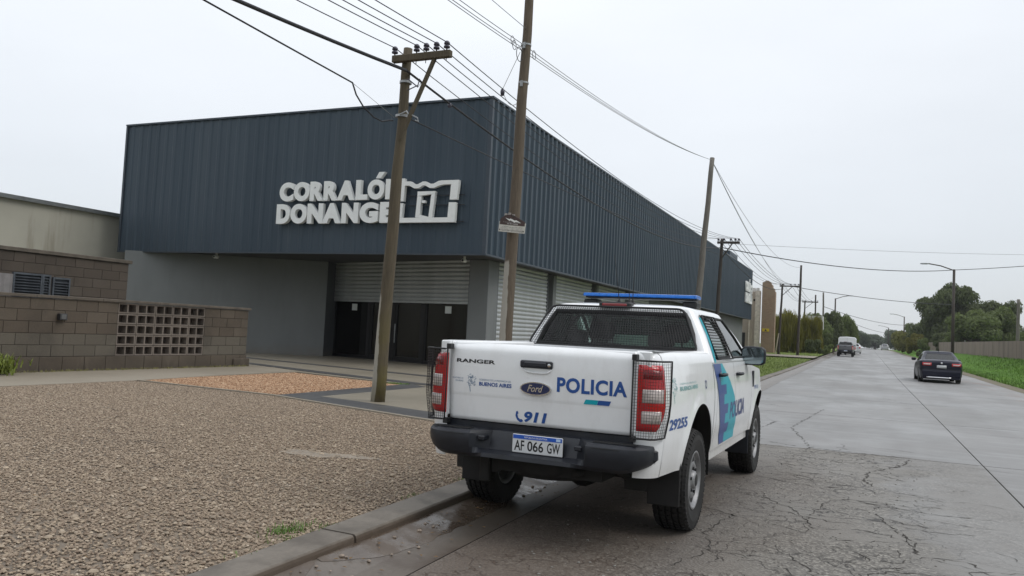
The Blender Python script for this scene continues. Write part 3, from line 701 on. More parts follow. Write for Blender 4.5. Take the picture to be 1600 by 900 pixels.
# roller shutters made of slats
M['shutter'] = mat('shutter_steel', (.40, .42, .42), .42, .35, .12, 2.0)
def slat_mesh(length, pitch=.15):
    pr = [(0, 0), (-.006, .012), (-.032, .045), (-.036, .085), (-.02, .125), (-.004, .142), (0, .149)]
    V = []; Fc = []
    for (d, z) in pr: V += [(0, d, z), (length, d, z)]
    for i in range(len(pr)-1): Fc.append((2*i, 2*i+1, 2*i+3, 2*i+2))
    me = new_mesh('slat', V, Fc, M['shutter'], True); return me
def shutter(parent, origin, ang, length, z0, z1, label=None):
    s = bpy.data.objects.new('roller_shutter', None); COL.objects.link(s); s.parent = parent; s.location = origin; s.rotation_euler = (0, 0, ang)
    me = slat_mesh(length); z = z0+.09
    while z < z1: obj('slat', me, s, (0, rnd.uniform(-.003, .003), z)); z += .15
    box_obj('bottom_rail', (0, -.035, z0), (length, .02, z0+.085), M['shutter'], s, .008)
    fixn(MB().box((-.005, -.06, z0 if z0 < 1 else .15), (.05, .05, z1)).box((length-.05, -.06, .15), (length+.005, .05, z1)).obj('guide_rail', M['greydark'], s).data)
    return s
shutter(bld, BW(GLp.x+gn.x*.16, GLp.y+gn.y*.16, 0), gang, GLn-.02, 2.28, 3.80)
bb('column', (-12.32, 24.35, .1), (-11.6, 25.12, 3.772), M['grey'], .01)
bb('shutter_box', (-19.5, 27.0, 3.1), (-13, 27.3, 3.7), M['greydark'])
SX = -11.62
y = 25.13
for i in range(4):
    y1 = y+4.78
    shutter(bld, BW(SX-.05, y, 0), math.pi/2, 4.78, .14, 3.80)
    if i < 3:
        bb('recess_panel', (SX-.5, y1+.002, .1), (SX-.35, y1+.50, 3.77), M['greydark']); bb('column', (SX-.40, y1+.50, .1), (SX+.03, y1+.83, 3.771), M['grey'], .01)
        y = y1+.83
    else: y = y1
bb('side_wall', (SX-.2, 46.2, .1), (SX+.02, BY+BD-.3, 3.77), M['grey'])
bb('inner_core', (-14, 33.1, .1), (SX-.6, BY+BD-1, 3.7), M['dark'])
for (cx, cy, lb) in ((-22.1, 22.95, 'small white security camera under the eave above the plain grey wall'), (-12.0, 23.3, 'small white security camera under the eave at the building corner'), (-11.2, 25.0, 'small white security camera under the eave on the road side of the corner')):
    t = thing('security_camera', lb, 'camera', (cx, cy, 3.80))
    box_obj('bracket', (-.03, -.03, -.12), (.03, .03, -.02), mat('white_plastic', (.7, .7, .68), .4, var=0), t)
    b = MB().lathe([(0, -.11), (.055, -.11), (.06, -.1), (.06, .08), (.045, .10), (0, .10)], 'y', 14, (0, -.02, -.16)); b.obj('housing', bpy.data.materials['white_plastic'], t, True)
    b = MB().lathe([(0, -.118), (.04, -.116), (.04, -.1)], 'y', 12, (0, -.02, -.16)); b.obj('lens', M['blackalu'], t)
# facade sign letters
M['signwhite'] = mat('sign_white', (.78, .79, .78), .5, var=.05)
M['signside'] = M['signwhite']
def sgx(cx): return ((cx/4.444+400)-438)*.02496      # local x from sign's left end
t = thing('facade_sign', 'white raised shop lettering in two lines with a house outline on the front cladding', 'sign', (-18.74, BY-.10, 4.74))
def sign_row(chars, zb, zt, parent, acc=True):
    for ch, a, c_ in chars:
        base = {'Ó': 'O'}.get(ch, ch)
        V, Fc = text_raw(base, extrude=.05, bold=.062, res=6)
        mn, mx = V.min(0), V.max(0)
        h_ = zt-zb; x0, x1 = sgx(a), sgx(c_)
        V[:, 0] = x0+(V[:, 0]-mn[0])*(x1-x0)/(mx[0]-mn[0]); zz = zb+(V[:, 1]-mn[1])*h_/(mx[1]-mn[1]); dd = np.where(V[:, 2] > 0, -.11, .03)
        b = MB().add(np.stack([V[:, 0], dd, zz], 1), Fc)
        if ch == 'Ó':
            xm = (x0+x1)/2; b.prism([(xm-.02, zt+.04), (xm+.17, zt+.04), (xm+.32, zt+.24), (xm+.10, zt+.24)], -.11, .03)
        o = b.obj('letter', M['signwhite'], parent); weld(o.data)
r1 = [('C', 170, 276), ('O', 279, 396), ('R', 399, 496), ('R', 500, 600), ('A', 598, 722), ('L', 730, 812), ('Ó', 812, 925), ('N', 935, 1060)]
r2 = [('D', 156, 258), ('O', 263, 385), ('N', 389, 503), ('A', 500, 632), ('N', 638, 755), ('G', 765, 892), ('E', 905, 1000)]
def build_sign(t):
    sign_row(r1, .77, 1.43, t); sign_row(r2, .0, .68, t)
    def P(pts): return [(sgx(a), (487-c_)*.0045*.98+.0) for a, c_ in pts]
    b = MB()
    wav_t = [(1028, 186), (1100, 186), (1130, 208), (1150, 208), (1180, 190), (1200, 190), (1228, 208), (1250, 208), (1280, 190), (1300, 186), (1410, 186)]
    wav_b = [(1410, 216), (1312, 216), (1290, 222), (1255, 238), (1225, 238), (1195, 218), (1180, 218), (1155, 238), (1125, 238), (1092, 216), (1028, 216)]
    n = len(wav_t)
    tp, bp = P(wav_t), P(wav_b)[::-1]
    for i in range(n-1): b.prism([tp[i], tp[i+1], bp[i+1], bp[i]], -.11, .03)
    o = b.obj('roof_outline', M['signwhite'], t); weld(o.data)
    b = MB(); b.prism(P([(1362, 216.5), (1410, 216.5), (1402, 325), (1358, 325)]), -.11, .03); b.prism(P([(1028, 216.5), (1064, 216.5), (1060, 330), (1022, 330)]), -.11, .03); o = b.obj('wall_outline', M['signwhite'], t); weld(o.data)
    b = MB(); b.prism(P([(1014, 345), (1058, 345), (1054, 452), (1010, 452)]), -.11, .03); b.prism(P([(1010, 452.5), (1397, 452.5), (1395, 487), (1010, 487)]), -.11, .03); b.prism(P([(1354, 345), (1398, 345), (1396, 452), (1350, 452)]), -.11, .03); o = b.obj('base_outline', M['signwhite'], t); weld(o.data)
    b = MB(); b.prism(P([(1150, 262), (1265, 262), (1263, 280), (1150, 296)]), -.11, .03); b.prism(P([(1150, 297), (1176, 297), (1172, 430), (1143, 450)]), -.11, .03); b.prism(P([(1240, 284), (1263, 281), (1252, 452), (1228, 452)]), -.11, .03); b.prism(P([(1143, 450), (1172, 431), (1227, 446), (1225, 457)]), -.11, .03)
    b.prism(P([(1183, 328), (1203, 328), (1203, 346), (1183, 346)]), -.13, .0); o = b.obj('door_outline', M['signwhite'], t); weld(o.data)
    for zz in (.55, .86, .02): box_obj('rail', (5.1, .01, zz), (7.15, .04, zz+.03), M['blackalu'], t)
build_sign(t)
t2 = bpy.data.objects.new('road_side_sign', None); COL.objects.link(t2); t2.location = (BX+.12, 79.0, 5.25); t2.rotation_euler = (0, 0, math.pi/2); t2.scale = (.66, .8, 1.42)
tag(t2, 'white raised shop lettering seen edge on at the far end of the long side cladding', 'sign')
for ch in list(t.children):
    c = ch.copy(); COL.objects.link(c); c.parent = t2

# ------------------------------------------------------------------ poles and wires
def m_wood(name, a, c_, stain=None, patch=None):
    b = NB(name); P = b.pos(); n = b.noise(2.2, 5, .65, P, sc3=(3, 3, .35)); f = b.noise(14, 4, .7, P, sc3=(3, 3, .25))
    c = b.ramp(n, [(.3, a), (.7, c_)]); c = b.mix(.4, c, b.ramp(f, [(.3, tuple(x*.5 for x in a)), (.7, tuple(min(1, x*1.4) for x in c_))]))
    if stain:
        sp = b.n('ShaderNodeSeparateXYZ'); b.l(P, sp.inputs[0])
        g = b.ma('MULTIPLY', b.ss(sp.outputs[2], 2.4, .4), b.ss(b.noise(1.5, 4, .6, P), .40, .6)); c = b.mix(b.ma('MULTIPLY', g, .8), c, stain)
    if patch:   # strip of pale peeled surface on the left face of the pole, ragged edge
        o = b.tc(); so_ = b.n('ShaderNodeSeparateXYZ'); b.l(o, so_.inputs[0])
        e = b.ma('ADD', b.ma('ADD', b.ma('MULTIPLY', so_.outputs[0], .88), b.ma('MULTIPLY', so_.outputs[1], .47)), b.ma('MULTIPLY', b.ma('SUBTRACT', b.noise(1.6, 5, .6), .5), .12))
        g = b.ma('MULTIPLY', b.ss(e, patch[0]+.006, patch[0]-.006), b.ss(b.ma('ADD', so_.outputs[2], b.ma('MULTIPLY', b.noise(3, 3, .6), .3)), patch[1]+.04, patch[1]-.04))
        c = b.mix(b.ma('MULTIPLY', g, .92), c, patch[2])
    b.col(c); b.rough(.8); b.bump(f, .5, .01); return b.m
M['pole1'] = m_wood('weathered_pole_mossy', (.064, .050, .030), (.098, .077, .048), (.10, .083, .020), (-.03, 2.0, (.34, .32, .27)))
M['pole2'] = m_wood('weathered_pole', (.075, .055, .037), (.115, .088, .062), None, (.02, 2.75, (.34, .32, .28)))
M['pole3'] = m_wood('grey_pole', (.10, .09, .078), (.17, .155, .135))
M['pole4'] = m_wood('dark_pole', (.035, .028, .024), (.062, .05, .042))
M['insul'] = mat('insulator_glaze', (.05, .045, .07), .25, var=0)
M['wire'] = mat('black_cable', (.018, .018, .024), .6, var=0)
M['wiregrey'] = mat('grey_cable', (.24, .245, .25), .6, var=0)
M['steel'] = mat('zinc_steel', (.35, .36, .37), .45, .6, .15, 9)
def pole(name, label, base, top, r0, r1, m, group=None, n=14):
    base = Vector(base); top = Vector(top)
    t = thing(name, label, 'pole', base, 0, group)
    me = MB(); k = 14; d = top-base
    pts = [(d*(i/k)+Vector((.008*math.sin(i*1.3), .008*math.cos(i*1.7), 0))) for i in range(k+1)]
    me.tube(pts, r0, n, taper=r1/r0); o = me.obj('pole_shaft', m, t, True); fixn(o.data)
    return t, d
def crossarm(t, c, x0, x1, m, s=.1, ins=(), brace=None, insr=.055):
    cx, cy, cz = c; b = MB().box((x0, cy-.05-s/2-.06, cz-s/2), (x1, cy+.05-s/2-.06+.0, cz+s/2), .008); fixn(b.obj('crossarm', m, t).data)
    for xi in ins:
        p = MB(); p.lathe([(0, .0), (.012, .0), (.012, .05), (insr, .05), (insr*.95, .08), (insr*.6, .085), (insr*.62, .105), (insr*.95, .11), (insr*.9, .14), (insr*.55, .165), (0, .17)], 'z', 12, (xi, cy-s/2-.06, cz+s/2)); p.obj('insulator', M['insul'], t, True)
        q = MB(); q.tube([(xi, cy-s/2-.06, cz-s/2-.06), (xi, cy-s/2-.06, cz+s/2+.06)], .008, 6); q.obj('pin', M['insul'], t)
    if brace:
        b = MB().tube([brace[0], brace[1]], .04, 4); fixn(b.obj('brace', m, t).data)
# pole 1: mossy pole on the paving
p1, d1 = pole('utility_pole', 'brown wooden crossarm pole with mossy whitewashed foot standing on the paved slab', (-7.72, 12.0, .12), (-7.49, 11.98, 6.30), .125, .078, M['pole1'])
ta = d1*.975
crossarm(p1, (ta.x, ta.y, ta.z-.06), ta.x-.22, ta.x+.93, M['pole1'], .12, (ta.x-.19, ta.x+.25, ta.x+.44, ta.x+.64, ta.x+.84), ((ta.x+.02, ta.y-.12, 4.55), (ta.x+.62, ta.y-.12, ta.z-.10)))
b = MB(); b.lathe([(.098, -.02), (.108, -.02), (.108, .02), (.098, .02)], 'z', 16, (ta.x-.01, ta.y, ta.z-.45), True); b.obj('band', M['steel'], p1)
b = MB(); b.lathe([(.10, -.02), (.112, -.02), (.112, .02), (.10, .02)], 'z', 16, (ta.x-.05, ta.y, 4.98), True)
b.tube([(ta.x+.04, ta.y-.1, 4.98), (ta.x+.22, ta.y-.12, 4.96), (ta.x+.34, ta.y-.12, 4.90), (ta.x+.36, ta.y-.12, 4.84), (ta.x+.3, ta.y-.12, 4.86)], .012, 6)
b.tube([(ta.x-.02, ta.y-.12, 4.98), (ta.x+.12, ta.y-.13, 5.03), (ta.x+.2, ta.y-.12, 4.92)], .014, 6); b.obj('cable_clamp', M['steel'], p1)
b = MB(); b.tube([(ta.x+.09, ta.y-.1, ta.z-.42), (ta.x+.3, ta.y-.1, ta.z-.58), (ta.x+.38, ta.y-.1, ta.z-.50), (ta.x+.33, ta.y-.1, ta.z-.44), (ta.x+.3, ta.y-.1, ta.z-.55), (ta.x+.1, ta.y-.1, ta.z-.62)], .011, 6); b.obj('clamp_loop', M['insul'], p1)
# pole 2: tall pole behind the pickup
p2, d2 = pole('utility_pole', 'tall brown pole with pale peeled strip, carrying a small tilted sign behind the pickup', (-6.02, 13.42, .12), (-5.97, 13.74, 8.9), .125, .075, M['pole2'])
for zz in (6.05, 6.78):
    b = MB(); b.lathe([(.092, -.015), (.10, -.015), (.10, .015), (.092, .015)], 'z', 16, (d2.x*zz/8.8, d2.y*zz/8.8, zz-.1), True); b.box((-.02+d2.x*zz/8.8, -.12+d2.y*zz/8.8, zz-.19), (.03+d2.x*zz/8.8, -.09+d2.y*zz/8.8, zz-.08)); b.obj('band', M['steel'], p2)
# pole sign
ps_ = thing('pole_sign', 'small tilted brown and white painted sign nailed to the tall pole', 'sign', (-5.93, 13.33, 3.36)); ps_.rotation_euler = (0, R_(5.5), 0)
SWd = .52
box_obj('sign_board', (-SWd/2, -.012, -.13), (SWd/2, 0, .055), mat('sign_cream', (.55, .53, .48), .5, var=.15, scale=12), ps_)
msb = mat('sign_brown', (.055, .03, .026), .5, var=.2)
b = MB().prism([(-SWd/2+.012, .0), (SWd/2-.012, .0), (SWd/2-.012, .075), (SWd/2-.1, .115), (.02, .175), (-.06, .19), (-SWd/2+.1, .17), (-SWd/2+.012, .10)], -.016, -.002); fixn(b.obj('brown_panel', msb, ps_).data)
mw = mat('print_white', (.75, .75, .72), .5, var=0); mbk = mat('print_black', (.03, .03, .035), .5, var=0)
b = MB().prism([(-.15, .125), (-.06, .105), (-.05, .12), (.05, .085), (.06, .10), (.17, .055), (.06, .065), (.045, .05), (-.045, .085), (-.055, .07)], -.0185, -.0165); b.obj('emblem', mw, ps_)
def flat_text(name, s, x0, z0, x1, z1, y, m, parent, **k):
    V, Fc = text_fit(s, x0, z0, x1, z1, res=3, **k); b = MB().add([(v[0], y, v[1]) for v in V], Fc); return b.obj(name, m, parent)
def print_row(x0, x1, z0, z1, y, m, parent, seed):      # small print too fine to read: rows of short strokes
    r = random.Random(seed); b = MB(); x = x0
    while x < x1:
        w_ = r.uniform(.008, .016); k = r.choice((0, 0, 1, 2))
        b.box((x, y-.0004, z0), (x+w_*.35, y, z1)); 
        if k: b.box((x+w_*.36, y-.0004, z1-(z1-z0)*.3 if k == 1 else z0), (x+w_*.8, y, z1 if k == 1 else z0+(z1-z0)*.3))
        x += w_+(.012 if r.random() < .18 else .004)
    return b.obj('small_print', m, parent)
print_row(-.10, .10, .012, .034, -.0170, mw, ps_, 1); print_row(-.18, .16, .045, .052, -.0170, mw, ps_, 2)
print_row(-.21, .21, -.112, -.080, -.0130, mbk, ps_, 3); print_row(-.20, .20, -.045, -.030, -.0130, mbk, ps_, 4); print_row(-.22, .2, -.066, -.058, -.0130, mbk, ps_, 5)
for (xx, cc) in ((-.15, .205), (-.08, .225), (0.0, .20)):
    box_obj('icon_tab', (xx-.025, -.016, cc-.045), (xx+.025, -.003, cc+.0), mat('icon_grey', (.3, .27, .25), .5, var=.3, scale=40), ps_)
for xx in (-.235, .235): box_obj('bolt', (xx-.01, -.02, -.105), (xx+.01, -.011, -.085), mbk, ps_)
# pole 3
p3, d3 = pole('utility_pole', 'leaning pale grey pole rising behind the roof light bar', (-6.42, 32.6, .12), (-6.02, 33.4, 8.95), .15, .095, M['pole3'])
# crossarm poles down the road
def xpole(label, base, h, arm_l, arm_r, m, group=None, sag=0, lean=0):
    t, d = pole('utility_pole', label, base, (base[0]+lean, base[1], base[2]+h), .13, .085, m, group, 10)
    crossarm(t, (d.x, d.y, d.z-.22), d.x-arm_l, d.x+arm_r, m, .13, (d.x-arm_l+.06, d.x+.12, d.x+arm_r*.5, d.x+arm_r*.75, d.x+arm_r-.06), ((d.x, d.y-.12, d.z-1.15), (d.x+arm_r*.6, d.y-.12, d.z-.26)), .07)
    return t, d
x2, dx2 = xpole('dark crossarm pole standing close to the long cladding before its far end', (-7.92, 46.7, .15), 7.1, .25, 1.0, M['pole4'], lean=.22)
x3, dx3 = xpole('dark crossarm pole on the grass past the brick gable', (-7.9, 82.5, .3), 7.0, .25, 1.55, M['pole4'], lean=.2)
x4, dx4 = xpole('distant crossarm pole rising behind the willow', (-8.1, 118, .4), 7.2, .35, 1.7, M['pole4'], lean=.1)
p5, _ = pole('utility_pole', 'tall dark plain pole on the grass in front of the willow', (-5.95, 80, .3), (-5.85, 80, 8.9), .13, .09, M['pole4'], n=10)
p6, _ = pole('utility_pole', 'distant plain dark pole behind the green trees', (-6.6, 118, .5), (-6.65, 118, 8.4), .12, .1, M['pole4'], n=8)
p7, _ = pole('utility_pole', 'distant grey pole left of the street lamp, furthest of the left row', (-6.1, 130, .6), (-6.25, 130, 9.5), .16, .12, M['pole3'], n=8)
p8, _ = pole('utility_pole', 'stout concrete pole standing behind the long wall on the right', (13.45, 93, .9), (13.5, 93, 7.0), .17, .14, M['pole3'], n=8)
def lamp(label, base, h, arm, side, m=None):
    t = thing('street_lamp', label, 'street lamp', base)
    m = m or M['pole4']
    fixn(MB().tube([(0, 0, 0), (0, 0, h)], .14, 10, taper=.75).obj('post', m, t, True).data)
    b = MB().tube([(0, 0, h-.1), (side*arm*.4, 0, h+.30), (side*arm*.8, 0, h+.50)], .05, 8); b.obj('arm', m, t)
    b = MB(); b.lathe([(0, -.05), (.07, -.05), (.13, .1), (.13, .45), (.08, .62), (0, .64)], 'x', 12, (0, 0, 0))
    V = [(side*(v[0]+arm*.78), v[1], v[2]*.55+h+.48) for v in b.V]; fixn(MB().add(V, b.F).obj('lamp_head', M['galv'], t, True).data)
    return t
lamp('tall street lamp on the right verge beside the dark sedan, nearest of the lamps', (6.75, 80, .25), 8.45, 2.6, -1)
lamp('street lamp on the left before the green trees, arm over the road', (-4.9, 140, .6), 8.6, 2.6, 1)
lamp('middle street lamp of the right row, above the yellowish bushes', (6.95, 190, .9), 7.6, 2.8, -1)
lamp('furthest street lamp of the right row', (5.5, 262, 1.2), 6.6, 2.8, -1)

def wire(label, A, B_, sag, r, m=M['wire'], n=26, group='overhead wires along the road', t0=0, t1=1):
    A = Vector(A); B_ = Vector(B_); pts = []
    for i in range(n+1):
        s = t0+(t1-t0)*i/n; p = A.lerp(B_, s); p.z -= 4*sag*s*(1-s); pts.append(p-A)
    o = MB().tube(pts, r, 6).obj('overhead_wire', m, None, True, A); fixn(o.data)
    tag(o, label, 'wire', group); return o
ins1 = [Vector((-7.72+d1.x*.975+dx, 11.86, 6.29)) for dx in (-.19, .25, .44, .64, .84)]
ins2 = [Vector((-7.70+dx, 46.6, 7.26)) for dx in (-.19, .12, .5, .75, .94)]
ins3 = [Vector((-7.70+dx, 82.4, 7.30)) for dx in (-.19, .12, .78, 1.16, 1.49)]
ins4 = [Vector((-8.0+dx, 118, 7.6)) for dx in (-.3, .1, .8, 1.2, 1.6)]
offs = (-.19, .12, .5, .75, .94)
sag_b = (.85, .86, .84, .81, .72)
ORD = ('first', 'second', 'third', 'fourth', 'fifth')
for i in range(5):
    wire('thin black wire from the near crossarm over the camera, %s insulator from the left' % ORD[i], ins1[i], (ins1[i].x, -22, ins1[i].z+.5), sag_b[i], .009, t1=.8)
    wire('thin black wire between the near crossarm and the second crossarm, %s insulator from the left' % ORD[i], ins1[i], ins2[i], (.95, .85, .8, .75, .72)[i], .009)
    wire('thin black wire between the second and third crossarm poles, %s insulator from the left' % ORD[i], ins2[i], ins3[i], .8, .013)
    wire('thin black wire between the third and the distant crossarm pole, %s insulator from the left' % ORD[i], ins3[i], ins4[i], .7, .014)
tk = Vector((-7.40, 11.80, 5.85))
wire('thick twisted black cable coming over the camera to the near crossarm pole', tk, (-7.4, -22, 6.35), 1.075, .030, t1=.8)
wire('thick twisted black cable from the near pole along the cladding to the second pole', tk, (-7.72, 46.6, 6.75), .92, .022)
wire('thick black cable between the second and third crossarm poles', (-7.72, 46.6, 6.75), (-7.72, 82.4, 6.8), .8, .022)
lo = Vector((-7.62, 11.80, 5.0))
wire('single black drop cable curving down to the near pole', Vector((-7.64, 10.61, 5.29)), (-7.9, -22, 6.70), .14, .014, t1=.8)
b = MB().tube([(0, 0, 0), (-.0, .12, -.16), (.02, .30, -.30), (.03, .6, -.40), (.035, .85, -.41), (.04, 1.05, -.34), (.06, 1.15, -.32)], .013, 6)
o = b.obj('cable_loop', M['wire'], None, True, (-7.64, 10.61, 5.29)); tag(o, 'slack black cable loop hanging from the drop cable to the near pole', 'wire')
wire('hair thin wire between the drop cable joint and the near pole', Vector((-7.64, 10.61, 5.29)), (-7.55, 11.75, 5.02), .0, .004, M['wiregrey'], n=4)
box_obj('c', (-.03, -.03, -.03), (.03, .03, .03), M['insul'])
bpy.data.objects.remove(bpy.data.objects['c'])
wire('lower black wire from the near pole across the side cladding to the second pole', (-7.35, 11.84, 5.03), (-7.80, 46.6, 6.35), .15, .012)
# telecom bundle on the tall pole
def atz(p, top, z): return p
tb = Vector((-5.98, 13.60, 6.70))
for k_, (dx, dz, sg) in enumerate(((0, 0, .22), (.03, .05, .26), (-.02, -.04, .16))):
    wire(('middle', 'upper', 'lower')[k_]+' grey telecom strand of the bundle over the camera to the tall pole', tb+Vector((dx, 0, dz)), (-5.98+dx*3, -20, 8.6+dz*4), .95+sg, .007, M['wiregrey'], group='telecom bundle strands', t1=.75)
    wire(('middle', 'upper', 'lower')[k_]+' grey telecom strand from the tall pole to the leaning grey pole', tb+Vector((dx, 0, dz)), (-6.02, 33.35, 8.85), .22+sg*.12, .007, M['wiregrey'], group='telecom bundle strands toward the grey pole')
wire('thin grey wire above the telecom bundle ending on the tall pole', (-5.98, 13.6, 7.1), (-5.9, -20, 9.3), .9, .006, M['wiregrey'], t1=.7)
b = MB()
def ring(cx, cy, cz, r, n=14): return [(cx, cy+r*math.cos(6.283*i/n), cz+r*math.sin(6.283*i/n)) for i in range(n)]
b.tube(ring(0, -.42, -.10, .085), .006, 5, closed=True); b.tube(ring(0, -.18, -.19, .13), .007, 5, closed=True); b.tube(ring(.02, -.55, -.06, .075), .005, 5, closed=True); b.tube(ring(.10, .28, -.06, .08), .006, 5, closed=True)
o = b.obj('cable_coils', M['wire'], None, True, (-5.98, 13.55, 6.72)); tag(o, 'small coils of spare cable hanging from the bundle beside the tall pole', 'cable coil')
wire('thin grey stay wire running down from the tall pole bundle to the lower wires', (-6.0, 13.45, 6.60), (-6.67, 14.2, 6.18), .0, .005, M['wiregrey'], n=6)
b = MB().lathe([(0, -.08), (.035, -.07), (.045, 0), (.035, .05), (0, .08)], 'z', 10); o = b.obj('line_clamp', M['insul'], None, True, (-6.67, 14.2, 6.12)); tag(o, 'dark insulating clamp hanging on the fifth wire between the two near poles', 'clamp')
b = MB().lathe([(0, -.05), (.035, -.04), (.04, 0), (.03, .04), (0, .05)], 'z', 10); o = b.obj('line_clamp', M['insul'], None, True, (-7.42, 13.45, 5.70)); tag(o, 'small dark clamp on the thick cable just right of the near crossarm pole', 'clamp')
wire('grey slack jumper wire sagging between the fifth wire and the tall pole', (-6.67, 14.25, 6.10), (-6.02, 13.6, 5.75), .16, .006, M['wiregrey'], n=14)
for k_, (px, py, pz, sg) in enumerate(((-5.86, 80, 8.7, 1.2), (-7.0, 82.4, 7.2, 1.0), (-6.7, 118, 8.3, 2.6))):
    wire(('thin grey wire from the leaning grey pole down to the tall dark pole', 'thin grey wire from the leaning grey pole to the third crossarm pole', 'thin grey wire from the leaning grey pole to the distant plain pole')[k_], (-6.02, 33.4, 8.8), (px, py, pz), sg, .010, M['wiregrey'])
wire('thick black street cable from the second crossarm pole to the right street lamp', (-7.7, 46.6, 6.75), (6.75, 80, 8.65), .55, .028, group='cables crossing the road')
wire('thick black street cable from the right street lamp out of the picture', (6.75, 80, 8.65), (24, 82, 11.0), .3, .026, group='cables crossing the road')
wire('black cable crossing the road from the third crossarm pole into the right trees', (-7.0, 82.4, 7.1), (9.5, 112, 7.3), .35, .03, group='cables crossing the road')
wire('fine wire crossing high above the road to the right', (-7.6, 46.7, 7.0), (24, 78, 10.0), .35, .009, M['wiregrey'], group='cables crossing the road')
wire('distant black cable crossing the road before the far lamps', (-6.2, 130, 7.4), (6.95, 190, 6.7), .6, .035, group='cables crossing the road')
wire('furthest black cable crossing the road', (-5, 140, 6.6), (5.5, 262, 6.2), .6, .04, group='cables crossing the road')

# ------------------------------------------------------------------ old gable building beyond
M['pinkrender'] = m_render('pinkish_render', (.50, .42, .35), (.32, .24, .19), .6)
M['brick'] = None
def m_brick():
    b = NB('old_brick'); P = b.pos(); mp = b.n('ShaderNodeMapping'); mp.inputs['Rotation'].default_value = (math.pi/2, 0, 0); b.l(P, mp.inputs[0])
    br = b.n('ShaderNodeTexBrick'); br.inputs['Scale'].default_value = 1; br.inputs['Brick Width'].default_value = .27; br.inputs['Row Height'].default_value = .085; br.inputs['Mortar Size'].default_value = .008
    br.inputs['Color1'].default_value = (.36, .245, .165, 1); br.inputs['Color2'].default_value = (.29, .19, .125, 1); br.inputs['Mortar'].default_value = (.2, .16, .13, 1); b.l(mp.outputs[0], br.inputs[0])
    b.col(b.mix(b.ss(b.noise(.6, 5, .6, P), .4, .7), br.outputs[0], (.30, .23, .165))); b.rough(.9); return b.m
M['brick'] = m_brick()
t = thing('gable_building', 'old building with bare brick stepped gable end and pinkish rendered wall beyond the cladding', 'building', (-10.2, 90, .25))
bb2 = lambda n, a, c_, mm: box_obj(n, (a[0]+10.2, a[1]-90, a[2]-.25), (c_[0]+10.2, c_[1]-90, c_[2]-.25), mm, t)
bb2('rendered_wall', (-16, 89.5, .2), (-10.56, 90.2, 6.9), M['pinkrender'])
for xx, ww in ((-11.55, .12), (-10.50, .55)): bb2('pilaster', (xx-ww, 89.3, .2), (xx, 89.495, 7.0), mat('pale_pilaster', (.62, .55, .47), .8, var=.2))
out_ = [(-10.34, .2), (-9.0, .2), (-9.0, 6.9), (-9.10, 6.98), (-9.12, 7.25), (-9.28, 7.30), (-9.32, 7.62), (-9.45, 7.68), (-9.50, 7.92), (-9.75, 8.08), (-10.0, 8.08), (-10.12, 7.95), (-10.34, 7.88)]
b = MB().prism([(x+10.2, z-.25) for x, z in out_], -.9, .1); fixn(b.obj('brick_gable', M['brick'], t).data)
b = MB().prism([(x+10.2+(.04 if x > -9.6 else -.02), z-.25+.05) for x, z in out_[3:]], -.94, -.8); 
for xx in (-11.3, -10.9): 
    bb2('roof_vent', (xx-.2, 90.3, 6.9), (xx+.12, 90.8, 7.35), mat('white_vent', (.6, .6, .58), .6))
bb2('window', (-11.25, 89.44, 5.9), (-11.05, 89.49, 6.1), M['dark'])
bb2('doorway', (-12.4, 89.42, .25), (-12.0, 89.49, 2.5), M['dark'])
s = box_obj('warning_sign', (-.36, -.03, -.16), (.36, .0, .16), mat('sign_yellow', (.62, .44, .03), .5, var=.1), None); s.location = (-9.86, 89.06, 2.85); tag(s, 'small yellow sign with black mark on the brick gable', 'sign')
b = MB().prism([(-.14, -.12), (.14, -.12), (0, .12)], -.036, -.031); b.obj('mark', mbk, s)
st = MB().tube([(0, 0, 0), (.28, 0, 2.1)], .05, 6).obj('leaning_stake', mat('pale_wood', (.45, .40, .30), .8), None, loc=(-7.95, 80, .35)); tag(st, 'pale leaning wooden stake on the grass beside the third crossarm pole', 'stake')
t = thing('back_house', 'low pale house and shed showing behind the willow', 'building', (-8.6, 112, .5))
box_obj('wall', (-3, 0, 0), (3.2, 6, 2.6), mat('house_wall', (.38, .34, .30), .8), t); box_obj('roof', (-3.2, -.2, 2.602), (3.4, 6.2, 2.75), M['cladtrim'], t)
box_obj('upper_storey', (1.0, 2, 2.76), (3.1, 5.5, 4.9), mat('pale_upper', (.45, .45, .43), .8), t)
box_obj('window', (-2.2, -.03, .9), (-.4, -.002, 1.9), M['dark'], t)
# long wall on the right bank
t = thing('boundary_wall', 'long brownish rendered boundary wall above the grass bank on the right', 'wall', (10.5, 60, 0))
M['wallR'] = m_render('brown_render', (.21, .165, .135), (.115, .09, .07), .85)
yy = 40
while yy < 236:
    z0 = bank(10.5, yy); z1 = bank(10.5, yy+6.5)
    b = MB(); b.add([(0, yy-60, z0-.3), (.2, yy-60, z0-.3), (.2, yy+6.45-60, z1-.3), (0, yy+6.45-60, z1-.3), (0, yy-60, z0+1.42), (.2, yy-60, z0+1.42), (.2, yy+6.45-60, z1+1.42), (0, yy+6.45-60, z1+1.42)], [(0, 3, 2, 1), (4, 5, 6, 7), (0, 1, 5, 4), (1, 2, 6, 5), (2, 3, 7, 6), (3, 0, 4, 7)])
    fixn(b.obj('wall_panel', M['wallR'], t).data)
    box_obj('pier', (-.015, yy+6.42-60, z1-.3), (.2, yy+6.54-60, z1+1.41+rnd.uniform(-.02, .03)), M['wallR'], t)
    yy += 6.6
sg = thing('roadside_sign', 'tiny white rectangular sign far ahead before the tree line', 'sign', (-.4, 300, 1.0))
box_obj('board', (-.8, -.04, 1.2+.6), (.8, 0, 2.8), mw, sg); fixn(MB().tube([(0, .05, 0), (0, .05, 1.9)], .06, 6).obj('post', M['pole3'], sg).data)

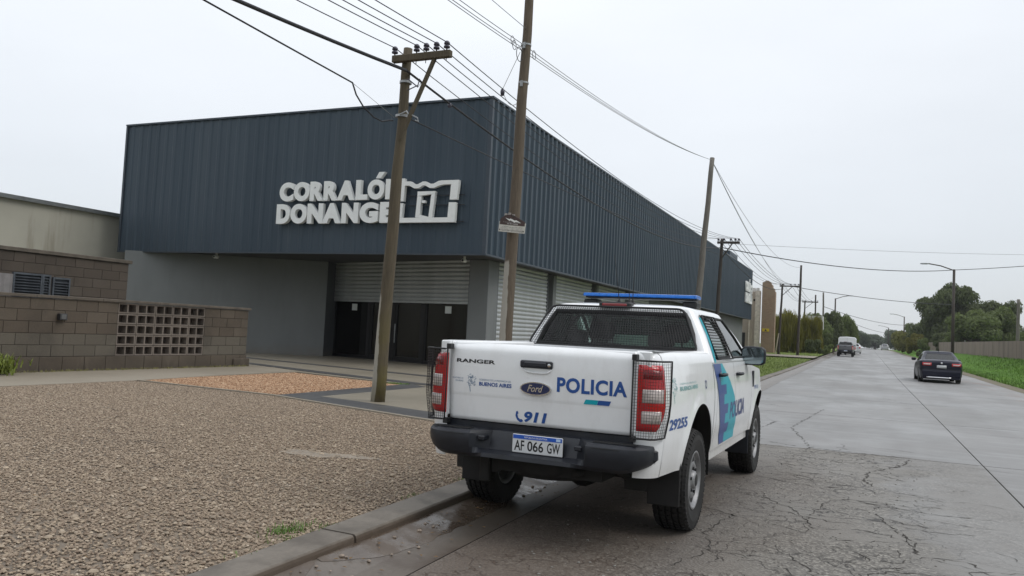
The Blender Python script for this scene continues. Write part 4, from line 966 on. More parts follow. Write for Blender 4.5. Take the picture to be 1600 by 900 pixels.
# ------------------------------------------------------------------ vehicles
def m_paint(name, c, rough=.28, dirt=.25, metal=0):
    b = NB(name); o = b.tc(); sp = b.n('ShaderNodeSeparateXYZ'); b.l(o, sp.inputs[0])
    n = b.noise(2.2, 5, .65); n2 = b.noise(9, 4, .7, sc3=(1, 1, .35))
    low = b.ma('MULTIPLY', b.ss(b.ma('ADD', sp.outputs[2], b.ma('MULTIPLY', n, .25)), .95, .55), dirt)
    film = b.ma('MULTIPLY', b.ss(n2, .45, .8), dirt*.35)
    k = b.ma('MINIMUM', b.ma('ADD', low, film), 1.0)
    b.col(b.mix(k, c, (.26, .215, .17))); b.rough(b.ma('ADD', b.ma('MULTIPLY', k, .4), rough)); b.b.inputs['Coat Weight'].default_value = .6; b.b.inputs['Coat Roughness'].default_value = .06
    b.b.inputs['Metallic'].default_value = metal; return b.m
M['white'] = m_paint('white_car_paint', (.80, .81, .82), dirt=.34)
M['plastic'] = mat('bumper_plastic', (.010, .012, .018), .46, var=.3, scale=8, bump=.2, bscale=300, bdist=.001)
M['black'] = mat('matt_black', (.010, .010, .011), .6, var=0)
M['under'] = mat('underbody', (.012, .011, .010), .8, var=.3)
M['carglass'] = m_glass('car_glass', (.23, .32, .28))
M['darkglass'] = m_glass('tinted_glass', (.10, .11, .11))
def m_tyre():
    b = NB('tyre_rubber'); n = b.noise(6, 4, .6); b.col(b.ramp(n, [(.35, (.006, .006, .006)), (.75, (.018, .016, .015))])); b.rough(.78); b.bump(b.noise(80, 2, .6), .2, .002); return b.m
M['tyre'] = m_tyre()
M['rim'] = mat('steel_rim', (.24, .24, .245), .45, .5, .35, 7)
M['red'] = mat('red_lens', (.50, .014, .018), .15, var=.1, coat=.5)
M['reddeep'] = mat('deep_red_lens', (.22, .006, .010), .12, var=.1, coat=.5)
M['clear'] = mat('clear_lens', (.60, .52, .49), .2, .1, .35, 14, coat=.6)
M['blue'] = mat('decal_blue', (.015, .075, .28), .35, var=.05)
M['navy'] = mat('decal_navy', (.018, .040, .18), .35, var=0)
M['violet'] = mat('decal_indigo', (.022, .060, .235), .35, var=.05)
M['teal'] = mat('decal_teal', (.0, .34, .42), .35, var=.05)
M['greyblue'] = mat('decal_grey_blue', (.17, .25, .36), .4, var=0)
M['tealgrey'] = mat('decal_teal_grey', (.20, .38, .38), .4, var=0)
M['chrome'] = mat('chrome', (.7, .7, .72), .12, 1, 0)
M['seat'] = mat('seat_cloth', (.03, .032, .036), .8, var=.2)
M['mirrorglass'] = mat('mirror_glass', (.25, .30, .32), .06, .9, 0)

def wheel_meshes(R, W, rr, lugs=30, simple=False, spokes=None):
    """outer face toward +x"""
    t = MB(); n = 48 if not simple else 24
    h = W/2
    prof = [(rr+.002, -h*.78), (rr+.015, -h*.9), (R*.80, -h*1.02), (R*.93, -h*.96), (R*.985, -h*.82)]
    grooves = [-.55, -.18, .18, .55] if not simple else []
    for g in grooves: prof += [(R-.004, h*(g-.06)), (R-.016, h*(g-.05)), (R-.016, h*(g+.05)), (R-.004, h*(g+.06))]
    prof += [(R*.985, h*.82), (R*.93, h*.96), (R*.80, h*1.02), (rr+.015, h*.9), (rr+.002, h*.78)]
    t.lathe(prof, 'x', n)
    if not simple:
        for i in range(lugs*2):      # tread blocks and shoulder lugs
            a = 2*math.pi*i/(lugs*2)
            for (x0, x1, sh) in ((-h*.99, -h*.62, 0), (-h*.48, -h*.24, .5), (-h*.12, h*.12, 0), (h*.24, h*.48, .5), (h*.62, h*.99, 0)):
                aa = a+sh*math.pi/(lugs*2); da = .64*math.pi/(lugs*2)
                V = []
                for (x, ro) in ((x0, 1), (x1, 1)):
                    for (ang, rad) in ((aa-da, R-.02), (aa+da, R-.02), (aa+da, R+.004), (aa-da, R+.004)):
                        sk = .12*(x/h); edge = .0 if abs(x) < h*.9 else .022
                        V.append((x, (rad-edge)*math.cos(ang+sk*.3), (rad-edge)*math.sin(ang+sk*.3)))
                t.add(V, [(0, 1, 2, 3), (7, 6, 5, 4), (0, 4, 5, 1), (1, 5, 6, 2), (2, 6, 7, 3), (3, 7, 4, 0)])
    tm = t.mesh('tyre', M['tyre'], False); fixn(tm)
    r = MB(); o = h*.62
    r.lathe([(rr+.008, h*.90), (rr-.003, h*.93), (rr-.010, h*.88), (rr-.020, h*.74), (rr*.84, h*.62), (rr*.74, h*.68), (rr*.60, h*.80), (rr*.47, h*.82), (rr*.41, h*.74), (rr*.33, h*.74), (rr*.31, h*.92), (rr*.22, h*.99), (0, h*.99)], 'x', 40 if not simple else 20)
    r.lathe([(rr+.004, -h*.8), (rr-.03, -h*.7), (rr-.03, h*.3)], 'x', 32 if not simple else 16)
    rm = r.mesh('rim', M['rim'], True)
    d = MB()
    if not simple:
        for i in range(8):
            a = 2*math.pi*i/8
            pts = [(rr*.69+.026*math.cos(q)*1.0, .044*math.sin(q)) for q in [k*math.pi/5 for k in range(10)]]
            V = [(h*.215-.0+.0*u, 0, 0) for u in range(0)]
            V = []
            for (ra, ta_) in pts:
                ca, sa = math.cos(a), math.sin(a); V.append((h*.76, ra*ca-ta_*sa, ra*sa+ta_*ca))
            d.add(V, [tuple(range(10))])
        for i in range(6):
            a = 2*math.pi*i/6; d.lathe([(0, h*.90), (.012, h*.89), (.013, h*.78)], 'x', 8, (0, rr*.44*math.cos(a), rr*.44*math.sin(a)))
        d.lathe([(rr-.034, -h*.5), (0, -h*.55)], 'x', 20); d.lathe([(0, h*1.03), (rr*.20, h*1.02), (rr*.22, h*.95)], 'x', 20)
    else:
        for i in range(5):
            a = 2*math.pi*i/5; ca, sa = math.cos(a), math.sin(a); V = []
            for ra, ta_ in ((rr*.4, -.03), (rr*.4, .03), (rr*.86, .07), (rr*.86, -.07)): V.append((h*.83, ra*ca-ta_*sa, ra*sa+ta_*ca))
            d.add(V, [(0, 1, 2, 3)])
    dm = d.mesh('wheel_holes', M['black'])
    return tm, rm, dm
def add_wheel(parent, me3, x, y, z, side):
    e = bpy.data.objects.new('wheel', None); COL.objects.link(e); e.parent = parent; e.location = (x, y, z); e.rotation_euler = (rnd.uniform(0, 1), 0, 0)
    if side < 0: e.rotation_euler = (rnd.uniform(0, 1), 0, math.pi)
    for n_, me in zip(('tyre', 'rim', 'wheel_holes'), me3): obj(n_, me, e)
    return e

def grid_panel(name, us, vs, fn, m, parent, circles=(), uv2p=None, smooth=True):
    """grid of (u, v) -> point; cells whose (y, z) centre lies in a circle are cut and the rim snapped to it"""
    nu, nv = len(us), len(vs)
    P2 = [[(u, v) for v in vs] for u in us]
    keep = {}
    for i in range(nu-1):
        for j in range(nv-1):
            cu = (us[i]+us[i+1])/2; cv = (vs[j]+vs[j+1])/2
            k = True
            for (cy, cz, r) in circles:
                yy_, zz_ = uv2p(cu, cv) if uv2p else (cu, cv)
                if math.hypot(yy_-cy, zz_-cz) < r and yy_ > cy-9: k = False
            keep[i, j] = k
    snap = {}
    for i in range(nu):
        for j in range(nv):
            adj = [keep[a, b] for a in (i-1, i) for b in (j-1, j) if (a, b) in keep]
            if circles and any(adj) and not all(adj):
                u, v = us[i], vs[j]
                for (cy, cz, r) in circles:
                    d_ = math.hypot(u-cy, v-cz)
                    if abs(d_-r) < .06 and d_ > 0: snap[i, j] = (cy+(u-cy)*r/d_, cz+(v-cz)*r/d_)
    V = []; idx = {}
    Fc = []
    def vi(i, j):
        if (i, j) not in idx:
            u, v = snap.get((i, j), (us[i], vs[j])); idx[i, j] = len(V); V.append(fn(u, v))
        return idx[i, j]
    for i in range(nu-1):
        for j in range(nv-1):
            if keep[i, j]: Fc.append((vi(i, j), vi(i+1, j), vi(i+1, j+1), vi(i, j+1)))
    o = obj(name, new_mesh(name, V, Fc, m, smooth), parent); return o

def itp(x, xs, ys): return float(np.interp(x, xs, ys))
TW_Z = [.42, .50, .60, .75, .90, 1.00, 1.10, 1.20, 1.27, 1.30, 1.335, 1.355, 1.367]
TW_X = [.865, .885, .903, .918, .925, .925, .918, .905, .893, .888, .872, .850, .815]
RC = .15; YT = -1.062
def body_x(y, z, zt=1.367):
    zz = 1.367-(zt-z) if z > 1.0 and zt < 1.36 else z
    x = itp(z, TW_Z, TW_X)
    if y < -.35: x -= .042*min(1, (-.35-y)/.55)**1.5
    if y > 3.2: x -= .30*((y-3.2)/.85)**2.4
    for (cy, cz, r) in ((0, .45, .52), (3.22, .44, .49)):
        d_ = math.hypot(y-cy, z-cz)
        if z > .45: x += .016*math.exp(-((d_-r)/.055)**2)
    if z < 1.1: x -= .010*math.exp(-((z-.62)/.06)**2) * (1 if .6 < y < 2.65 else 0)
    return x
def rear_path(s, z, out=0.0):
    """path from the tailgate seam round the corner and along the side; s = 0 at x = .703, returns point"""
    W = body_x(-.9, z)+out
    a = (W-RC)-.706; arc = RC*math.pi/2
    if s < a: return (.706+s, YT-out, z)
    if s < a+arc:
        t = (s-a)/RC; return (W-RC+RC*math.sin(t), YT-out+RC*(1-math.cos(t)), z)
    return (body_x(YT+RC+(s-a-arc), z)+out, YT-out+RC+(s-a-arc), z)
def tail_y(x, z):
    y = YT
    if z > 1.30: y += .045*((z-1.30)/.06)**2
    if z > .975: y += -.006+.010*((z-1.15)/.2)**2
    else: y += .004 + .012*((.975-z)/.17)
    return y + .012*(x/.7)**2

def build_pickup(root, paint, police):
    P = root
    def mir(fn, s): return (lambda u, v: (lambda q: (q[0]*s, q[1], q[2]))(fn(u, v)))
    glass = M['carglass'] if police else M['darkglass']
    CR = (0, .45, .52); CF = (3.22, .44, .49)
    zr = [.53, .56]+lin(.60, 1.24, 20)[0:]+[1.27, 1.30, 1.32, 1.335, 1.347, 1.357, 1.363, 1.367]
    for s in (1, -1):
        # bed side: corner first then the long side (u = y for the side part)
        arc_s = [0, .03, .06, .08]+lin(.09, .30, 9)
        V = []; Fc = []
        for sv in arc_s:
            for z in zr: V.append(rear_path(sv, z))
        # align the last column with constant y for the side grid
        L0 = len(zr)
        for i in range(len(arc_s)):
            for j in range(L0):
                if i == len(arc_s)-1: V[i*L0+j] = (body_x(-.93, zr[j]), -.93, zr[j])
        V = [(v[0]*s, min(v[1], -.93) if True else v[1], v[2]) for v in V]
        for i in range(len(arc_s)-1):
            for j in range(L0-1): Fc.append((i*L0+j, (i+1)*L0+j, (i+1)*L0+j+1, i*L0+j+1))
        me = new_mesh('rear_corner', V, Fc, paint, True); weld(me, 1e-5); obj('rear_corner', me, P)
        ysb = lin(-.93, .577, 54)
        def bedfn(y, z): return (body_x(y, z)*s, y, z)
        grid_panel('bed_side', ysb, zr, bedfn, paint, P, (CR,))
        # rail top and inner wall of the bed
        b = MB(); prof = [(.815, 1.367), (.80, 1.370), (.735, 1.365), (.72, 1.35), (.715, .86)]
        V = []; ysr = lin(-1.0, .575, 8)
        for y in ysr:
            for (x, z) in prof: V.append((x*s, y, z))
        b.add(V, [(i*5+j, (i+1)*5+j, (i+1)*5+j+1, i*5+j+1) for i in range(8) for j in range(4)]); b.obj('bed_rail', paint, P, True)
        box_obj('corner_filler', (.706*s, -1.045, .82), (.80*s, -.99, 1.366), paint, P, .008)
        # doors and fender
        beltz = [.53, .56]+lin(.60, 1.20, 17)+[1.23, 1.265]
        cabz = beltz
        def dfn(y, z): return (body_x(y, z)*s, y, z)
        grid_panel('cab_corner', lin(.592, .70, 4), cabz, dfn, paint, P, (CR,))
        grid_panel('rear_door', lin(.706, 1.604, 20), cabz, dfn, paint, P, (CR,))
        grid_panel('front_door', lin(1.610, 2.66, 20), cabz, dfn, paint, P, (CF,))
        def ffn(y, z):
            t = itp(y, [2.66, 3.3, 4.0], [1.225, 1.17, 1.06]); k = (z-.53)/(1.265-.53); zz = .53+(t-.53)*k
            return (body_x(y, zz)*s - (.03*s*max(0, (k-.9)/.1)**2), y, zz)
        # fender: own z mapping, wheel arch cut in mapped space
        us = lin(2.666, 4.0, 40); vs_ = cabz
        V = []; Fc = []; idx = {}
        def zmap(y, z): t = itp(y, [2.66, 3.3, 4.0], [1.225, 1.17, 1.06]); return .53+(t-.53)*((z-.53)/(1.265-.53))
        keep = {(i, j): math.hypot((us[i]+us[i+1])/2-CF[0], (zmap(us[i], vs_[j])+zmap(us[i], vs_[j+1]))/2-CF[1]) > CF[2] for i in range(len(us)-1) for j in range(len(vs_)-1)}
        def vi(i, j):
            if (i, j) not in idx:
                y, z = us[i], zmap(us[i], vs_[j]); adj = [keep[a, c] for a in (i-1, i) for c in (j-1, j) if (a, c) in keep]
                if any(adj) and not all(adj):
                    d_ = math.hypot(y-CF[0], z-CF[1]); y, z = CF[0]+(y-CF[0])*CF[2]/d_, CF[1]+(z-CF[1])*CF[2]/d_
                idx[i, j] = len(V); V.append((body_x(y, z)*s, y, z))
            return idx[i, j]
        for i in range(len(us)-1):
            for j in range(len(vs_)-1):
                if keep[i, j]: Fc.append((vi(i, j), vi(i+1, j), vi(i+1, j+1), vi(i, j+1)))
        obj('front_fender', new_mesh('front_fender', V, Fc, paint, True), P)
        # dark liners behind seams, wheel arch liners, arch lip
        for (cy, cz, r, y0, y1) in ((0, .45, .52, -.52, .52), (3.22, .44, .49, 2.73, 3.71)):
            V = []; Fc = []; n = 20
            for k_ in range(n+1):
                a = math.pi*1.12*k_/n-.06*math.pi; yy, zz = cy+r*math.cos(a), cz+r*math.sin(a)
                V += [((body_x(yy, max(.53, zz))-.004)*s, yy, zz), ((body_x(yy, max(.53, zz))-.03)*s, cy+(r+.005)*math.cos(a), cz+(r+.005)*math.sin(a)), (.50*s, cy+(r+.02)*math.cos(a), cz+(r+.02)*math.sin(a))]
            for k_ in range(n):
                Fc += [(3*k_, 3*k_+3, 3*k_+4, 3*k_+1), (3*k_+1, 3*k_+4, 3*k_+5, 3*k_+2)]
            obj('arch_liner', new_mesh('arch_liner', V, Fc, M['under'], True), P)
            V = [(.50*s, cy, cz)]+[(.50*s, cy+(r+.02)*math.cos(math.pi*k_/12), cz+(r+.02)*math.sin(math.pi*k_/12)-.0) for k_ in range(13)]
            obj('arch_inner', new_mesh('arch_inner', V, [(0, k_, k_+1) for k_ in range(1, 13)], M['under']), P)
        b = MB()
        b.box((.80*s, .56, .45), (.872*s, 2.72, .545)); fixn(b.obj('sill', M['plastic'] if not police else paint, P).data)
        # rear mud flap, front mud flap
        box_obj('mud_flap', ((.67 if s > 0 else .62)*s, -.53, .265), ((.905 if s > 0 else .84)*s, -.51, .60), mat('flap_rubber', (.009, .008, .008), .75, var=.4, scale=9), P, .006)
        box_obj('mud_flap', (.66*s, 2.70, .27), (.90*s, 2.715, .53), M['plastic'], P, .006)
        # handles, mirror
        for (hy, hz) in ((.80, 1.165), (1.70, 1.15)):
            hx = body_x(hy, hz)
            b = MB().tube([((hx+.004)*s, hy, hz), ((hx+.040)*s, hy+.02, hz+.002), ((hx+.044)*s, hy+.12, hz+.004), ((hx+.040)*s, hy+.17, hz+.003), ((hx+.004)*s, hy+.19, hz)], .015, 8); b.obj('door_handle', M['plastic'], P, True)
            b = MB(); b.lathe([(0, -.004), (.045, -.003), (.05, .002)], 'x', 16, (0, 0, 0)); 
            V = [((hx+.004)*s, hy+.09+v[1]*1.1, hz-.012+v[2]*.75) for v in b.V]; MB().add(V, b.F).obj('handle_pocket', mat('pocket_grey', (.30, .30, .31), .5, var=0), P, True)
        b = MB(); prof = [(.0, .0), (.02, -.07), (.0, -.10)]
        mx = .975; my = 2.36; mz = 1.325
        V = []; Fc = []; n = 20
        rings = [(-.045, .86), (-.040, .97), (-.02, 1.0), (.04, .94), (.09, .74), (.115, .40)]
        def rr_pt(a, k):   # rounded rectangle
            c_, s_ = math.cos(a), math.sin(a); p_ = 5; r_ = (abs(c_)**p_+abs(s_)**p_)**(-1/p_); return c_*r_*.125*k, s_*r_*.098*k
        for (dy, k) in rings:
            for q in range(n):
                u, v = rr_pt(2*math.pi*q/n, k); V.append(((mx+u)*s, my+dy+.03*abs(u)/.12, mz+v))
        for i in range(len(rings)-1):
            for q in range(n): Fc.append((i*n+q, i*n+(q+1) % n, (i+1)*n+(q+1) % n, (i+1)*n+q))
        Fc.append(tuple((len(rings)-1)*n+q for q in range(n)))
        mo_ = obj('side_mirror', new_mesh('side_mirror', V, Fc, M['plastic'], True), P); fixn(mo_.data)
        V = [((mx+rr_pt(2*math.pi*q/n, .86)[0])*s, my-.041, mz+rr_pt(2*math.pi*q/n, .86)[1]) for q in range(n)]
        obj('mirror_glass', new_mesh('mirror_glass', V, [tuple(range(n))], M['mirrorglass']), mo_)
        b = MB().tube([(.84*s, 2.44, 1.245), (.90*s, 2.40, 1.25), (.95*s, 2.38, 1.262)], .028, 8); b.obj('mirror_arm', M['plastic'], P, True)
        box_obj('side_vent', (body_x(2.78, 1.08)*s-.004*s, 2.73, .985), (body_x(2.78, 1.08)*s+.012*s, 2.80, 1.16), M['plastic'], P, .006)
        box_obj('front_lamp', (.52*s, 3.90, .88), (.74*s, 4.045, 1.04), M['clear'], P, .03)
    # inner shell so that seams read dark
    fixn(MB().box((-.84, .60, .55), (.84, 2.70, 1.10)).obj('cabin_floor_box', M['under'], P).data) if False else None
    for s in (1, -1): box_obj('door_inner', (.80*s, .60, .56), (.842*s, 2.72, 1.22), M['seat'], P)
    box_obj('cabin_floor', (-.80, .62, .55), (.80, 2.72, .60), M['under'], P)
    box_obj('firewall', (-.80, 2.73, .55), (.80, 2.80, 1.18), M['under'], P)
    box_obj('bed_floor', (-.715, -1.02, .84), (.715, .57, .86), M['under'], P)
    for s in (1, -1): box_obj('bed_wheel_box', (.50*s, -.45, .861), (.714*s, .45, 1.02), M['under'], P)
    box_obj('bed_front_wall', (-.714, .52, .861), (.714, .56, 1.35), paint, P)
    # tailgate
    xs_ = lin(-.697, .697, 40); zs_ = lin(.80, .97, 6)+[.975, .985]+lin(1.0, 1.30, 12)+[1.315, 1.33, 1.345, 1.355, 1.36]
    o = grid_panel('tailgate', xs_, zs_, lambda x, z: (x, tail_y(x, z), z), paint, P); tg = o
    bm = bmesh.new(); bm.from_mesh(o.data)
    ed = [e for e in bm.edges if e.is_boundary]; r_ = bmesh.ops.extrude_edge_only(bm, edges=ed)
    for v in [g for g in r_['geom'] if isinstance(g, bmesh.types.BMVert)]:
        v.co.y = max(v.co.y, -1.0) if v.co.z > 1.3 else v.co.y+.04
        v.co.x *= .997
    bm.to_mesh(o.data); bm.free()
    for p_ in o.data.polygons: p_.use_smooth = True
    box_obj('tailgate_top', (-.69, -1.02, 1.30), (.69, -.965, 1.361), paint, tg, .01)
    box_obj('tailgate_inner', (-.69, -1.03, .84), (.69, -.985, 1.30), paint, tg)
    box_obj('handle_bezel', (-.135, YT-.022, 1.205), (.112, YT-.002, 1.258), M['plastic'], tg, .012)
    box_obj('tailgate_handle', (-.10, YT-.036, 1.214), (.068, YT-.020, 1.248), M['plastic'], tg, .008)
    b = MB().lathe([(0, -.006), (.012, -.005), (.013, .0)], 'y', 14, (.09, YT-.022, 1.231)); b.obj('lock', M['chrome'], tg)
    # scooped pocket lip beneath the handle
    b = MB().tube([(-.115, YT-.006, 1.20), (-.09, YT-.010, 1.18), (-.03, YT-.012, 1.172), (.05, YT-.012, 1.172), (.08, YT-.010, 1.18), (.10, YT-.006, 1.20)], .006, 6); b.obj('pocket_lip', paint, tg, True)
    # tail lights
    for s in (1, -1):
        zz = lin(.835, 1.278, 22)
        def smax(z): return .245 - .09*max(0, (1.0-z)/.165)**1.3 - .02*max(0, (z-1.2)/.078)**2
        def lens(name, z0, z1, s0, s1, out, m, nz=8, parent=P):
            V = []; Fc = []; ns = 14; zl = lin(z0, z1, nz)
            for z in zl:
                e = min(s1, smax(z)); 
                for i in range(ns+1):
                    sv = s0+(e-s0)*i/ns; edge = min(1, min(i, ns-i)/1.0, (z-z0)/.008+.001, (z1-z)/.008+.001); q = rear_path(sv, z, out*max(0, min(1, edge)))
                    V.append((q[0]*s, q[1], q[2]))
            for j in range(nz):
                for i in range(ns): Fc.append((j*(ns+1)+i, j*(ns+1)+i+1, (j+1)*(ns+1)+i+1, (j+1)*(ns+1)+i))
            return obj(name, new_mesh(name, V, Fc, m, True), parent)
        tl = lens('tail_light', .838, 1.276, .012, .30, .014, M['red'], 22)
        lens('brake_lens', 1.165, 1.262, .045, .205, .018, M['reddeep'], 4, tl)
        lens('indicator_lens', 1.010, 1.135, .040, .225, .019, M['clear'], 5, tl)
        lens('reverse_lens', .875, .990, .040, .20, .019, M['clear'], 5, tl)
    # bumper
    def sec(x):
        a = abs(x); t = max(0, min(1, (a-.33)/.10))
        pod = [(-1.00, .752), (-1.12, .752), (-1.205, .746), (-1.234, .728), (-1.240, .70), (-1.230, .635), (-1.205, .588), (-1.165, .560), (-1.00, .552)]
        cen = [(-1.00, .755), (-1.04, .753), (-1.055, .745), (-1.07, .725), (-1.085, .69), (-1.112, .618), (-1.226, .604), (-1.232, .576), (-1.00, .545)]
        pts = [(c0*(1-t)+p0*t, c1*(1-t)+p1*t) for (c0, c1), (p0, p1) in zip(cen, pod)]
        e = min(1, max(0, (a-.62)/.22)); out_ = []
        for (y, z) in pts:
            yy = y+(.24*(1-math.sqrt(max(0, 1-e*e))) if y < -1.05 else 0); yy = min(yy, -.98)
            zz = z+(.70-z)*.5*e*e*(1 if z < .70 else .25); zz += .0
            out_.append((yy, zz))
        return out_
    xs_ = lin(-.84, -.70, 10)+lin(-.67, -.45, 5)+lin(-.43, -.33, 6)+lin(-.30, .30, 8)+lin(.33, .43, 6)+lin(.45, .67, 5)+lin(.70, .84, 10)
    V = []; k = 9
    for x in xs_:
        for (y, z) in sec(x): V.append((x, y, z))
    Fc = [(i*k+j, (i+1)*k+j, (i+1)*k+j+1, i*k+j+1) for i in range(len(xs_)-1) for j in range(k-1)]
    Fc += [tuple(range(k)), tuple(reversed(range((len(xs_)-1)*k, len(xs_)*k)))]
    bp = obj('rear_bumper', new_mesh('rear_bumper', V, Fc, M['plastic'], True), P); fixn(bp.data)
    box_obj('tail_crossmember', (-.80, -1.03, .70), (.80, -.97, .80), M['plastic'], P, .01)
    for p_ in bp.data.polygons: p_.use_smooth = True
    bp.data.set_sharp_from_angle(angle=R_(24))
    for s in (1, -1):   # wrap of the bumper along the flank
        box_obj('bumper_end', (.76*s, -1.03, .62), (.855*s, -.94, .735), M['plastic'], P, .03)
        for q in range(3): box_obj('step_tread', (.46*s, -1.10-.03*q, .7525), (.76*s, -1.115-.03*q, .7555), M['black'], bp)
        b = MB().tube([(s*.47, -1.2395, .722), (s*.60, -1.2400, .722), (s*.66, -1.2395, .722)], .003, 5); b.obj('bumper_crease', M['black'], bp)
    box_obj('step_bracket', (-.39, -1.19, .68), (-.335, -1.10, .715), M['plastic'], bp, .008)
    box_obj('step_bracket', (.335, -1.19, .68), (.39, -1.10, .715), M['plastic'], bp, .008)
    # plate
    pl = box_obj('number_plate', (-.137, -1.142, .619), (.238, -1.132, .747), mat('plate_white', (.62, .63, .64), .4, var=.06, scale=20), P, .004)
    box_obj('plate_band', (-.131, -1.1440, .716), (.232, -1.1425, .743), mat('plate_blue', (.012, .09, .46), .4, var=0), pl)
    box_obj('plate_rim', (-.141, -1.134, .615), (.242, -1.128, .751), M['black'], pl)
    def ft(s_, x0, z0, x1, z1, y, m, par, nm='lettering', **kk):
        V, Fc = text_fit(s_, x0, z0, x1, z1, res=4, **kk); return MB().add([(v[0], y, v[1]) for v in V], Fc).obj(nm, m, par)
    if police:
        ft('AF', -.120, .636, -.045, .706, -1.1428, M['black'], pl, bold=.018); ft('066', -.022, .636, .098, .706, -1.1428, M['black'], pl, bold=.018); ft('GW', .125, .636, .220, .706, -1.1428, M['black'], pl, bold=.018)
        ft('REPÚBLICA ARGENTINA', -.045, .723, .125, .738, -1.1446, mw, pl)
        box_obj('plate_flag', (.190, -1.1448, .721), (.222, -1.1442, .739), mat('flag_pale', (.45, .6, .8), .5, var=0), pl)
    else:
        ft('AB 123', -.08, .64, .24, .71, -1.1428, M['black'], pl) if False else None
    for xx in (-.16, .32): 
        b = MB().lathe([(0, -.012), (.02, -.01), (.022, 0)], 'y', 12, (xx*.0+(.08 if xx > 0 else .08), -1.10, .775))
    # greenhouse
    zb, zt = 1.265, 1.695
    RR, RFr = .075, .10
    def loop(z):
        t = (z-zb)/(zt-zb); w_ = .888+(.672-.888)*t + .018*math.sin(math.pi*max(0, min(1, t))); yr = .605+.205*t; yf = 2.98+(2.14-2.98)*t
        wr = w_-.012; wf = w_-.07; RR = .075-.035*t
        pts = []; tags = []
        for fx in (-1, -.5, 0, .5, 1): pts.append(((wr-RR-.036+.016*t)*fx if abs(fx) == 1 else (wr-RR-.03)*fx, yr-.012*(1-fx*fx)))   # rear glass columns 0..4
        pts.append((wr-RR, yr))
        for a in (25, 50, 75): pts.append((wr-RR+RR*math.sin(R_(a)), yr+RR*(1-math.cos(R_(a)))))
        pts.append((w_, yr+RR))
        ycol = [(.80, 1.02), (1.15, 1.28), (1.56, 1.56), (1.665, 1.65), (2.1, 1.90), (2.62, 2.10), (2.80, 2.16-.03)]
        for (a, b_) in ycol: pts.append((w_-(.0 if b_ < 2 else .005), a+(b_-a)*t))
        pts.append((wf+.02, yf-.10)); pts.append((wf-.04, yf-.03)); pts.append((wf-.10, yf))
        for fx in (.5, 0): pts.append(((wf-.10)*fx, yf+.03*(1-fx)))
        right = pts[5:-2]; cen = [pts[0], pts[1], pts[2], pts[3], pts[4]]
        wind = [pts[-2], pts[-1], (-pts[-2][0], pts[-2][1])]
        left = [(-x, y) for x, y in reversed(right)]
        return cen+right+wind+left
    rows_z = [zb, 1.285, 1.305, 1.362, 1.50, 1.62, 1.672, zt]
    LP = [[(x, y, z) for x, y in loop(z)] for z in rows_z]
    nL = len(LP[0])
    # roof rows
    yc = 1.47
    for (k_, dz) in ((.985, .018), (.955, .034), (.90, .048), (.80, .060), (.6, .072), (.35, .08)):
        LP.append([(x*k_, yc+(y-yc)*(k_*.4+.6 if k_ > .9 else k_), zt+dz) for x, y, z in LP[7]])
    V = [v for L_ in LP for v in L_]
    def cell(c, r): return (r*nL+c, r*nL+(c+1) % nL, (r+1)*nL+(c+1) % nL, (r+1)*nL+c)
    nright = 5+(nL-5-3)//2
    # columns: 0-4 rear glass, 4-5 strip, 5..: corner, side
    i0 = 5; side0 = 9; # index of w_, yr+RR
    Rwin = {10, 11}; Rwin2 = {13, 14}
    def is_side_mir(c): return (nL-1)-c+4  # mirrored cell index
    rear_cells = {(c, r) for c in range(0, 4) for r in (3, 4, 5)}
    sideR1 = {(c, r) for c in (10, 11) for r in (2, 3, 4, 5)}; sideR2 = {(c, r) for c in (13, 14) for r in (2, 3, 4, 5)}
    ncen = 5; rl = (nL-8)//2     # right list length
    wind0 = 5+rl-1
    windc = {(c, r) for c in (wind0, wind0+1, wind0+2, wind0+3) for r in (1, 2, 3, 4, 5)}
    lm = lambda c: 5+rl+3+ (rl-1-(c-5)) - 1
    sideL1 = {(lm(c), r) for (c, r) in sideR1}; sideL2 = {(lm(c), r) for (c, r) in sideR2}
    holes = rear_cells | sideR1 | sideR2 | sideL1 | sideL2 | windc
    Fc = [cell(c, r) for r in range(len(LP)-1) for c in range(nL) if (c, r) not in holes]
    Fc.append(tuple((len(LP)-1)*nL+i for i in range(nL)))
    gh = obj('cab_shell', new_mesh('cab_shell', V, Fc, paint, True), P); weld(gh.data, 1e-5)
    for p_ in gh.data.polygons: p_.use_smooth = True
    md = gh.modifiers.new('thickness', 'SOLIDIFY'); md.thickness = .022; md.offset = -1
    ctr = Vector((0, 1.6, 1.35))
    def glass_part(name, cells, m, sr=.014):
        Vg = []; Fg = []; mp_ = {}
        for (c, r) in cells:
            f = []
            for i in cell(c, r):
                if i not in mp_:
                    v = Vector(V[i]); n_ = Vector((v.x, 0, 0)) if name == 'side_window' else Vector((0, v.y-1.6, 0)); n_.normalize(); mp_[i] = len(Vg); Vg.append(tuple(v-n_*.008))
                f.append(mp_[i])
            Fg.append(tuple(f))
        g = obj(name, new_mesh(name, Vg, Fg, m, True), P)
        # seal along the border
        cnt = {}
        for f in Fg:
            for a, b_ in zip(f, f[1:]+f[:1]): cnt[frozenset((a, b_))] = cnt.get(frozenset((a, b_)), 0)+1
        bd = [tuple(e) for e, n_ in cnt.items() if n_ == 1]; nb = {}
        for a, b_ in bd: nb.setdefault(a, []).append(b_); nb.setdefault(b_, []).append(a)
        st = bd[0][0]; lp = [st]; prev = None; cur = st
        while True:
            nx = [q for q in nb[cur] if q != prev][0]
            if nx == st: break
            lp.append(nx); prev, cur = cur, nx
        off_ = [Vector(Vg[i]) for i in lp]; off_ = [v+((v-ctr)*Vector((1, 0, 0)) if name == 'side_window' else Vector((0, v.y-1.6, 0))).normalized()*.008 for v in off_] if False else off_
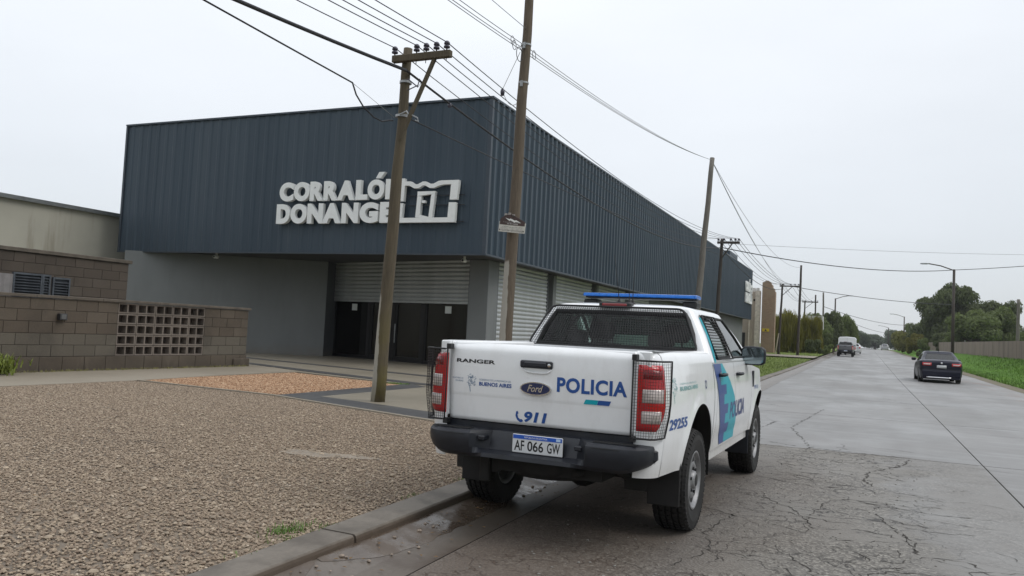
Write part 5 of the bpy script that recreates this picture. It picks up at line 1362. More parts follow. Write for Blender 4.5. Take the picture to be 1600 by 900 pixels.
        b = MB().tube(off_, sr, 6, closed=True); b.obj('window_seal', M['black'], g, True)
        return g
    glass_part('rear_window', rear_cells, glass, .022); glass_part('windshield', windc, glass)
    for cs in (sideR1, sideR2, sideL1, sideL2): glass_part('side_window', cs, glass)
    # hood, nose
    V = []; xs_ = lin(-.80, .80, 12); yl = lin(2.72, 4.0, 12)+[4.04, 4.06]
    for y in yl:
        t = itp(y, [2.72, 3.3, 4.0, 4.04, 4.06], [1.235, 1.19, 1.085, 1.03, .97]); wx = 1-.28*max(0, (y-3.3)/.75)**2
        for x in xs_: V.append((x*wx*1.03, y, t+.03*(1-(x/.8)**2)))
    k = 13; Fc = [(i*k+j, i*k+j+1, (i+1)*k+j+1, (i+1)*k+j) for i in range(len(yl)-1) for j in range(12)]
    obj('hood', new_mesh('hood', V, Fc, paint, True), P)
    box_obj('front_grille', (-.5, 3.95, .70), (.5, 4.075, .97), M['black'], P, .02)
    for q in range(3): box_obj('grille_bar', (-.48, 4.076, .74+.075*q), (.48, 4.095, .775+.075*q), M['chrome'], P, .008)
    box_obj('front_bumper', (-.80, 3.78, .42), (.80, 4.14, .70), paint, P, .06)
    box_obj('front_filler', (-.70, 3.70, .50), (.70, 3.95, 1.02), M['under'], P)
    # interior
    for sx in (-.38, .38):
        b = MB(); b.box((sx-.25, 1.55, .75), (sx+.25, 2.05, .90), .04); b.box((sx-.24, 1.42, .85), (sx+.24, 1.56, 1.38), .05); b.box((sx-.13, 1.43, 1.42), (sx+.13, 1.52, 1.60), .04); b.tube([(sx-.05, 1.475, 1.37), (sx-.05, 1.475, 1.45)], .008, 5); b.tube([(sx+.05, 1.475, 1.37), (sx+.05, 1.475, 1.45)], .008, 5); fixn(b.obj('front_seat', M['seat'], P).data)
    b = MB(); b.box((-.68, .85, .75), (.68, 1.25, .90), .04); b.box((-.68, .72, .85), (.68, .84, 1.36), .05)
    for sx in (-.4, .4): b.box((sx-.12, .74, 1.37), (sx+.12, .81, 1.50), .03)
    fixn(b.obj('rear_bench', M['seat'], P).data)
    box_obj('dashboard', (-.72, 2.45, .95), (.72, 2.80, 1.20), M['seat'], P, .05)
    b = MB().tube([(-.38+.17*math.cos(a_), 2.36-.07*math.sin(a_), 1.16+.16*math.sin(a_)) for a_ in [k_*math.pi/8 for k_ in range(16)]], .014, 6, closed=True); b.obj('steering_wheel', M['black'], P, True)
    # underbody
    box_obj('chassis', (-.46, -.95, .45), (.46, 3.7, .58), M['under'], P)
    b = MB().tube([(-.70, 0, .38), (.70, 0, .38)], .045, 10); b.lathe([(0, -.16), (.10, -.13), (.15, -.03), (.15, .05), (.09, .16), (0, .18)], 'y', 14, (0, 0, .38)); b.obj('rear_axle', M['under'], P, True)
    for s in (1, -1): b = MB().tube([(.52*s, -.80, .52), (.52*s, -.4, .40), (.52*s, 0, .35), (.52*s, .5, .42), (.52*s, .75, .50)], .028, 6); b.obj('leaf_spring', M['under'], P)
    b = MB().lathe([(.10, -.09), (.30, -.10), (.34, -.04), (.34, .04), (.30, .09), (.10, .09)], 'z', 24, (0, -.66, .52)); b.obj('spare_wheel', M['tyre'], P, True)
    b = MB().tube([(.30, -1.02, .50), (.32, -.6, .50), (.36, .6, .46), (.36, 2.5, .42)], .032, 10); b.obj('exhaust_pipe', M['under'], P, True)
    box_obj('left_bracket', (-.46, -.99, .36), (-.38, -.93, .60), M['under'], P, .01)
    wm = wheel_meshes(.385, .255, .215, 26)
    for (x, y) in ((.785, 0), (.785, 3.22)):
        add_wheel(P, wm, x, y, .385, 1); add_wheel(P, wm, -x, y, .385, -1)
    # third brake light
    box_obj('brake_light_bezel', (-.195, .775, 1.718), (.105, .90, 1.770), M['black'], P, .014); box_obj('high_brake_light', (-.165, .770, 1.726), (.075, .84, 1.758), M['reddeep'], P, .008)
    return tg

police = thing('police_pickup', 'white four door police pickup with blue lettering and roof light bar parked at the kerb', 'pickup truck', (-2.092, 6.375, 0), R_(-.948))
tg = build_pickup(police, M['white'], True)
# lettering and marks on the tailgate
def tdecal(s_, x0, z0, x1, z1, m, nm='lettering', **k):
    V, Fc = text_fit(s_, x0, z0, x1, z1, **k); return obj(nm, decal_mesh(nm, V, Fc, m, lambda x, z: (x, tail_y(x, z)-.0025, z)), tg)
def tpoly(polys, m, nm='stripe', off_=.0025):
    V = []; Fc = []
    for p_ in polys: Fc.append(tuple(range(len(V), len(V)+len(p_)))); V += p_
    return obj(nm, decal_mesh(nm, V, Fc, m, lambda x, z: (x, tail_y(x, z)-off_, z)), tg)
tdecal('POLICIA', .148, 1.052, .648, 1.156, M['blue'], bold=.035, spacing=1.08)
tpoly([[(.345, .985), (.44, .985), (.450, 1.017), (.36, 1.017)]], M['teal']); tpoly([[(.441, .985), (.525, .985), (.540, 1.017), (.451, 1.017)]], M['blue'])
tdecal('911', -.095, .822, .078, .898, M['blue'], bold=.045, shear=.18)
ph = [(-.158, .892), (-.146, .896), (-.140, .880), (-.148, .872), (-.142, .850), (-.126, .838), (-.118, .842), (-.104, .832), (-.110, .820), (-.128, .818), (-.150, .834), (-.163, .862)]
tpoly([ph], M['blue'], 'phone_mark')
tdecal('RANGER', -.652, 1.212, -.335, 1.240, M['black'], 'badge_lettering', bold=.03)
tdecal('BUENOS AIRES', -.458, 1.052, -.198, 1.080, M['blue'], bold=.03); tdecal('GOBIERNO DE LA PROVINCIA DE', -.458, 1.090, -.205, 1.103, M['greyblue'])
tdecal('MINISTERIO DE', -.682, 1.092, -.590, 1.103, M['greyblue']); tdecal('SEGURIDAD', -.655, 1.072, -.590, 1.084, M['greyblue'])
def emblem(cx, cz, sc_, seed=3):      # province emblem: a scatter of curls and leaves forming a crown over a thin stem
    r = random.Random(seed); P_ = []
    for i in range(46):
        a = r.uniform(0, 6.28); d = math.sqrt(r.random()); x = cx+d*.9*sc_*math.cos(a); z = cz+d*sc_*math.sin(a); q = r.uniform(.10, .17)*sc_; t0 = r.uniform(0, 6.28)
        o_ = [(x+q*math.cos(t0+k*.7), z+q*math.sin(t0+k*.7)) for k in range(6)]; i_ = [(x+q*.55*math.cos(t0+k*.7), z+q*.55*math.sin(t0+k*.7)) for k in range(6)]
        for k in range(5): P_.append([o_[k], o_[k+1], i_[k+1], i_[k]])
    for k in range(4): P_.append([(cx-.38*sc_+.05*k*sc_, cz-.9*sc_-.25*k*sc_), (cx-.22*sc_+.04*k*sc_, cz-.9*sc_-.25*k*sc_), (cx-.25*sc_+.04*k*sc_, cz-1.12*sc_-.25*k*sc_), (cx-.36*sc_+.04*k*sc_, cz-1.12*sc_-.25*k*sc_)])
    return P_
tpoly(emblem(-.522, 1.088, .045), M['greyblue'], 'crest')
ov = lambda rx, rz, y, m, n, par: MB().add([(-.008+rx*math.cos(6.2832*i/36), y, 1.063+rz*math.sin(6.2832*i/36)) for i in range(36)], [tuple(range(36))]).obj(n, m, par)
b = MB().prism([(-.008+.117*math.cos(6.2832*i/36), 1.063+.047*math.sin(6.2832*i/36)) for i in range(36)], YT-.020, YT-.004); bd = b.obj('oval_badge', M['chrome'], tg); fixn(bd.data)
b = MB().prism([(-.008+.108*math.cos(6.2832*i/36), 1.063+.040*math.sin(6.2832*i/36)) for i in range(36)], YT-.0225, YT-.0185); o = b.obj('badge_face', mat('badge_blue', (.008, .018, .075), .2, var=0, coat=.5), bd); fixn(o.data)
V, Fc = text_fit('Ford', -.068, 1.040, .052, 1.088, shear=.35, bold=.015, res=4); MB().add([(v[0], YT-.0235, v[1]) for v in V], Fc).obj('badge_script', M['chrome'], bd)
# side livery
def sdecal(V, Fc, m, nm, par=police, off_=.003, fnx=None):
    return obj(nm, decal_mesh(nm, V, Fc, m, lambda y, z: ((fnx or body_x)(y, z)+off_, y, z)), par)
def stext(s_, y0, z0, y1, z1, m, nm='lettering', **k):
    V, Fc = text_fit(s_, y0, z0, y1, z1, **k); return sdecal(V, Fc, m, nm)
def spoly(polys, m, nm, off_=.003, fnx=None):
    V = []; Fc = []
    for p_ in polys: Fc.append(tuple(range(len(V), len(V)+len(p_)))); V += p_
    return sdecal(V, Fc, m, nm, off_=off_, fnx=fnx)
def left_y(z): return itp(z, [.55, .75, .97, 1.1, 1.2, 1.26], [1.00, .88, .76, .70, .64, .60])
def right_y(z): return itp(z, [.55, .65, .79, .95, 1.1, 1.2, 1.26], [1.74, 1.76, 1.70, 1.57, 1.34, 1.14, 1.02])
zsq = lin(.55, 1.262, 28)
def mid(z): 
    k = int((z-.55)/.088); c_ = itp(z, [.55, 1.0, 1.2, 1.26], [1.30, 1.06, .86, .76]); return c_ + (.10 if k % 2 else -.07)
V = []; Fc = []
def strip_poly(fa, fb, z0, z1, n):
    zs = lin(z0, z1, n); P_ = []
    for a, c in zip(zs[:-1], zs[1:]):
        e = 1e-6; P_.append([(fa(a+e), a), (fb(a+e), a), (fb(c-e), c), (fa(c-e), c)])
    return P_
spoly(strip_poly(left_y, right_y, .55, 1.262, 32), M['teal'], 'livery_band', .0022)
zk = [.55+.088*i for i in range(8)]+[1.262]
vp = []
for a, c in zip(zk[:-1], zk[1:]):
    for q in range(2):
        a1 = a+(c-a)*q/2; c1 = a+(c-a)*(q+1)/2; mm_ = mid((a+c)/2)+itp((a1+c1)/2, [.55, 1.26], [0, 0]); vp.append([(left_y(a1), a1), (mm_, a1), (mm_, c1), (left_y(c1), c1)])
spoly(vp, M['violet'], 'livery_teeth', .0034)
stext('POLICIA', 1.36, .745, 2.20, .905, M['navy'], bold=.035, spacing=1.05)
stext('29255', -.84, .832, -.44, .908, M['blue'], bold=.03); stext('BUENOS AIRES', -.62, 1.095, -.10, 1.125, M['tealgrey'], bold=.03); stext('GOBIERNO DE LA PROVINCIA DE', -.62, 1.138, -.14, 1.150, M['tealgrey'])
spoly([[(y_, z_) for y_, z_ in p_] for p_ in emblem(-.74, 1.125, .06, 5)], M['tealgrey'], 'crest')
stext('911', 2.86, .955, 3.10, 1.0, M['blue'], bold=.02, shear=.2)
b = MB()
spoly([[(.22+.035*math.cos(6.28*i/12), 1.11+.035*math.sin(6.28*i/12)), (.22+.035*math.cos(6.28*(i+1)/12), 1.11+.035*math.sin(6.28*(i+1)/12)), (.22+.024*math.cos(6.28*(i+1)/12), 1.11+.024*math.sin(6.28*(i+1)/12)), (.22+.024*math.cos(6.28*i/12), 1.11+.024*math.sin(6.28*i/12))] for i in range(12)], M['navy'], 'round_mark')
# C pillar teal wedge
def gx(y, z):
    t = (z-1.265)/.43; return .888+(.672-.888)*t+.018*math.sin(math.pi*max(0, min(1, t)))
spoly([[(.715, 1.27), (.79, 1.27), (.90, 1.48), (1.0, 1.66), (.905, 1.66), (.80, 1.48)]], M['teal'], 'pillar_band', .004, gx)
# light bar, antennas
lb = MB(); M['lbblue'] = mat('blue_lens', (.010, .125, .47), .25, var=.15, scale=30, spec=.3)
t_lb = bpy.data.objects.new('light_bar', None); COL.objects.link(t_lb); t_lb.parent = police
pr_ = [(-.13, 1.848), (-.14, 1.856), (-.125, 1.878), (-.06, 1.885), (.06, 1.885), (.125, 1.878), (.14, 1.856), (.13, 1.848)]
xsL = [-.572, -.558, -.39, -.195, 0, .195, .39, .558, .572]
for i in range(8):
    x0, x1 = xsL[i]+.0015, xsL[i+1]-.0015; k0 = .75 if i == 0 else 1; k1 = .75 if i == 7 else 1
    V = [(x0, 1.5+y*k0, 1.865+(z-1.865)*k0) for y, z in pr_]+[(x1, 1.5+y*k1, 1.865+(z-1.865)*k1) for y, z in pr_]
    o = MB().add(V, [tuple(range(8)), tuple(range(15, 7, -1))]+[(j, 8+j, 8+(j+1) % 8, (j+1) % 8) for j in range(8)]).obj('lens_segment', M['lbblue'], t_lb); fixn(o.data)
box_obj('light_bar_base', (-.545, 1.385, 1.832), (.545, 1.615, 1.847), M['plastic'], t_lb, .006)
for sx in (-.5, .5): box_obj('bar_foot', (sx-.07, 1.42, 1.76), (sx+.07, 1.58, 1.82), M['black'], t_lb, .01)
for (xx, yy, hh, lean) in ((-.07, 1.0, .42, -.05), (.04, .96, .17, 0), (.06, 1.0, .38, .02)):
    b = MB().tube([(xx, yy, 1.765), (xx, yy, 1.80)], .014, 8); b.tube([(xx, yy, 1.80), (xx+lean, yy-.04, 1.80+hh)], .004, 6, taper=.5); b.lathe([(0, 1.785), (.02, 1.78), (.03, 1.762)], 'z', 10, (xx, yy, 0)); b.obj('antenna', M['black'], police, True)
# window and lamp guards: wire mesh in tubular frames
def guard(name, corners, nu, nv, par, tube=.009, w_=.0016, closed=True, extra=()):
    c0, c1, c2, c3_ = [Vector(c) for c in corners]     # bottom-left, bottom-right, top-right, top-left
    g = bpy.data.objects.new(name, None); COL.objects.link(g); g.parent = par
    def rnd_corner(pts, r):
        out_ = []; n_ = len(pts)
        for i in range(n_):
            p_ = pts[i]; a = (pts[i-1]-p_).normalized(); b_ = (pts[(i+1) % n_]-p_).normalized()
            for t in (0, .25, .5, .75, 1): out_.append((p_+a*r)*(1-t)**2+p_*2*t*(1-t)+(p_+b_*r)*t*t)
        return out_
    fr = MB().tube(rnd_corner([c0, c1, c2, c3_], .04 if nu < 50 else .07), tube, 8, closed=True); fixn(fr.obj('guard_frame', M['black'], g, True).data)
    b = MB()
    for i in range(1, nu):
        t = i/nu; b.tube([c0.lerp(c1, t), c3_.lerp(c2, t)], w_, 4, caps=False)
    for j in range(1, nv):
        t = j/nv; b.tube([c0.lerp(c3_, t), c1.lerp(c2, t)], w_, 4, caps=False)
    b.obj('wire_mesh', M['black'], g); return g
guard('rear_window_guard', ((-.790, .555, 1.352), (.775, .555, 1.352), (.600, .765, 1.722), (-.645, .765, 1.722)), 60, 18, police, .010, .0024)
for xx in (-.45, -.12, .30, .62): b = MB().tube([(xx, .56, 1.355), (xx, .575, 1.31)], .008, 6); b.obj('guard_clip', M['black'], police)
for s in (1, -1):
    x0, x1 = (.700, .868)
    g = bpy.data.objects.new('lamp_guard', None); COL.objects.link(g); g.parent = police
    def gp_(u, z):      # path of the guard: flat at the back, folded round the corner; u in 0..1
        k = 1 if z > .98 else 1-.035*(.98-z)/.18
        if u < .62: q = (x0+(x1-x0)*u/.62, -1.118+.012*u/.62)
        else: t_ = (u-.62)/.38; q = (x1+.050*t_**.6, -1.106+.155*t_)
        return Vector((q[0]*(k if u > .5 else 1)*s, q[1], z))
    Zl, Zh = .795, 1.305
    us_ = [i/12 for i in range(13)]
    lp_ = [gp_(u, Zl) for u in us_]+[gp_(1, z) for z in lin(Zl+.06, Zh-.03, 5)]+[gp_(u, Zh) for u in reversed(us_)]
    fr = MB().tube(lp_, .0065, 6, closed=True); fixn(fr.obj('guard_frame', M['black'], g, True).data)
    b = MB()
    for i in range(1, 16): b.tube([gp_(i/16, z) for z in (Zl, .92, .98, Zh)], .0014, 4, caps=False)
    for j in range(1, 26):
        z = Zl+(Zh-Zl)*j/26; b.tube([gp_(u, z) for u in us_], .0014, 4, caps=False)
    b.obj('wire_mesh', M['black'], g)
    for zz in (.785, 1.325): box_obj('guard_bracket', (x0*s-.012, -1.12, zz-.02), (x0*s+.022*1, -1.06, zz+.02), M['black'], police, .004)
# rear door window guard (horizontal bars)
for s in (1, -1):
    g = bpy.data.objects.new('side_window_guard', None); COL.objects.link(g); g.parent = police
    def gp(y, z): return ((gx(y, z)+.022)*s, y, z)
    pts = [gp(.80, 1.30), gp(1.0, 1.68), gp(1.56, 1.68), gp(1.60, 1.30)]
    MB().tube(pts, .008, 6, closed=True).obj('guard_frame', M['black'], g, True)
    b = MB(); z = 1.325
    while z < 1.67: b.tube([gp(.80+(z-1.30)*.53, z), gp(1.60-(z-1.3)*.1, z)], .004, 4); z += .026
    b.obj('guard_bars', M['black'], g)

# distant grey pickup: same body type in grey
gp_root = thing('pickup_truck', 'distant dark grey pickup in the left lane, this side of the white van', 'pickup truck', (-2.40, 104.6, rise(104)+.02), R_(0))
build_pickup(gp_root, m_paint('grey_metal_paint', (.15, .155, .165), .35, .1, .3), False)

def build_car(root, L, W, Hh, paint, wb, rear_oh, kind, lights='wide'):
    """car seen from behind: body sides with cut arches, deck, greenhouse with glass, lamps, bumper. y = 0 at the rear bumper"""
    P = root; R = .325 if kind != 'suv' else .35
    cyr, cyf = rear_oh, rear_oh+wb; hw = W/2
    if kind == 'sedan': prof_y = [0, .06, .25, .75, 1.1, 2.0, L-1.35, L-.9, L-.25, L-.05, L]; prof_z = [.93, 1.02, 1.06, 1.075, 1.06, .99, .97, .92, .78, .70, .55]
    else: prof_y = [0, .06, .3, 1.0, 2.0, L-1.2, L-.8, L-.25, L-.05, L]; prof_z = [.98, 1.05, 1.06, 1.05, 1.02, 1.0, .96, .86, .76, .60]
    def zt(y): return itp(y, prof_y, prof_z)*Hh/1.48
    def wx(y, k):     # half width at height fraction k
        e = 1.0
        if y < .45: e -= .12*((.45-y)/.45)**2.2
        if y > L-.9: e -= .22*((y-L+.9)/.9)**2.2
        return hw*e*itp(k, [0, .12, .45, .75, .93, 1], [.93, .965, 1.0, .985, .955, .90])
    z0 = .20; rc = R+.055
    ks = [0, .05, .12]+lin(.18, .93, 12)+[.97, 1]; us = lin(0, L, 70)
    for s in (1, -1):
        keep = {}; zf = lambda y, k: z0+(zt(y)-z0)*k
        for i in range(len(us)-1):
            for j in range(len(ks)-1):
                cy = (us[i]+us[i+1])/2; cz = (zf(us[i], ks[j])+zf(us[i], ks[j+1]))/2
                keep[i, j] = min(math.hypot(cy-cyr, cz-R), math.hypot(cy-cyf, cz-R)) > rc
        idx = {}; V = []; Fc = []
        def vi(i, j):
            if (i, j) not in idx:
                y = us[i]; z = zf(y, ks[j]); adj = [keep[a, c] for a in (i-1, i) for c in (j-1, j) if (a, c) in keep]
                if any(adj) and not all(adj):
                    c0 = cyr if abs(y-cyr) < abs(y-cyf) else cyf; d_ = math.hypot(y-c0, z-R); y, z = c0+(y-c0)*rc/d_, R+(z-R)*rc/d_
                idx[i, j] = len(V); V.append((wx(y, (z-z0)/(zt(y)-z0))*s, y, z))
            return idx[i, j]
        for i in range(len(us)-1):
            for j in range(len(ks)-1):
                if keep[i, j]: Fc.append((vi(i, j), vi(i+1, j), vi(i+1, j+1), vi(i, j+1)))
        obj('body_side', new_mesh('body_side', V, Fc, paint, True), P)
        for c0 in (cyr, cyf):
            V = []; n = 14
            for k_ in range(n+1):
                a = math.pi*1.1*k_/n-.05*math.pi; V += [(hw*.97*s, c0+rc*math.cos(a), R+rc*math.sin(a)), (hw*.55*s, c0+rc*math.cos(a), R+rc*math.sin(a))]
            obj('arch_liner', new_mesh('arch_liner', V, [(2*k_, 2*k_+2, 2*k_+3, 2*k_+1) for k_ in range(n)], M['under'], True), P)
    # deck and rear/front faces
    us2 = lin(0, .3, 6)+lin(.4, L-.4, 16)+lin(L-.3, L, 6); V = []; n = 12
    for y in us2:
        for i in range(n+1):
            t = -1+2*i/n; V.append((wx(y, 1)*t, y, zt(y)+.025*(1-t*t)))
    Fc = [(i*(n+1)+j, i*(n+1)+j+1, (i+1)*(n+1)+j+1, (i+1)*(n+1)+j) for i in range(len(us2)-1) for j in range(n)]
    obj('deck', new_mesh('deck', V, Fc, paint, True), P)
    for (y, sg_) in ((0, -1), (L, 1)):
        V = []; kk = ks; 
        for k_ in kk:
            z = z0+(zt(y)-z0)*k_
            for i in range(n+1):
                t = -1+2*i/n; V.append((wx(y, k_)*t, y+sg_*(.07*(1-t*t)+(.035 if .12 < k_ < .5 else 0)), z+(.025*(1-t*t) if k_ == 1 else 0)))
        Fc = [(i*(n+1)+j, i*(n+1)+j+1, (i+1)*(n+1)+j+1, (i+1)*(n+1)+j) for i in range(len(kk)-1) for j in range(n)]
        obj('rear_panel' if sg_ < 0 else 'front_panel', new_mesh('end_panel', V, Fc, paint, True), P)
    box_obj('underfloor', (-hw*.9, .1, .17), (hw*.9, L-.1, .30), M['under'], P)
    # greenhouse
    zbot = zt(L*.45)-.03; zr_ = Hh-.06
    if kind == 'sedan': yb0, yb1, yt0, yt1 = .55, L-1.25, 1.45, L-2.15
    elif kind == 'suv': yb0, yb1, yt0, yt1 = .12, L-1.15, .45, L-1.95
    V = []; rows = [0, .08, .5, .86, 1.0]; cols = []
    wb0 = hw*.92; wt0 = hw*.68
    def pt(c, t):
        w_ = wb0+(wt0-wb0)*t+.02*math.sin(math.pi*t); y0 = yb0+(yt0-yb0)*t; y1 = yb1+(yt1-yb1)*t
        kind_, a = c
        if kind_ == 'r': return ((w_-.10)*a, y0-.04*(1-a*a))
        if kind_ == 'c': return (w_-.02, y0+.05)
        if kind_ == 's': ya = y0+.12; yb_ = y1-.12; return (w_, ya+(yb_-ya)*a)
        if kind_ == 'k': return (w_-.04, y1-.03)
        if kind_ == 'f': return ((w_-.12)*a, y1+.05*(1-a*a))
    half = [('r', 1), ('c', 0), ('s', 0), ('s', .06), ('s', .47), ('s', .51), ('s', .94), ('s', 1), ('k', 0), ('f', 1)]
    loop_ = [(c, 1) for c in [('r', -.93), ('r', -.4), ('r', .4), ('r', .93)]]+[(c, 1) for c in half]+[(('f', .3), 1), (('f', -.3), 1)]+[(c, -1) for c in reversed(half)]
    nl = len(loop_)
    for t in rows:
        zz = zbot+(zr_-zbot)*t
        for c, s in loop_:
            x, y = pt(c, t)
            if s == -1: x = -x
            dz = 0
            if t == 0 and kind == 'sedan': dz = zt(max(0, y))-zbot-.01 if y < yb0+.6 else 0
            V.append((x, y, zz+dz*(1 if t == 0 else 0)))
    base = len(rows)-1
    for k_, dz in ((.96, .025), (.85, .045), (.6, .058), (.3, .063)):
        for c, s in loop_:
            x, y = pt(c, 1); x = -x if s == -1 else x; yc_ = (yt0+yt1)/2; V.append((x*k_, yc_+(y-yc_)*k_, zr_+dz))
    nr = len(rows)+4
    hole = set()
    L_ = {i: c for i, (c, s) in enumerate(loop_)}
    for i in range(nl):
        j = (i+1) % nl; a, c = loop_[i][0], loop_[j][0]
        win = (a[0] == 'r' and c[0] == 'r' and abs(a[1]) < .95 and abs(c[1]) < .95) or (a[0] == 'f' and c[0] == 'f') or (a[0] == 's' and c[0] == 's' and {a[1], c[1]} in ({.06, .47}, {.51, .94}))
        if win:
            for r in (1, 2): hole.add((i, r))
    cell = lambda c, r: (r*nl+c, r*nl+(c+1) % nl, (r+1)*nl+(c+1) % nl, (r+1)*nl+c)
    Fc = [cell(c, r) for r in range(nr-1) for c in range(nl) if (c, r) not in hole]; Fc.append(tuple((nr-1)*nl+i for i in range(nl)))
    o = obj('cab_shell', new_mesh('cab_shell', V, Fc, paint, True), P); weld(o.data, 1e-5)
    groups = {}
    for (c, r) in hole: groups.setdefault((loop_[c][0][0], loop_[c][1], .5 < loop_[c][0][1]) if loop_[c][0][0] == 's' else (loop_[c][0][0],), []).append((c, r))
    for g_, cs in groups.items():
        mp_ = {}; Vg = []; Fg = []
        for (c, r) in cs:
            f = []
            for i in cell(c, r):
                if i not in mp_: mp_[i] = len(Vg); v = V[i]; Vg.append((v[0]*.99, yb0+(v[1]-yb0)*1.0+(.012 if v[1] < L/2 and g_[0] == 'r' else 0), v[2]-.002))
                f.append(mp_[i])
            Fg.append(tuple(f))
        obj({'r': 'rear_window', 'f': 'windshield', 's': 'side_window'}[g_[0]], new_mesh('pane', Vg, Fg, M['darkglass'], True), P)
    b = MB()
    for sx in (-.36, .36): b.box((sx-.23, yb0+1.7, .55), (sx+.23, yb0+1.85, 1.05)); b.box((sx-.12, yb0+1.7, 1.07), (sx+.12, yb0+1.78, 1.24))
    b.box((-.65, yb0+.75, .5), (.65, yb0+.9, 1.02)); fixn(b.obj('seats', M['seat'], P).data)
    wm = wheel_meshes(R, .20, R*.66, simple=True)
    for y in (cyr, cyf):
        add_wheel(P, wm, hw-.11, y, R, 1); add_wheel(P, wm, -hw+.11, y, R, -1)
    for s in (1, -1):
        b = MB().box(((hw-.02)*s, yb1-.50, zbot+.02), ((hw+.18)*s, yb1-.40, zbot+.16), .03); fixn(b.obj('side_mirror', paint if lights == 'wide' else M['plastic'], P, True).data)
    return zt, wx
def arc_panel(name, P, x0, x1, z0, z1, m, hw_, out_=.01, bul=.07, tilt=0, n=8, thick=.02, yb=0):
    V = []
    for z in (z0, (z0+z1)/2, z1):
        for i in range(n+1):
            x = x0+(x1-x0)*i/n; t = x/hw_; V.append((x, yb-bul*(1-t*t)-out_, z+tilt*(x-x0)*(1 if x0 > 0 else -1)))
    Fc = [(r*(n+1)+i, r*(n+1)+i+1, (r+1)*(n+1)+i+1, (r+1)*(n+1)+i) for r in range(2) for i in range(n)]
    bm_o = obj(name, new_mesh(name, V, Fc, m, True), P); md = bm_o.modifiers.new('depth', 'SOLIDIFY'); md.thickness = thick; md.offset = 0; return bm_o
navy_paint = m_paint('navy_metal_paint', (.003, .004, .018), .3, .0, 0); navy_paint.node_tree.nodes['Principled BSDF'].inputs['Coat Weight'].default_value = .1; navy_paint.node_tree.nodes['Principled BSDF'].inputs['Specular IOR Level'].default_value = .35
sd_ = thing('sedan', 'dark navy sedan driving away on the right side of the road', 'car', (3.16, 42.6, rise(42.6)), R_(.8))
build_car(sd_, 4.62, 1.81, 1.48, navy_paint, 2.70, 1.02, 'sedan')
hwS = .86
for s in (1, -1):
    x0, x1 = (.42, .80) if s > 0 else (-.80, -.42)
    tl = arc_panel('tail_light', sd_, x0, x1, .80, .93, M['red'], hwS, .018)
    arc_panel('clear_strip', sd_, x0+.05*(1), x1-.05, .835, .885, M['clear'], hwS, .034, n=5, thick=.012)
arc_panel('number_plate', sd_, -.20, .20, .70, .83, mat('plate_plain', (.55, .56, .57), .4, var=.2, scale=30), hwS, .016, n=3)
arc_panel('bumper_strip', sd_, -.62, .40, .235, .285, M['chrome'], hwS, .055, n=8)
arc_panel('trunk_seam', sd_, -.80, .80, .645, .653, M['black'], hwS, .004, n=8)
b = MB().lathe([(0, -.105), (.045, -.10), (.05, -.07)], 'y', 12, (0, 0, .93)); b.obj('badge', M['chrome'], sd_)
b = MB().tube([(0, 1.6, 1.46), (0, 1.5, 1.60)], .012, 5); b.obj('antenna', M['black'], sd_)
silver = m_paint('silver_car_paint', (.36, .37, .38), .3, .1, .3)
c3_ = thing('hatchback', 'light coloured car partly hidden past the right flank of the white van', 'car', (-1.75, 131.5, rise(131)+.1))
build_car(c3_, 4.1, 1.75, 1.52, m_paint('pale_car_paint', (.55, .56, .57), .3, .05), 2.5, .8, 'suv')
for s in (1, -1): arc_panel('tail_light', c3_, min(.6*s, .8*s), max(.6*s, .8*s), .8, 1.0, M['red'], .84, .02, n=4)
c4_ = thing('suv', 'small grey suv coming at the far right end of the road', 'car', (4.4, 246, rise(250)+.02))
build_car(c4_, 4.3, 1.85, 1.72, silver, 2.6, .85, 'suv')
for s in (1, -1): arc_panel('tail_light', c4_, min(.6*s, .8*s), max(.6*s, .8*s), .85, 1.1, M['clear'], .84, .02, n=4)
wp = thing('marker_post', 'small white post standing left of the far suv', 'post', (3.2, 246, rise(250)))
fixn(MB().box((-.15, -.1, 0), (.15, .1, 1.3), .02).obj('post', mw, wp).data)
# box van
vn = thing('box_van', 'white box van with tall rounded cargo body right ahead of the grey pickup', 'van', (-2.52, 118.6, rise(119)+.02))
Wv = 1.12
b = MB(); V = []; Fc = []; sec_ = [(-Wv, .62), (-Wv, 2.15), (-Wv+.05, 2.28), (-Wv+.18, 2.38), (0, 2.44), (Wv-.18, 2.38), (Wv-.05, 2.28), (Wv, 2.15), (Wv, .62)]
for y in (0, .06, 3.5, 3.6):
    k_ = .97 if y in (0, 3.6) else 1
    for x, z in sec_: V.append((x*k_, y, .62+(z-.62)*k_))
n = len(sec_); Fc = [(i*n+j, (i+1)*n+j, (i+1)*n+j+1, i*n+j+1) for i in range(3) for j in range(n-1)]+[(i*n+n-1, (i+1)*n+n-1, (i+1)*n, i*n) for i in range(3)]+[tuple(range(n)), tuple(range(3*n, 4*n))]
o = b.add(V, Fc).obj('cargo_body', mat('van_white', (.82, .83, .84), .3, var=0, coat=.4), vn); fixn(o.data)
box_obj('door_seam', (-.006, -.012, .7), (.006, -.0, 2.3), M['black'], vn); box_obj('rear_bumper', (-1.0, -.12, .45), (1.0, .05, .60), M['plastic'], vn, .03)
box_obj('cab', (-.95, 3.62, .45), (.95, 5.2, 1.95), M['white'], vn, .12); box_obj('windshield', (-.85, 5.15, 1.2), (.85, 5.23, 1.8), M['black'], vn, .02); box_obj('chassis', (-.6, 0, .35), (.6, 5, .61), M['under'], vn)
for s in (1, -1):
    box_obj('tail_light', (s*1.0-.06, -.02, .75), (s*1.0+.06, .03, 1.1), M['red'], vn, .01); box_obj('side_mirror', (s*1.0, 4.6, 1.25), (s*1.22, 4.72, 1.55), M['plastic'], vn, .02)
wm = wheel_meshes(.36, .22, .22, simple=True)
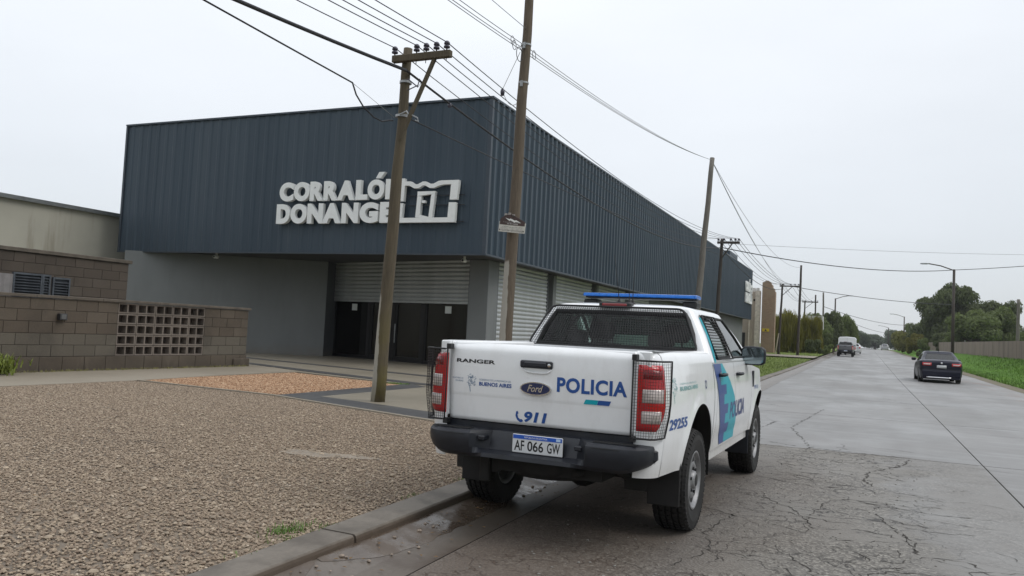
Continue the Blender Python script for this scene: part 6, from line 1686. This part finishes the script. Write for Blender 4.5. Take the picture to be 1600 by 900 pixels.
for y in (.9, 4.3):
    add_wheel(vn, wm, .88, y, .36, 1); add_wheel(vn, wm, -.88, y, .36, -1)

# ------------------------------------------------------------------ vegetation
def m_leaf(name, a, c_, d):
    b = NB(name); P = b.tc(); n = b.noise(1.1, 4, .6, b.pos()); oi = b.n('ShaderNodeObjectInfo')
    w_ = b.n('ShaderNodeTexWhiteNoise'); w_.noise_dimensions = '3D'
    g = b.n('ShaderNodeNewGeometry'); rp = g.outputs['Random Per Island']
    c = b.ramp(b.ma('ADD', b.ma('MULTIPLY', n, .6), b.ma('MULTIPLY', rp, .4)), [(.25, a), (.5, c_), (.75, d)])
    b.col(c); b.rough(.6); b.b.inputs['Specular IOR Level'].default_value = .25
    tr = b.n('ShaderNodeBsdfTranslucent'); b.l(c, tr.inputs[0]); mx = b.n('ShaderNodeMixShader'); mx.inputs[0].default_value = .4
    b.l(b.b.outputs[0], mx.inputs[1]); b.l(tr.outputs[0], mx.inputs[2]); b.l(mx.outputs[0], b.t.nodes['Material Output'].inputs[0]); return b.m
LF = {'dark': m_leaf('dark_leaf', (.066, .082, .036), (.098, .122, .050), (.135, .165, .066)),
      'mid': m_leaf('mid_leaf', (.085, .112, .038), (.13, .168, .055), (.175, .215, .075)),
      'olive': m_leaf('olive_leaf', (.12, .125, .035), (.18, .185, .05), (.25, .25, .07)),
      'yellow': m_leaf('yellow_leaf', (.11, .108, .022), (.17, .162, .032), (.22, .21, .045)),
      'haze': m_leaf('hazed_leaf', (.08, .105, .07), (.11, .14, .092), (.14, .17, .115))}  # last entry has distance haze painted into its leaf colour
BARK = m_wood('tree_bark', (.045, .035, .027), (.08, .065, .05))
def crown_mesh(seed, n, leaf, lobes, m, shape='round', flat=1.0):
    rs_ = {'ragged': .66, 'willow': 1.15}.get(shape, .9)
    """leaf faces spread through several lobes of a unit crown (x, y in -1..1, z 0..1)"""
    r = np.random.RandomState(seed)
    per = []; ctrs = []
    for i in range(lobes):
        a = r.uniform(0, 6.28); d = math.sqrt(r.uniform(0, 1))*.62; z = r.uniform(.22, .82); k = 1-.55*abs(z-.5)
        ctrs.append((d*k*math.cos(a), d*k*math.sin(a), z, r.uniform(.20, .38)*rs_, r.uniform(.13, .24)*flat*rs_))
    cs = np.array(ctrs); pick = r.randint(0, lobes, n); c = cs[pick]
    v = r.normal(size=(n, 3)); v /= np.linalg.norm(v, axis=1)[:, None]; rad = r.uniform(.45, 1.08, n)**.6
    p = np.stack([c[:, 0]+v[:, 0]*rad*c[:, 3], c[:, 1]+v[:, 1]*rad*c[:, 3], c[:, 2]+v[:, 2]*rad*c[:, 4]], 1)
    nn = v+r.normal(size=(n, 3))*.55+np.array([0, 0, .35]); nn /= np.linalg.norm(nn, axis=1)[:, None]
    t = np.cross(nn, r.normal(size=(n, 3))); t /= np.linalg.norm(t, axis=1)[:, None]; bt = np.cross(nn, t)
    s = leaf*r.uniform(.5, 1.3, n)[:, None]
    if shape == 'willow':
        p[:, 2] -= r.uniform(0, .35, n); bt = np.tile(np.array([0, 0, 1.0]), (n, 1))+r.normal(size=(n, 3))*.12; t = np.cross(bt, r.normal(size=(n, 3))); t /= np.linalg.norm(t, axis=1)[:, None]
        q = [p-t*s*.22-bt*s*1.9, p+t*s*.22-bt*s*1.6, p+t*s*.2+bt*s*1.9, p-t*s*.2+bt*s*1.5]
    else: q = [p-t*s, p-bt*s*.6, p+t*s, p+bt*s*.6]
    Vv = np.stack(q, 1).reshape(-1, 3); me = bpy.data.meshes.new('crown')
    me.vertices.add(4*n); me.vertices.foreach_set('co', Vv.ravel()); me.loops.add(4*n); me.loops.foreach_set('vertex_index', np.arange(4*n, dtype=np.int32))
    me.polygons.add(n); me.polygons.foreach_set('loop_start', np.arange(0, 4*n, 4, dtype=np.int32)); me.polygons.foreach_set('loop_total', np.full(n, 4, dtype=np.int32)); me.update(); me.validate(); me.materials.append(m)
    return me, cs
CR_ = {}
def tree(label, x, y, z, rad, z0, z1, leaf='mid', seed=1, kind='round', cat='tree', name='leafy_tree', group=None, n=12000, lobes=26, trunk=True, ls=.042, ry=None):
    key = (leaf, seed, kind, n)
    if key not in CR_: CR_[key] = crown_mesh(seed, n, ls, lobes, LF[leaf], kind)
    me, cs = CR_[key]
    t = thing(name, label, cat, (x, y, z), 0, group)
    obj('crown', me, t, (0, 0, z0), (0, 0, 0), (rad, ry or rad, z1-z0))
    if trunk:
        b = MB(); h = z0+(z1-z0)*.45
        b.tube([(0, 0, -.2), (.06*rad*.3, 0, h*.5), (-.03*rad, .02*rad, h)], max(.10, rad*.065), 8, taper=.45)
        for (cx, cy, cz, a_, b_) in cs[:9]:
            zz = z0+(z1-z0)*cz; b.tube([(0, 0, h*.55), (cx*rad*.45, cy*rad*.45, (h*.55+zz)/2+.2), (cx*rad, cy*rad, zz)], max(.04, rad*.028), 5, taper=.3)
        fixn(b.obj('trunk', BARK, t).data)
    return t
G_L = 'trees left of the road'; G_R = 'trees right of the road'
tree('yellowish willow right of the brick gable, left one of the pair', -8.2, 96, .6, 1.9, .9, 4.7, 'yellow', 11, 'willow', name='willow_tree', group='willows', ls=.055)
tree('yellowish willow behind the tall dark pole, right one of the pair', -6.2, 100, .6, 1.9, .7, 4.3, 'yellow', 12, 'willow', name='willow_tree', group='willows', ls=.055)
tree('low pale green willow at the left edge of the grass by the gable', -10.0, 100, .6, 1.6, .6, 4.4, 'olive', 13, 'willow', name='willow_tree', group='willows', ls=.055)
tree('dense dark rounded bush on the grass past the tall dark pole', -4.95, 88, .45, 1.15, .0, 1.75, 'dark', 21, name='bush', cat='bush', trunk=False, n=6000, lobes=14, ls=.06)
tree('smaller dark bush touching the right side of the dense bush', -3.95, 93, .5, .9, 0, 1.3, 'mid', 22, name='bush', cat='bush', trunk=False, n=5000, lobes=12, ls=.06)
tree('broad green tree behind the willows, left of the street lamp', -6.6, 122, .7, 2.9, .5, 5.7, 'mid', 31, group=G_L)
tree('tall dark green tree just under the left street lamp', -4.6, 128, .7, 2.6, .4, 6.1, 'dark', 32, group=G_L)
tree('rounded green tree at the right end of the left row above the van', -3.2, 136, .8, 2.3, .3, 6.0, 'mid', 33, group=G_L)
tree('low green tree behind the grey pickup', -5.6, 112, .6, 1.7, .0, 3.2, 'mid', 34, group=G_L)
tree('low dark tree at the verge left of the grey pickup', -4.7, 106, .6, 1.1, .0, 2.6, 'dark', 35, group=G_L)
tree('lighter green tree past the van on the left verge', -2.9, 150, .8, 2.0, .0, 4.4, 'mid', 33, group=G_L)
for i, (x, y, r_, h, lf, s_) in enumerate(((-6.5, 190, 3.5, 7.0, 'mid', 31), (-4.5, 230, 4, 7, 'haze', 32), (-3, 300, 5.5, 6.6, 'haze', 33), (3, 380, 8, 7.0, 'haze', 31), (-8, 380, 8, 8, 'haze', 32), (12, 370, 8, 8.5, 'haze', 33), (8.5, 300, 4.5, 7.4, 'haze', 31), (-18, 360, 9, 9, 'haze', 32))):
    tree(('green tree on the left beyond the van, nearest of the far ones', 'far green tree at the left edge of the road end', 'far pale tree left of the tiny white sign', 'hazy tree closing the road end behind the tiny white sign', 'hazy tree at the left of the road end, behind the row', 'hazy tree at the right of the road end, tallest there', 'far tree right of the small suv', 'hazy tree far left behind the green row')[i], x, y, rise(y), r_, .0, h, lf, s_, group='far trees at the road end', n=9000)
# right side
R_T = [('great dark spreading tree behind the right street lamp', 9.6, 118, 5.4, 1.6, 10.8, 'dark', 41),
       ('dark tree with a ragged top right of the lamp post', 15.0, 122, 4.6, 1.5, 8.9, 'dark', 42),
       ('broad mid green tree under the great dark tree', 10.4, 100, 3.6, 1.0, 5.6, 'mid', 43),
       ('bright green low tree above the right wall', 13.5, 84, 1.9, 1.2, 3.7, 'mid', 44),
       ('mid green tree behind the wall between the lamp post and the bright low tree', 12.6, 104, 3.6, 1.0, 6.6, 'mid', 45),
       ('sparse branching tree at the right edge of the picture', 17.4, 100, 3.2, 1.5, 6.8, 'dark', 46),
       ('dense tree behind the stout concrete pole', 20.8, 112, 4.5, 1.0, 8.2, 'mid', 43),
       ('dark tree left of the great tree, above the sedan roof', 7.6, 132, 3.0, .8, 5.6, 'dark', 44),
       ('green tree at the left end of the dark right group', 7.4, 150, 2.6, .6, 6.0, 'mid', 45),
       ('dark low tree behind the left end of the long wall', 8.8, 112, 2.4, .4, 3.8, 'dark', 42)]
for i, (lb, x, y, r_, z0, z1, lf, s_) in enumerate(R_T):
    x, y, r_ = x*1.33, y*1.33, r_*1.33; z0 = (z0-1.5)*1.33+1.5; z1 = (z1-1.5)*1.33+1.5
    tree(lb, x, y, bank(x, y)-.2, r_, z0-.6, z1-1.0, lf, s_, 'ragged' if i in (0, 1, 5, 6) else 'round', group=G_R, n=22000 if i < 2 else 13000, lobes=48 if i in (0, 1, 5, 6) else 30, ls=.030 if i < 2 else .038)
for i, (x, y, r_, h, lf, s_) in enumerate(((7.2, 163, 1.9, 3.4, 'yellow', 51), (6.9, 178, 2.2, 4.3, 'olive', 52), (8.6, 172, 2.0, 3.9, 'yellow', 51), (7.1, 200, 2.8, 5.0, 'olive', 52), (7.6, 225, 3.2, 5.4, 'olive', 51), (8.6, 148, 1.4, 2.6, 'mid', 52))):
    tree(('yellowish round bush nearest on the right verge', 'olive bush just behind the nearest yellowish bush', 'yellowish bush touching the dark tree group', 'taller olive bush further along the right verge', 'furthest olive bush on the right verge', 'small green bush beside the yellowish bushes')[i], x, y, bank(x, y)-.1, r_, 0, h, lf, s_, name='bush', cat='bush', trunk=False, group='bushes on the right verge', n=7000, lobes=16, ls=.07)
tree('small dark shrub at the right road edge beyond the sedan', 6.7, 128, bank(6.7, 128), .55, 0, 1.2, 'dark', 53, name='bush', cat='bush', trunk=False, n=2500, lobes=8, ls=.09)
# plants near the camera
def blades(name, label, pts, m, hmin, hmax, wd, cat='grass', kind=None, seed=5, bend=.6):
    r = random.Random(seed); V = []; Fc = []
    for (x, y, z) in pts:
        a = r.uniform(0, 6.28); h = r.uniform(hmin, hmax); dx, dy = math.cos(a), math.sin(a); b_ = bend*h*r.uniform(.4, 1.2); wx_, wy_ = -dy*wd, dx*wd; n0 = len(V)
        V += [(x-wx_, y-wy_, z), (x+wx_, y+wy_, z), (x+dx*b_*.4+wx_*.8, y+dy*b_*.4+wy_*.8, z+h*.6), (x+dx*b_*.4-wx_*.8, y+dy*b_*.4-wy_*.8, z+h*.6), (x+dx*b_, y+dy*b_, z+h)]
        Fc += [(n0, n0+1, n0+2, n0+3), (n0+3, n0+2, n0+4)]
    o = obj(name, new_mesh(name, V, Fc, m)); tag(o, label, cat, kind=kind); return o
mg = mat('blade_green', (.09, .17, .025), .6, var=.4, scale=12)
r = random.Random(9)
pts = [(-3.36+r.gauss(0, .05), 4.26+r.gauss(0, .10), .115) for _ in range(230)]
blades('grass_tuft', 'small green grass tuft growing in the gravel beside the kerb', pts, mg, .01, .04, .003)
pts = [(-15.62+abs(r.gauss(0, .05)), r.uniform(8, 17.6), .12) for _ in range(900)]
blades('wall_foot_weeds', 'dry yellowish weeds along the foot of the low block wall', pts, mat('dry_weed', (.20, .19, .06), .7, var=.4, scale=8), .02, .07, .006, 'weeds', 'stuff')
pts = [(-15.35+r.gauss(0, .16), 10.2+r.gauss(0, .26), .12+r.uniform(0, .25)) for _ in range(1100)]
blades('leafy_plant', 'yellow green leafy plant at the left picture edge before the low wall', pts, mat('plant_green', (.16, .20, .03), .6, var=.5, scale=9), .05, .22, .016, 'plant')
pts = [(-9.8+r.uniform(-.25, .3), 16.0+r.uniform(-.1, .15), .12) for _ in range(260)]
blades('moss_strip', 'thin strip of green moss at the corner of the reddish gravel', pts, mg, .01, .03, .01, 'moss', 'stuff')
pts = []
for _ in range(9000):
    y = 30+abs(r.gauss(0, 28)); x = r.uniform(kx(y)-4.8, kx(y)-.28); pts.append((x, y, rise(y)+.12+.12*max(0, min(1, (y-60)/20))))
blades('verge_grass_blades', 'short green grass of the left verge beyond the pickup', pts, mat('verge_blade', (.15, .20, .045), .7, var=.5, scale=.8), .04, .12, .012, 'grass', 'stuff')
pts = []
for _ in range(22000):
    y = 30+abs(r.gauss(0, 26)); x = r.uniform(6.3, 10.4); x = x if r.random() < .7 else r.uniform(6.2, 7.0); pts.append((x, y, bank(x, y)))
blades('bank_grass_blades', 'lush bright green grass on the right bank below the wall', pts, mat('bank_blade', (.11, .21, .025), .7, var=.6, scale=.7), .06, .18, .014, 'grass', 'stuff')
# litter and weeds along the kerb
r = random.Random(33); pts = []
for _ in range(14):
    y0_ = r.uniform(2.4, 9.6); pts += [(kx(y0_)-.29+r.gauss(0, .025), y0_+r.gauss(0, .05), .118) for _ in range(r.randint(8, 40))]
blades('kerb_weeds', 'sparse little weeds along the inner edge of the kerb', pts, mg, .008, .028, .0025, 'weeds', 'stuff')
V = []; Fc = []
for _ in range(260):
    if r.random() < .5: x, y, z = r.uniform(-12.5, -3.4), r.uniform(2.4, 10.5), .130
    else:
        y = r.uniform(2.4, 12); x = kx(y)+r.uniform(.03, .5); z = gut(x-kx(y))+.012
    a = r.uniform(0, 6.28); q = r.uniform(.010, .022); n0 = len(V)
    for (u, v, w__) in ((-1, 0, 0), (0, -.45, .25), (1, 0, .1), (0, .45, .3)): V.append((x+q*(u*math.cos(a)-v*math.sin(a)), y+q*(u*math.sin(a)+v*math.cos(a)), z+q*w__))
    Fc.append((n0, n0+1, n0+2, n0+3))
o = obj('fallen_leaves', new_mesh('fallen_leaves', V, Fc, mat('dead_leaf', (.16, .095, .04), .7, var=.5, scale=5))); tag(o, 'small fallen leaves on the gravel and in the gutter', 'leaves', kind='stuff')
# bits on the lot
def blob(cx, cy, rx, ry, ang, n=26, seed=1, k=.25):
    r = random.Random(seed); ph_ = [r.uniform(0, 6.28) for _ in range(4)]; P_ = []
    for i in range(n):
        a = 6.2832*i/n; q = 1+k*(math.sin(2*a+ph_[0])*.5+math.sin(3*a+ph_[1])*.35+math.sin(5*a+ph_[2])*.25+math.sin(8*a+ph_[3])*.15); x, y = rx*q*math.cos(a), ry*q*math.sin(a)
        P_.append((cx+x*math.cos(ang)-y*math.sin(ang), cy+x*math.sin(ang)+y*math.cos(ang)))
    return P_
b = MB(); r = random.Random(14)
for _ in range(900):      # bigger stray stones
    x = r.uniform(-12.5, -3.4); y = r.uniform(2.2, 9.8); q = r.uniform(.012, .026); V, Fc = bev_box(q*2, q*1.5, q*.9, q*.45); a = r.uniform(0, 3); b.add([(x+v[0]*math.cos(a)-v[1]*math.sin(a), y+v[0]*math.sin(a)+v[1]*math.cos(a), .120+v[2]) for v in V], Fc)
o = b.obj('stray_stones', mat('stray_stone', (.30, .24, .175), .7, var=.45, scale=6)); tag(o, 'larger stray stones scattered over the tan gravel', 'stones', kind='stuff')
for (x, y, a, L_) in ((-6.9, 6.2, .3, .22), (-8.6, 7.4, 2.0, .17), (-5.6, 5.2, 1.1, .12)):
    t_ = MB().tube([(0, 0, 0), (L_*.5, .015, .012), (L_, -.01, .0)], .005, 5, taper=.5).obj('twig', M['pole4'], None, loc=(x, y, .128), rot=(0, 0, a)); tag(t_, {.22: 'longest dark twig on the tan gravel, in the middle', .17: 'dark twig farthest left on the tan gravel', .12: 'short dark twig on the tan gravel nearest the kerb'}[L_], 'twig', 'twigs on the gravel')
o = poly_sheet('concrete_cover', blob(-5.0, 6.85, .42, .17, .2, seed=4, k=.5), .1175, mat('cover_conc', (.22, .185, .145), .8, var=.25, scale=9), structure=False); tag(o, 'flat concrete patch half buried in the tan gravel', 'cover')
def m_water():
    b = NB('puddle_water'); b.col(b.ramp(b.noise(2.5, 4, .6, b.pos()), [(.35, (.072, .052, .038)), (.7, (.118, .092, .070))])); b.rough(b.ma('ADD', b.ma('MULTIPLY', b.ss(b.noise(3.5, 4, .6, b.pos()), .4, .6), .30), .14)); b.b.inputs['Specular IOR Level'].default_value = .4; b.bump(b.noise(9, 2, .5, b.pos()), .12, .01); return b.m
M['water'] = m_water()
for i, (ya, yb, wd) in enumerate(((-2, 3.95, .20), (4.0, 8.6, .26))):
    V = []; n = 60; k = 5
    for j in range(n+1):
        y = ya+(yb-ya)*j/n; e = wd+.05*noise.noise(Vector((y*2.1, i, 0)))+.03*noise.noise(Vector((y*7, i, 3)))
        e *= min(1, (yb-y)/.6+.15, (y-ya)/.6+.15)
        for q in range(k+1): d_ = .002+(e-.002)*q/k; V.append((kx(y)+d_, y, gut(d_)+.006-.004*q/k))
    tag(obj('puddle', new_mesh('puddle', V, [(j*(k+1)+q, j*(k+1)+q+1, (j+1)*(k+1)+q+1, (j+1)*(k+1)+q) for j in range(n) for q in range(k)], M['water'])), kind='structure')
for (cx, cy, rx, ry, a, s_) in ((-.98, 6.15, .05, .30, -.15, 5),):
    pass
b = MB(); r = random.Random(4)
for _ in range(34):
    y = r.uniform(2.8, 7.5); x = kx(y)+r.uniform(.04, .30); q = r.uniform(.006, .018); V, Fc = bev_box(q*2, q*1.5, q, q*.4); a = r.uniform(0, 3); b.add([(x+v[0]*math.cos(a)-v[1]*math.sin(a), y+v[0]*math.sin(a)+v[1]*math.cos(a), gut(x-kx(y))+.008+v[2]) for v in V], Fc)
o = b.obj('gutter_pebbles', mat('pebble', (.24, .19, .15), .7, rnd_obj=0, var=.4, scale=30)); tag(o, 'small stones lying in the wet gutter', 'pebbles', kind='stuff')
b = MB()
for _ in range(500):
    y = r.uniform(2.5, 12.3); x = r.uniform(-2.3, .6); q = r.uniform(.003, .010); V, Fc = bev_box(q*2, q*1.5, q, q*.4); b.add([(x+v[0], y+v[1], .004+v[2]) for v in V], Fc)
o = b.obj('road_grit', mat('grit', (.22, .21, .19), .8)); tag(o, 'loose grit and crumbled concrete on the cracked road', 'grit', kind='stuff')

# ------------------------------------------------------------------ damp air
hz = MB().box((-420, -60, -1.3), (420, 560, 22)).obj('haze', None); fixn(hz.data); tag(hz, 'thin damp haze over the street', 'haze', kind='stuff')
hm = bpy.data.materials.new('haze_air'); hm.use_nodes = True; hm.node_tree.nodes.clear(); ho = hm.node_tree.nodes.new('ShaderNodeOutputMaterial'); hv = hm.node_tree.nodes.new('ShaderNodeVolumePrincipled')
hv.inputs['Density'].default_value = .00022; hv.inputs['Color'].default_value = (.95, .97, 1, 1); hm.node_tree.links.new(hv.outputs[0], ho.inputs['Volume']); hz.data.materials.append(hm)
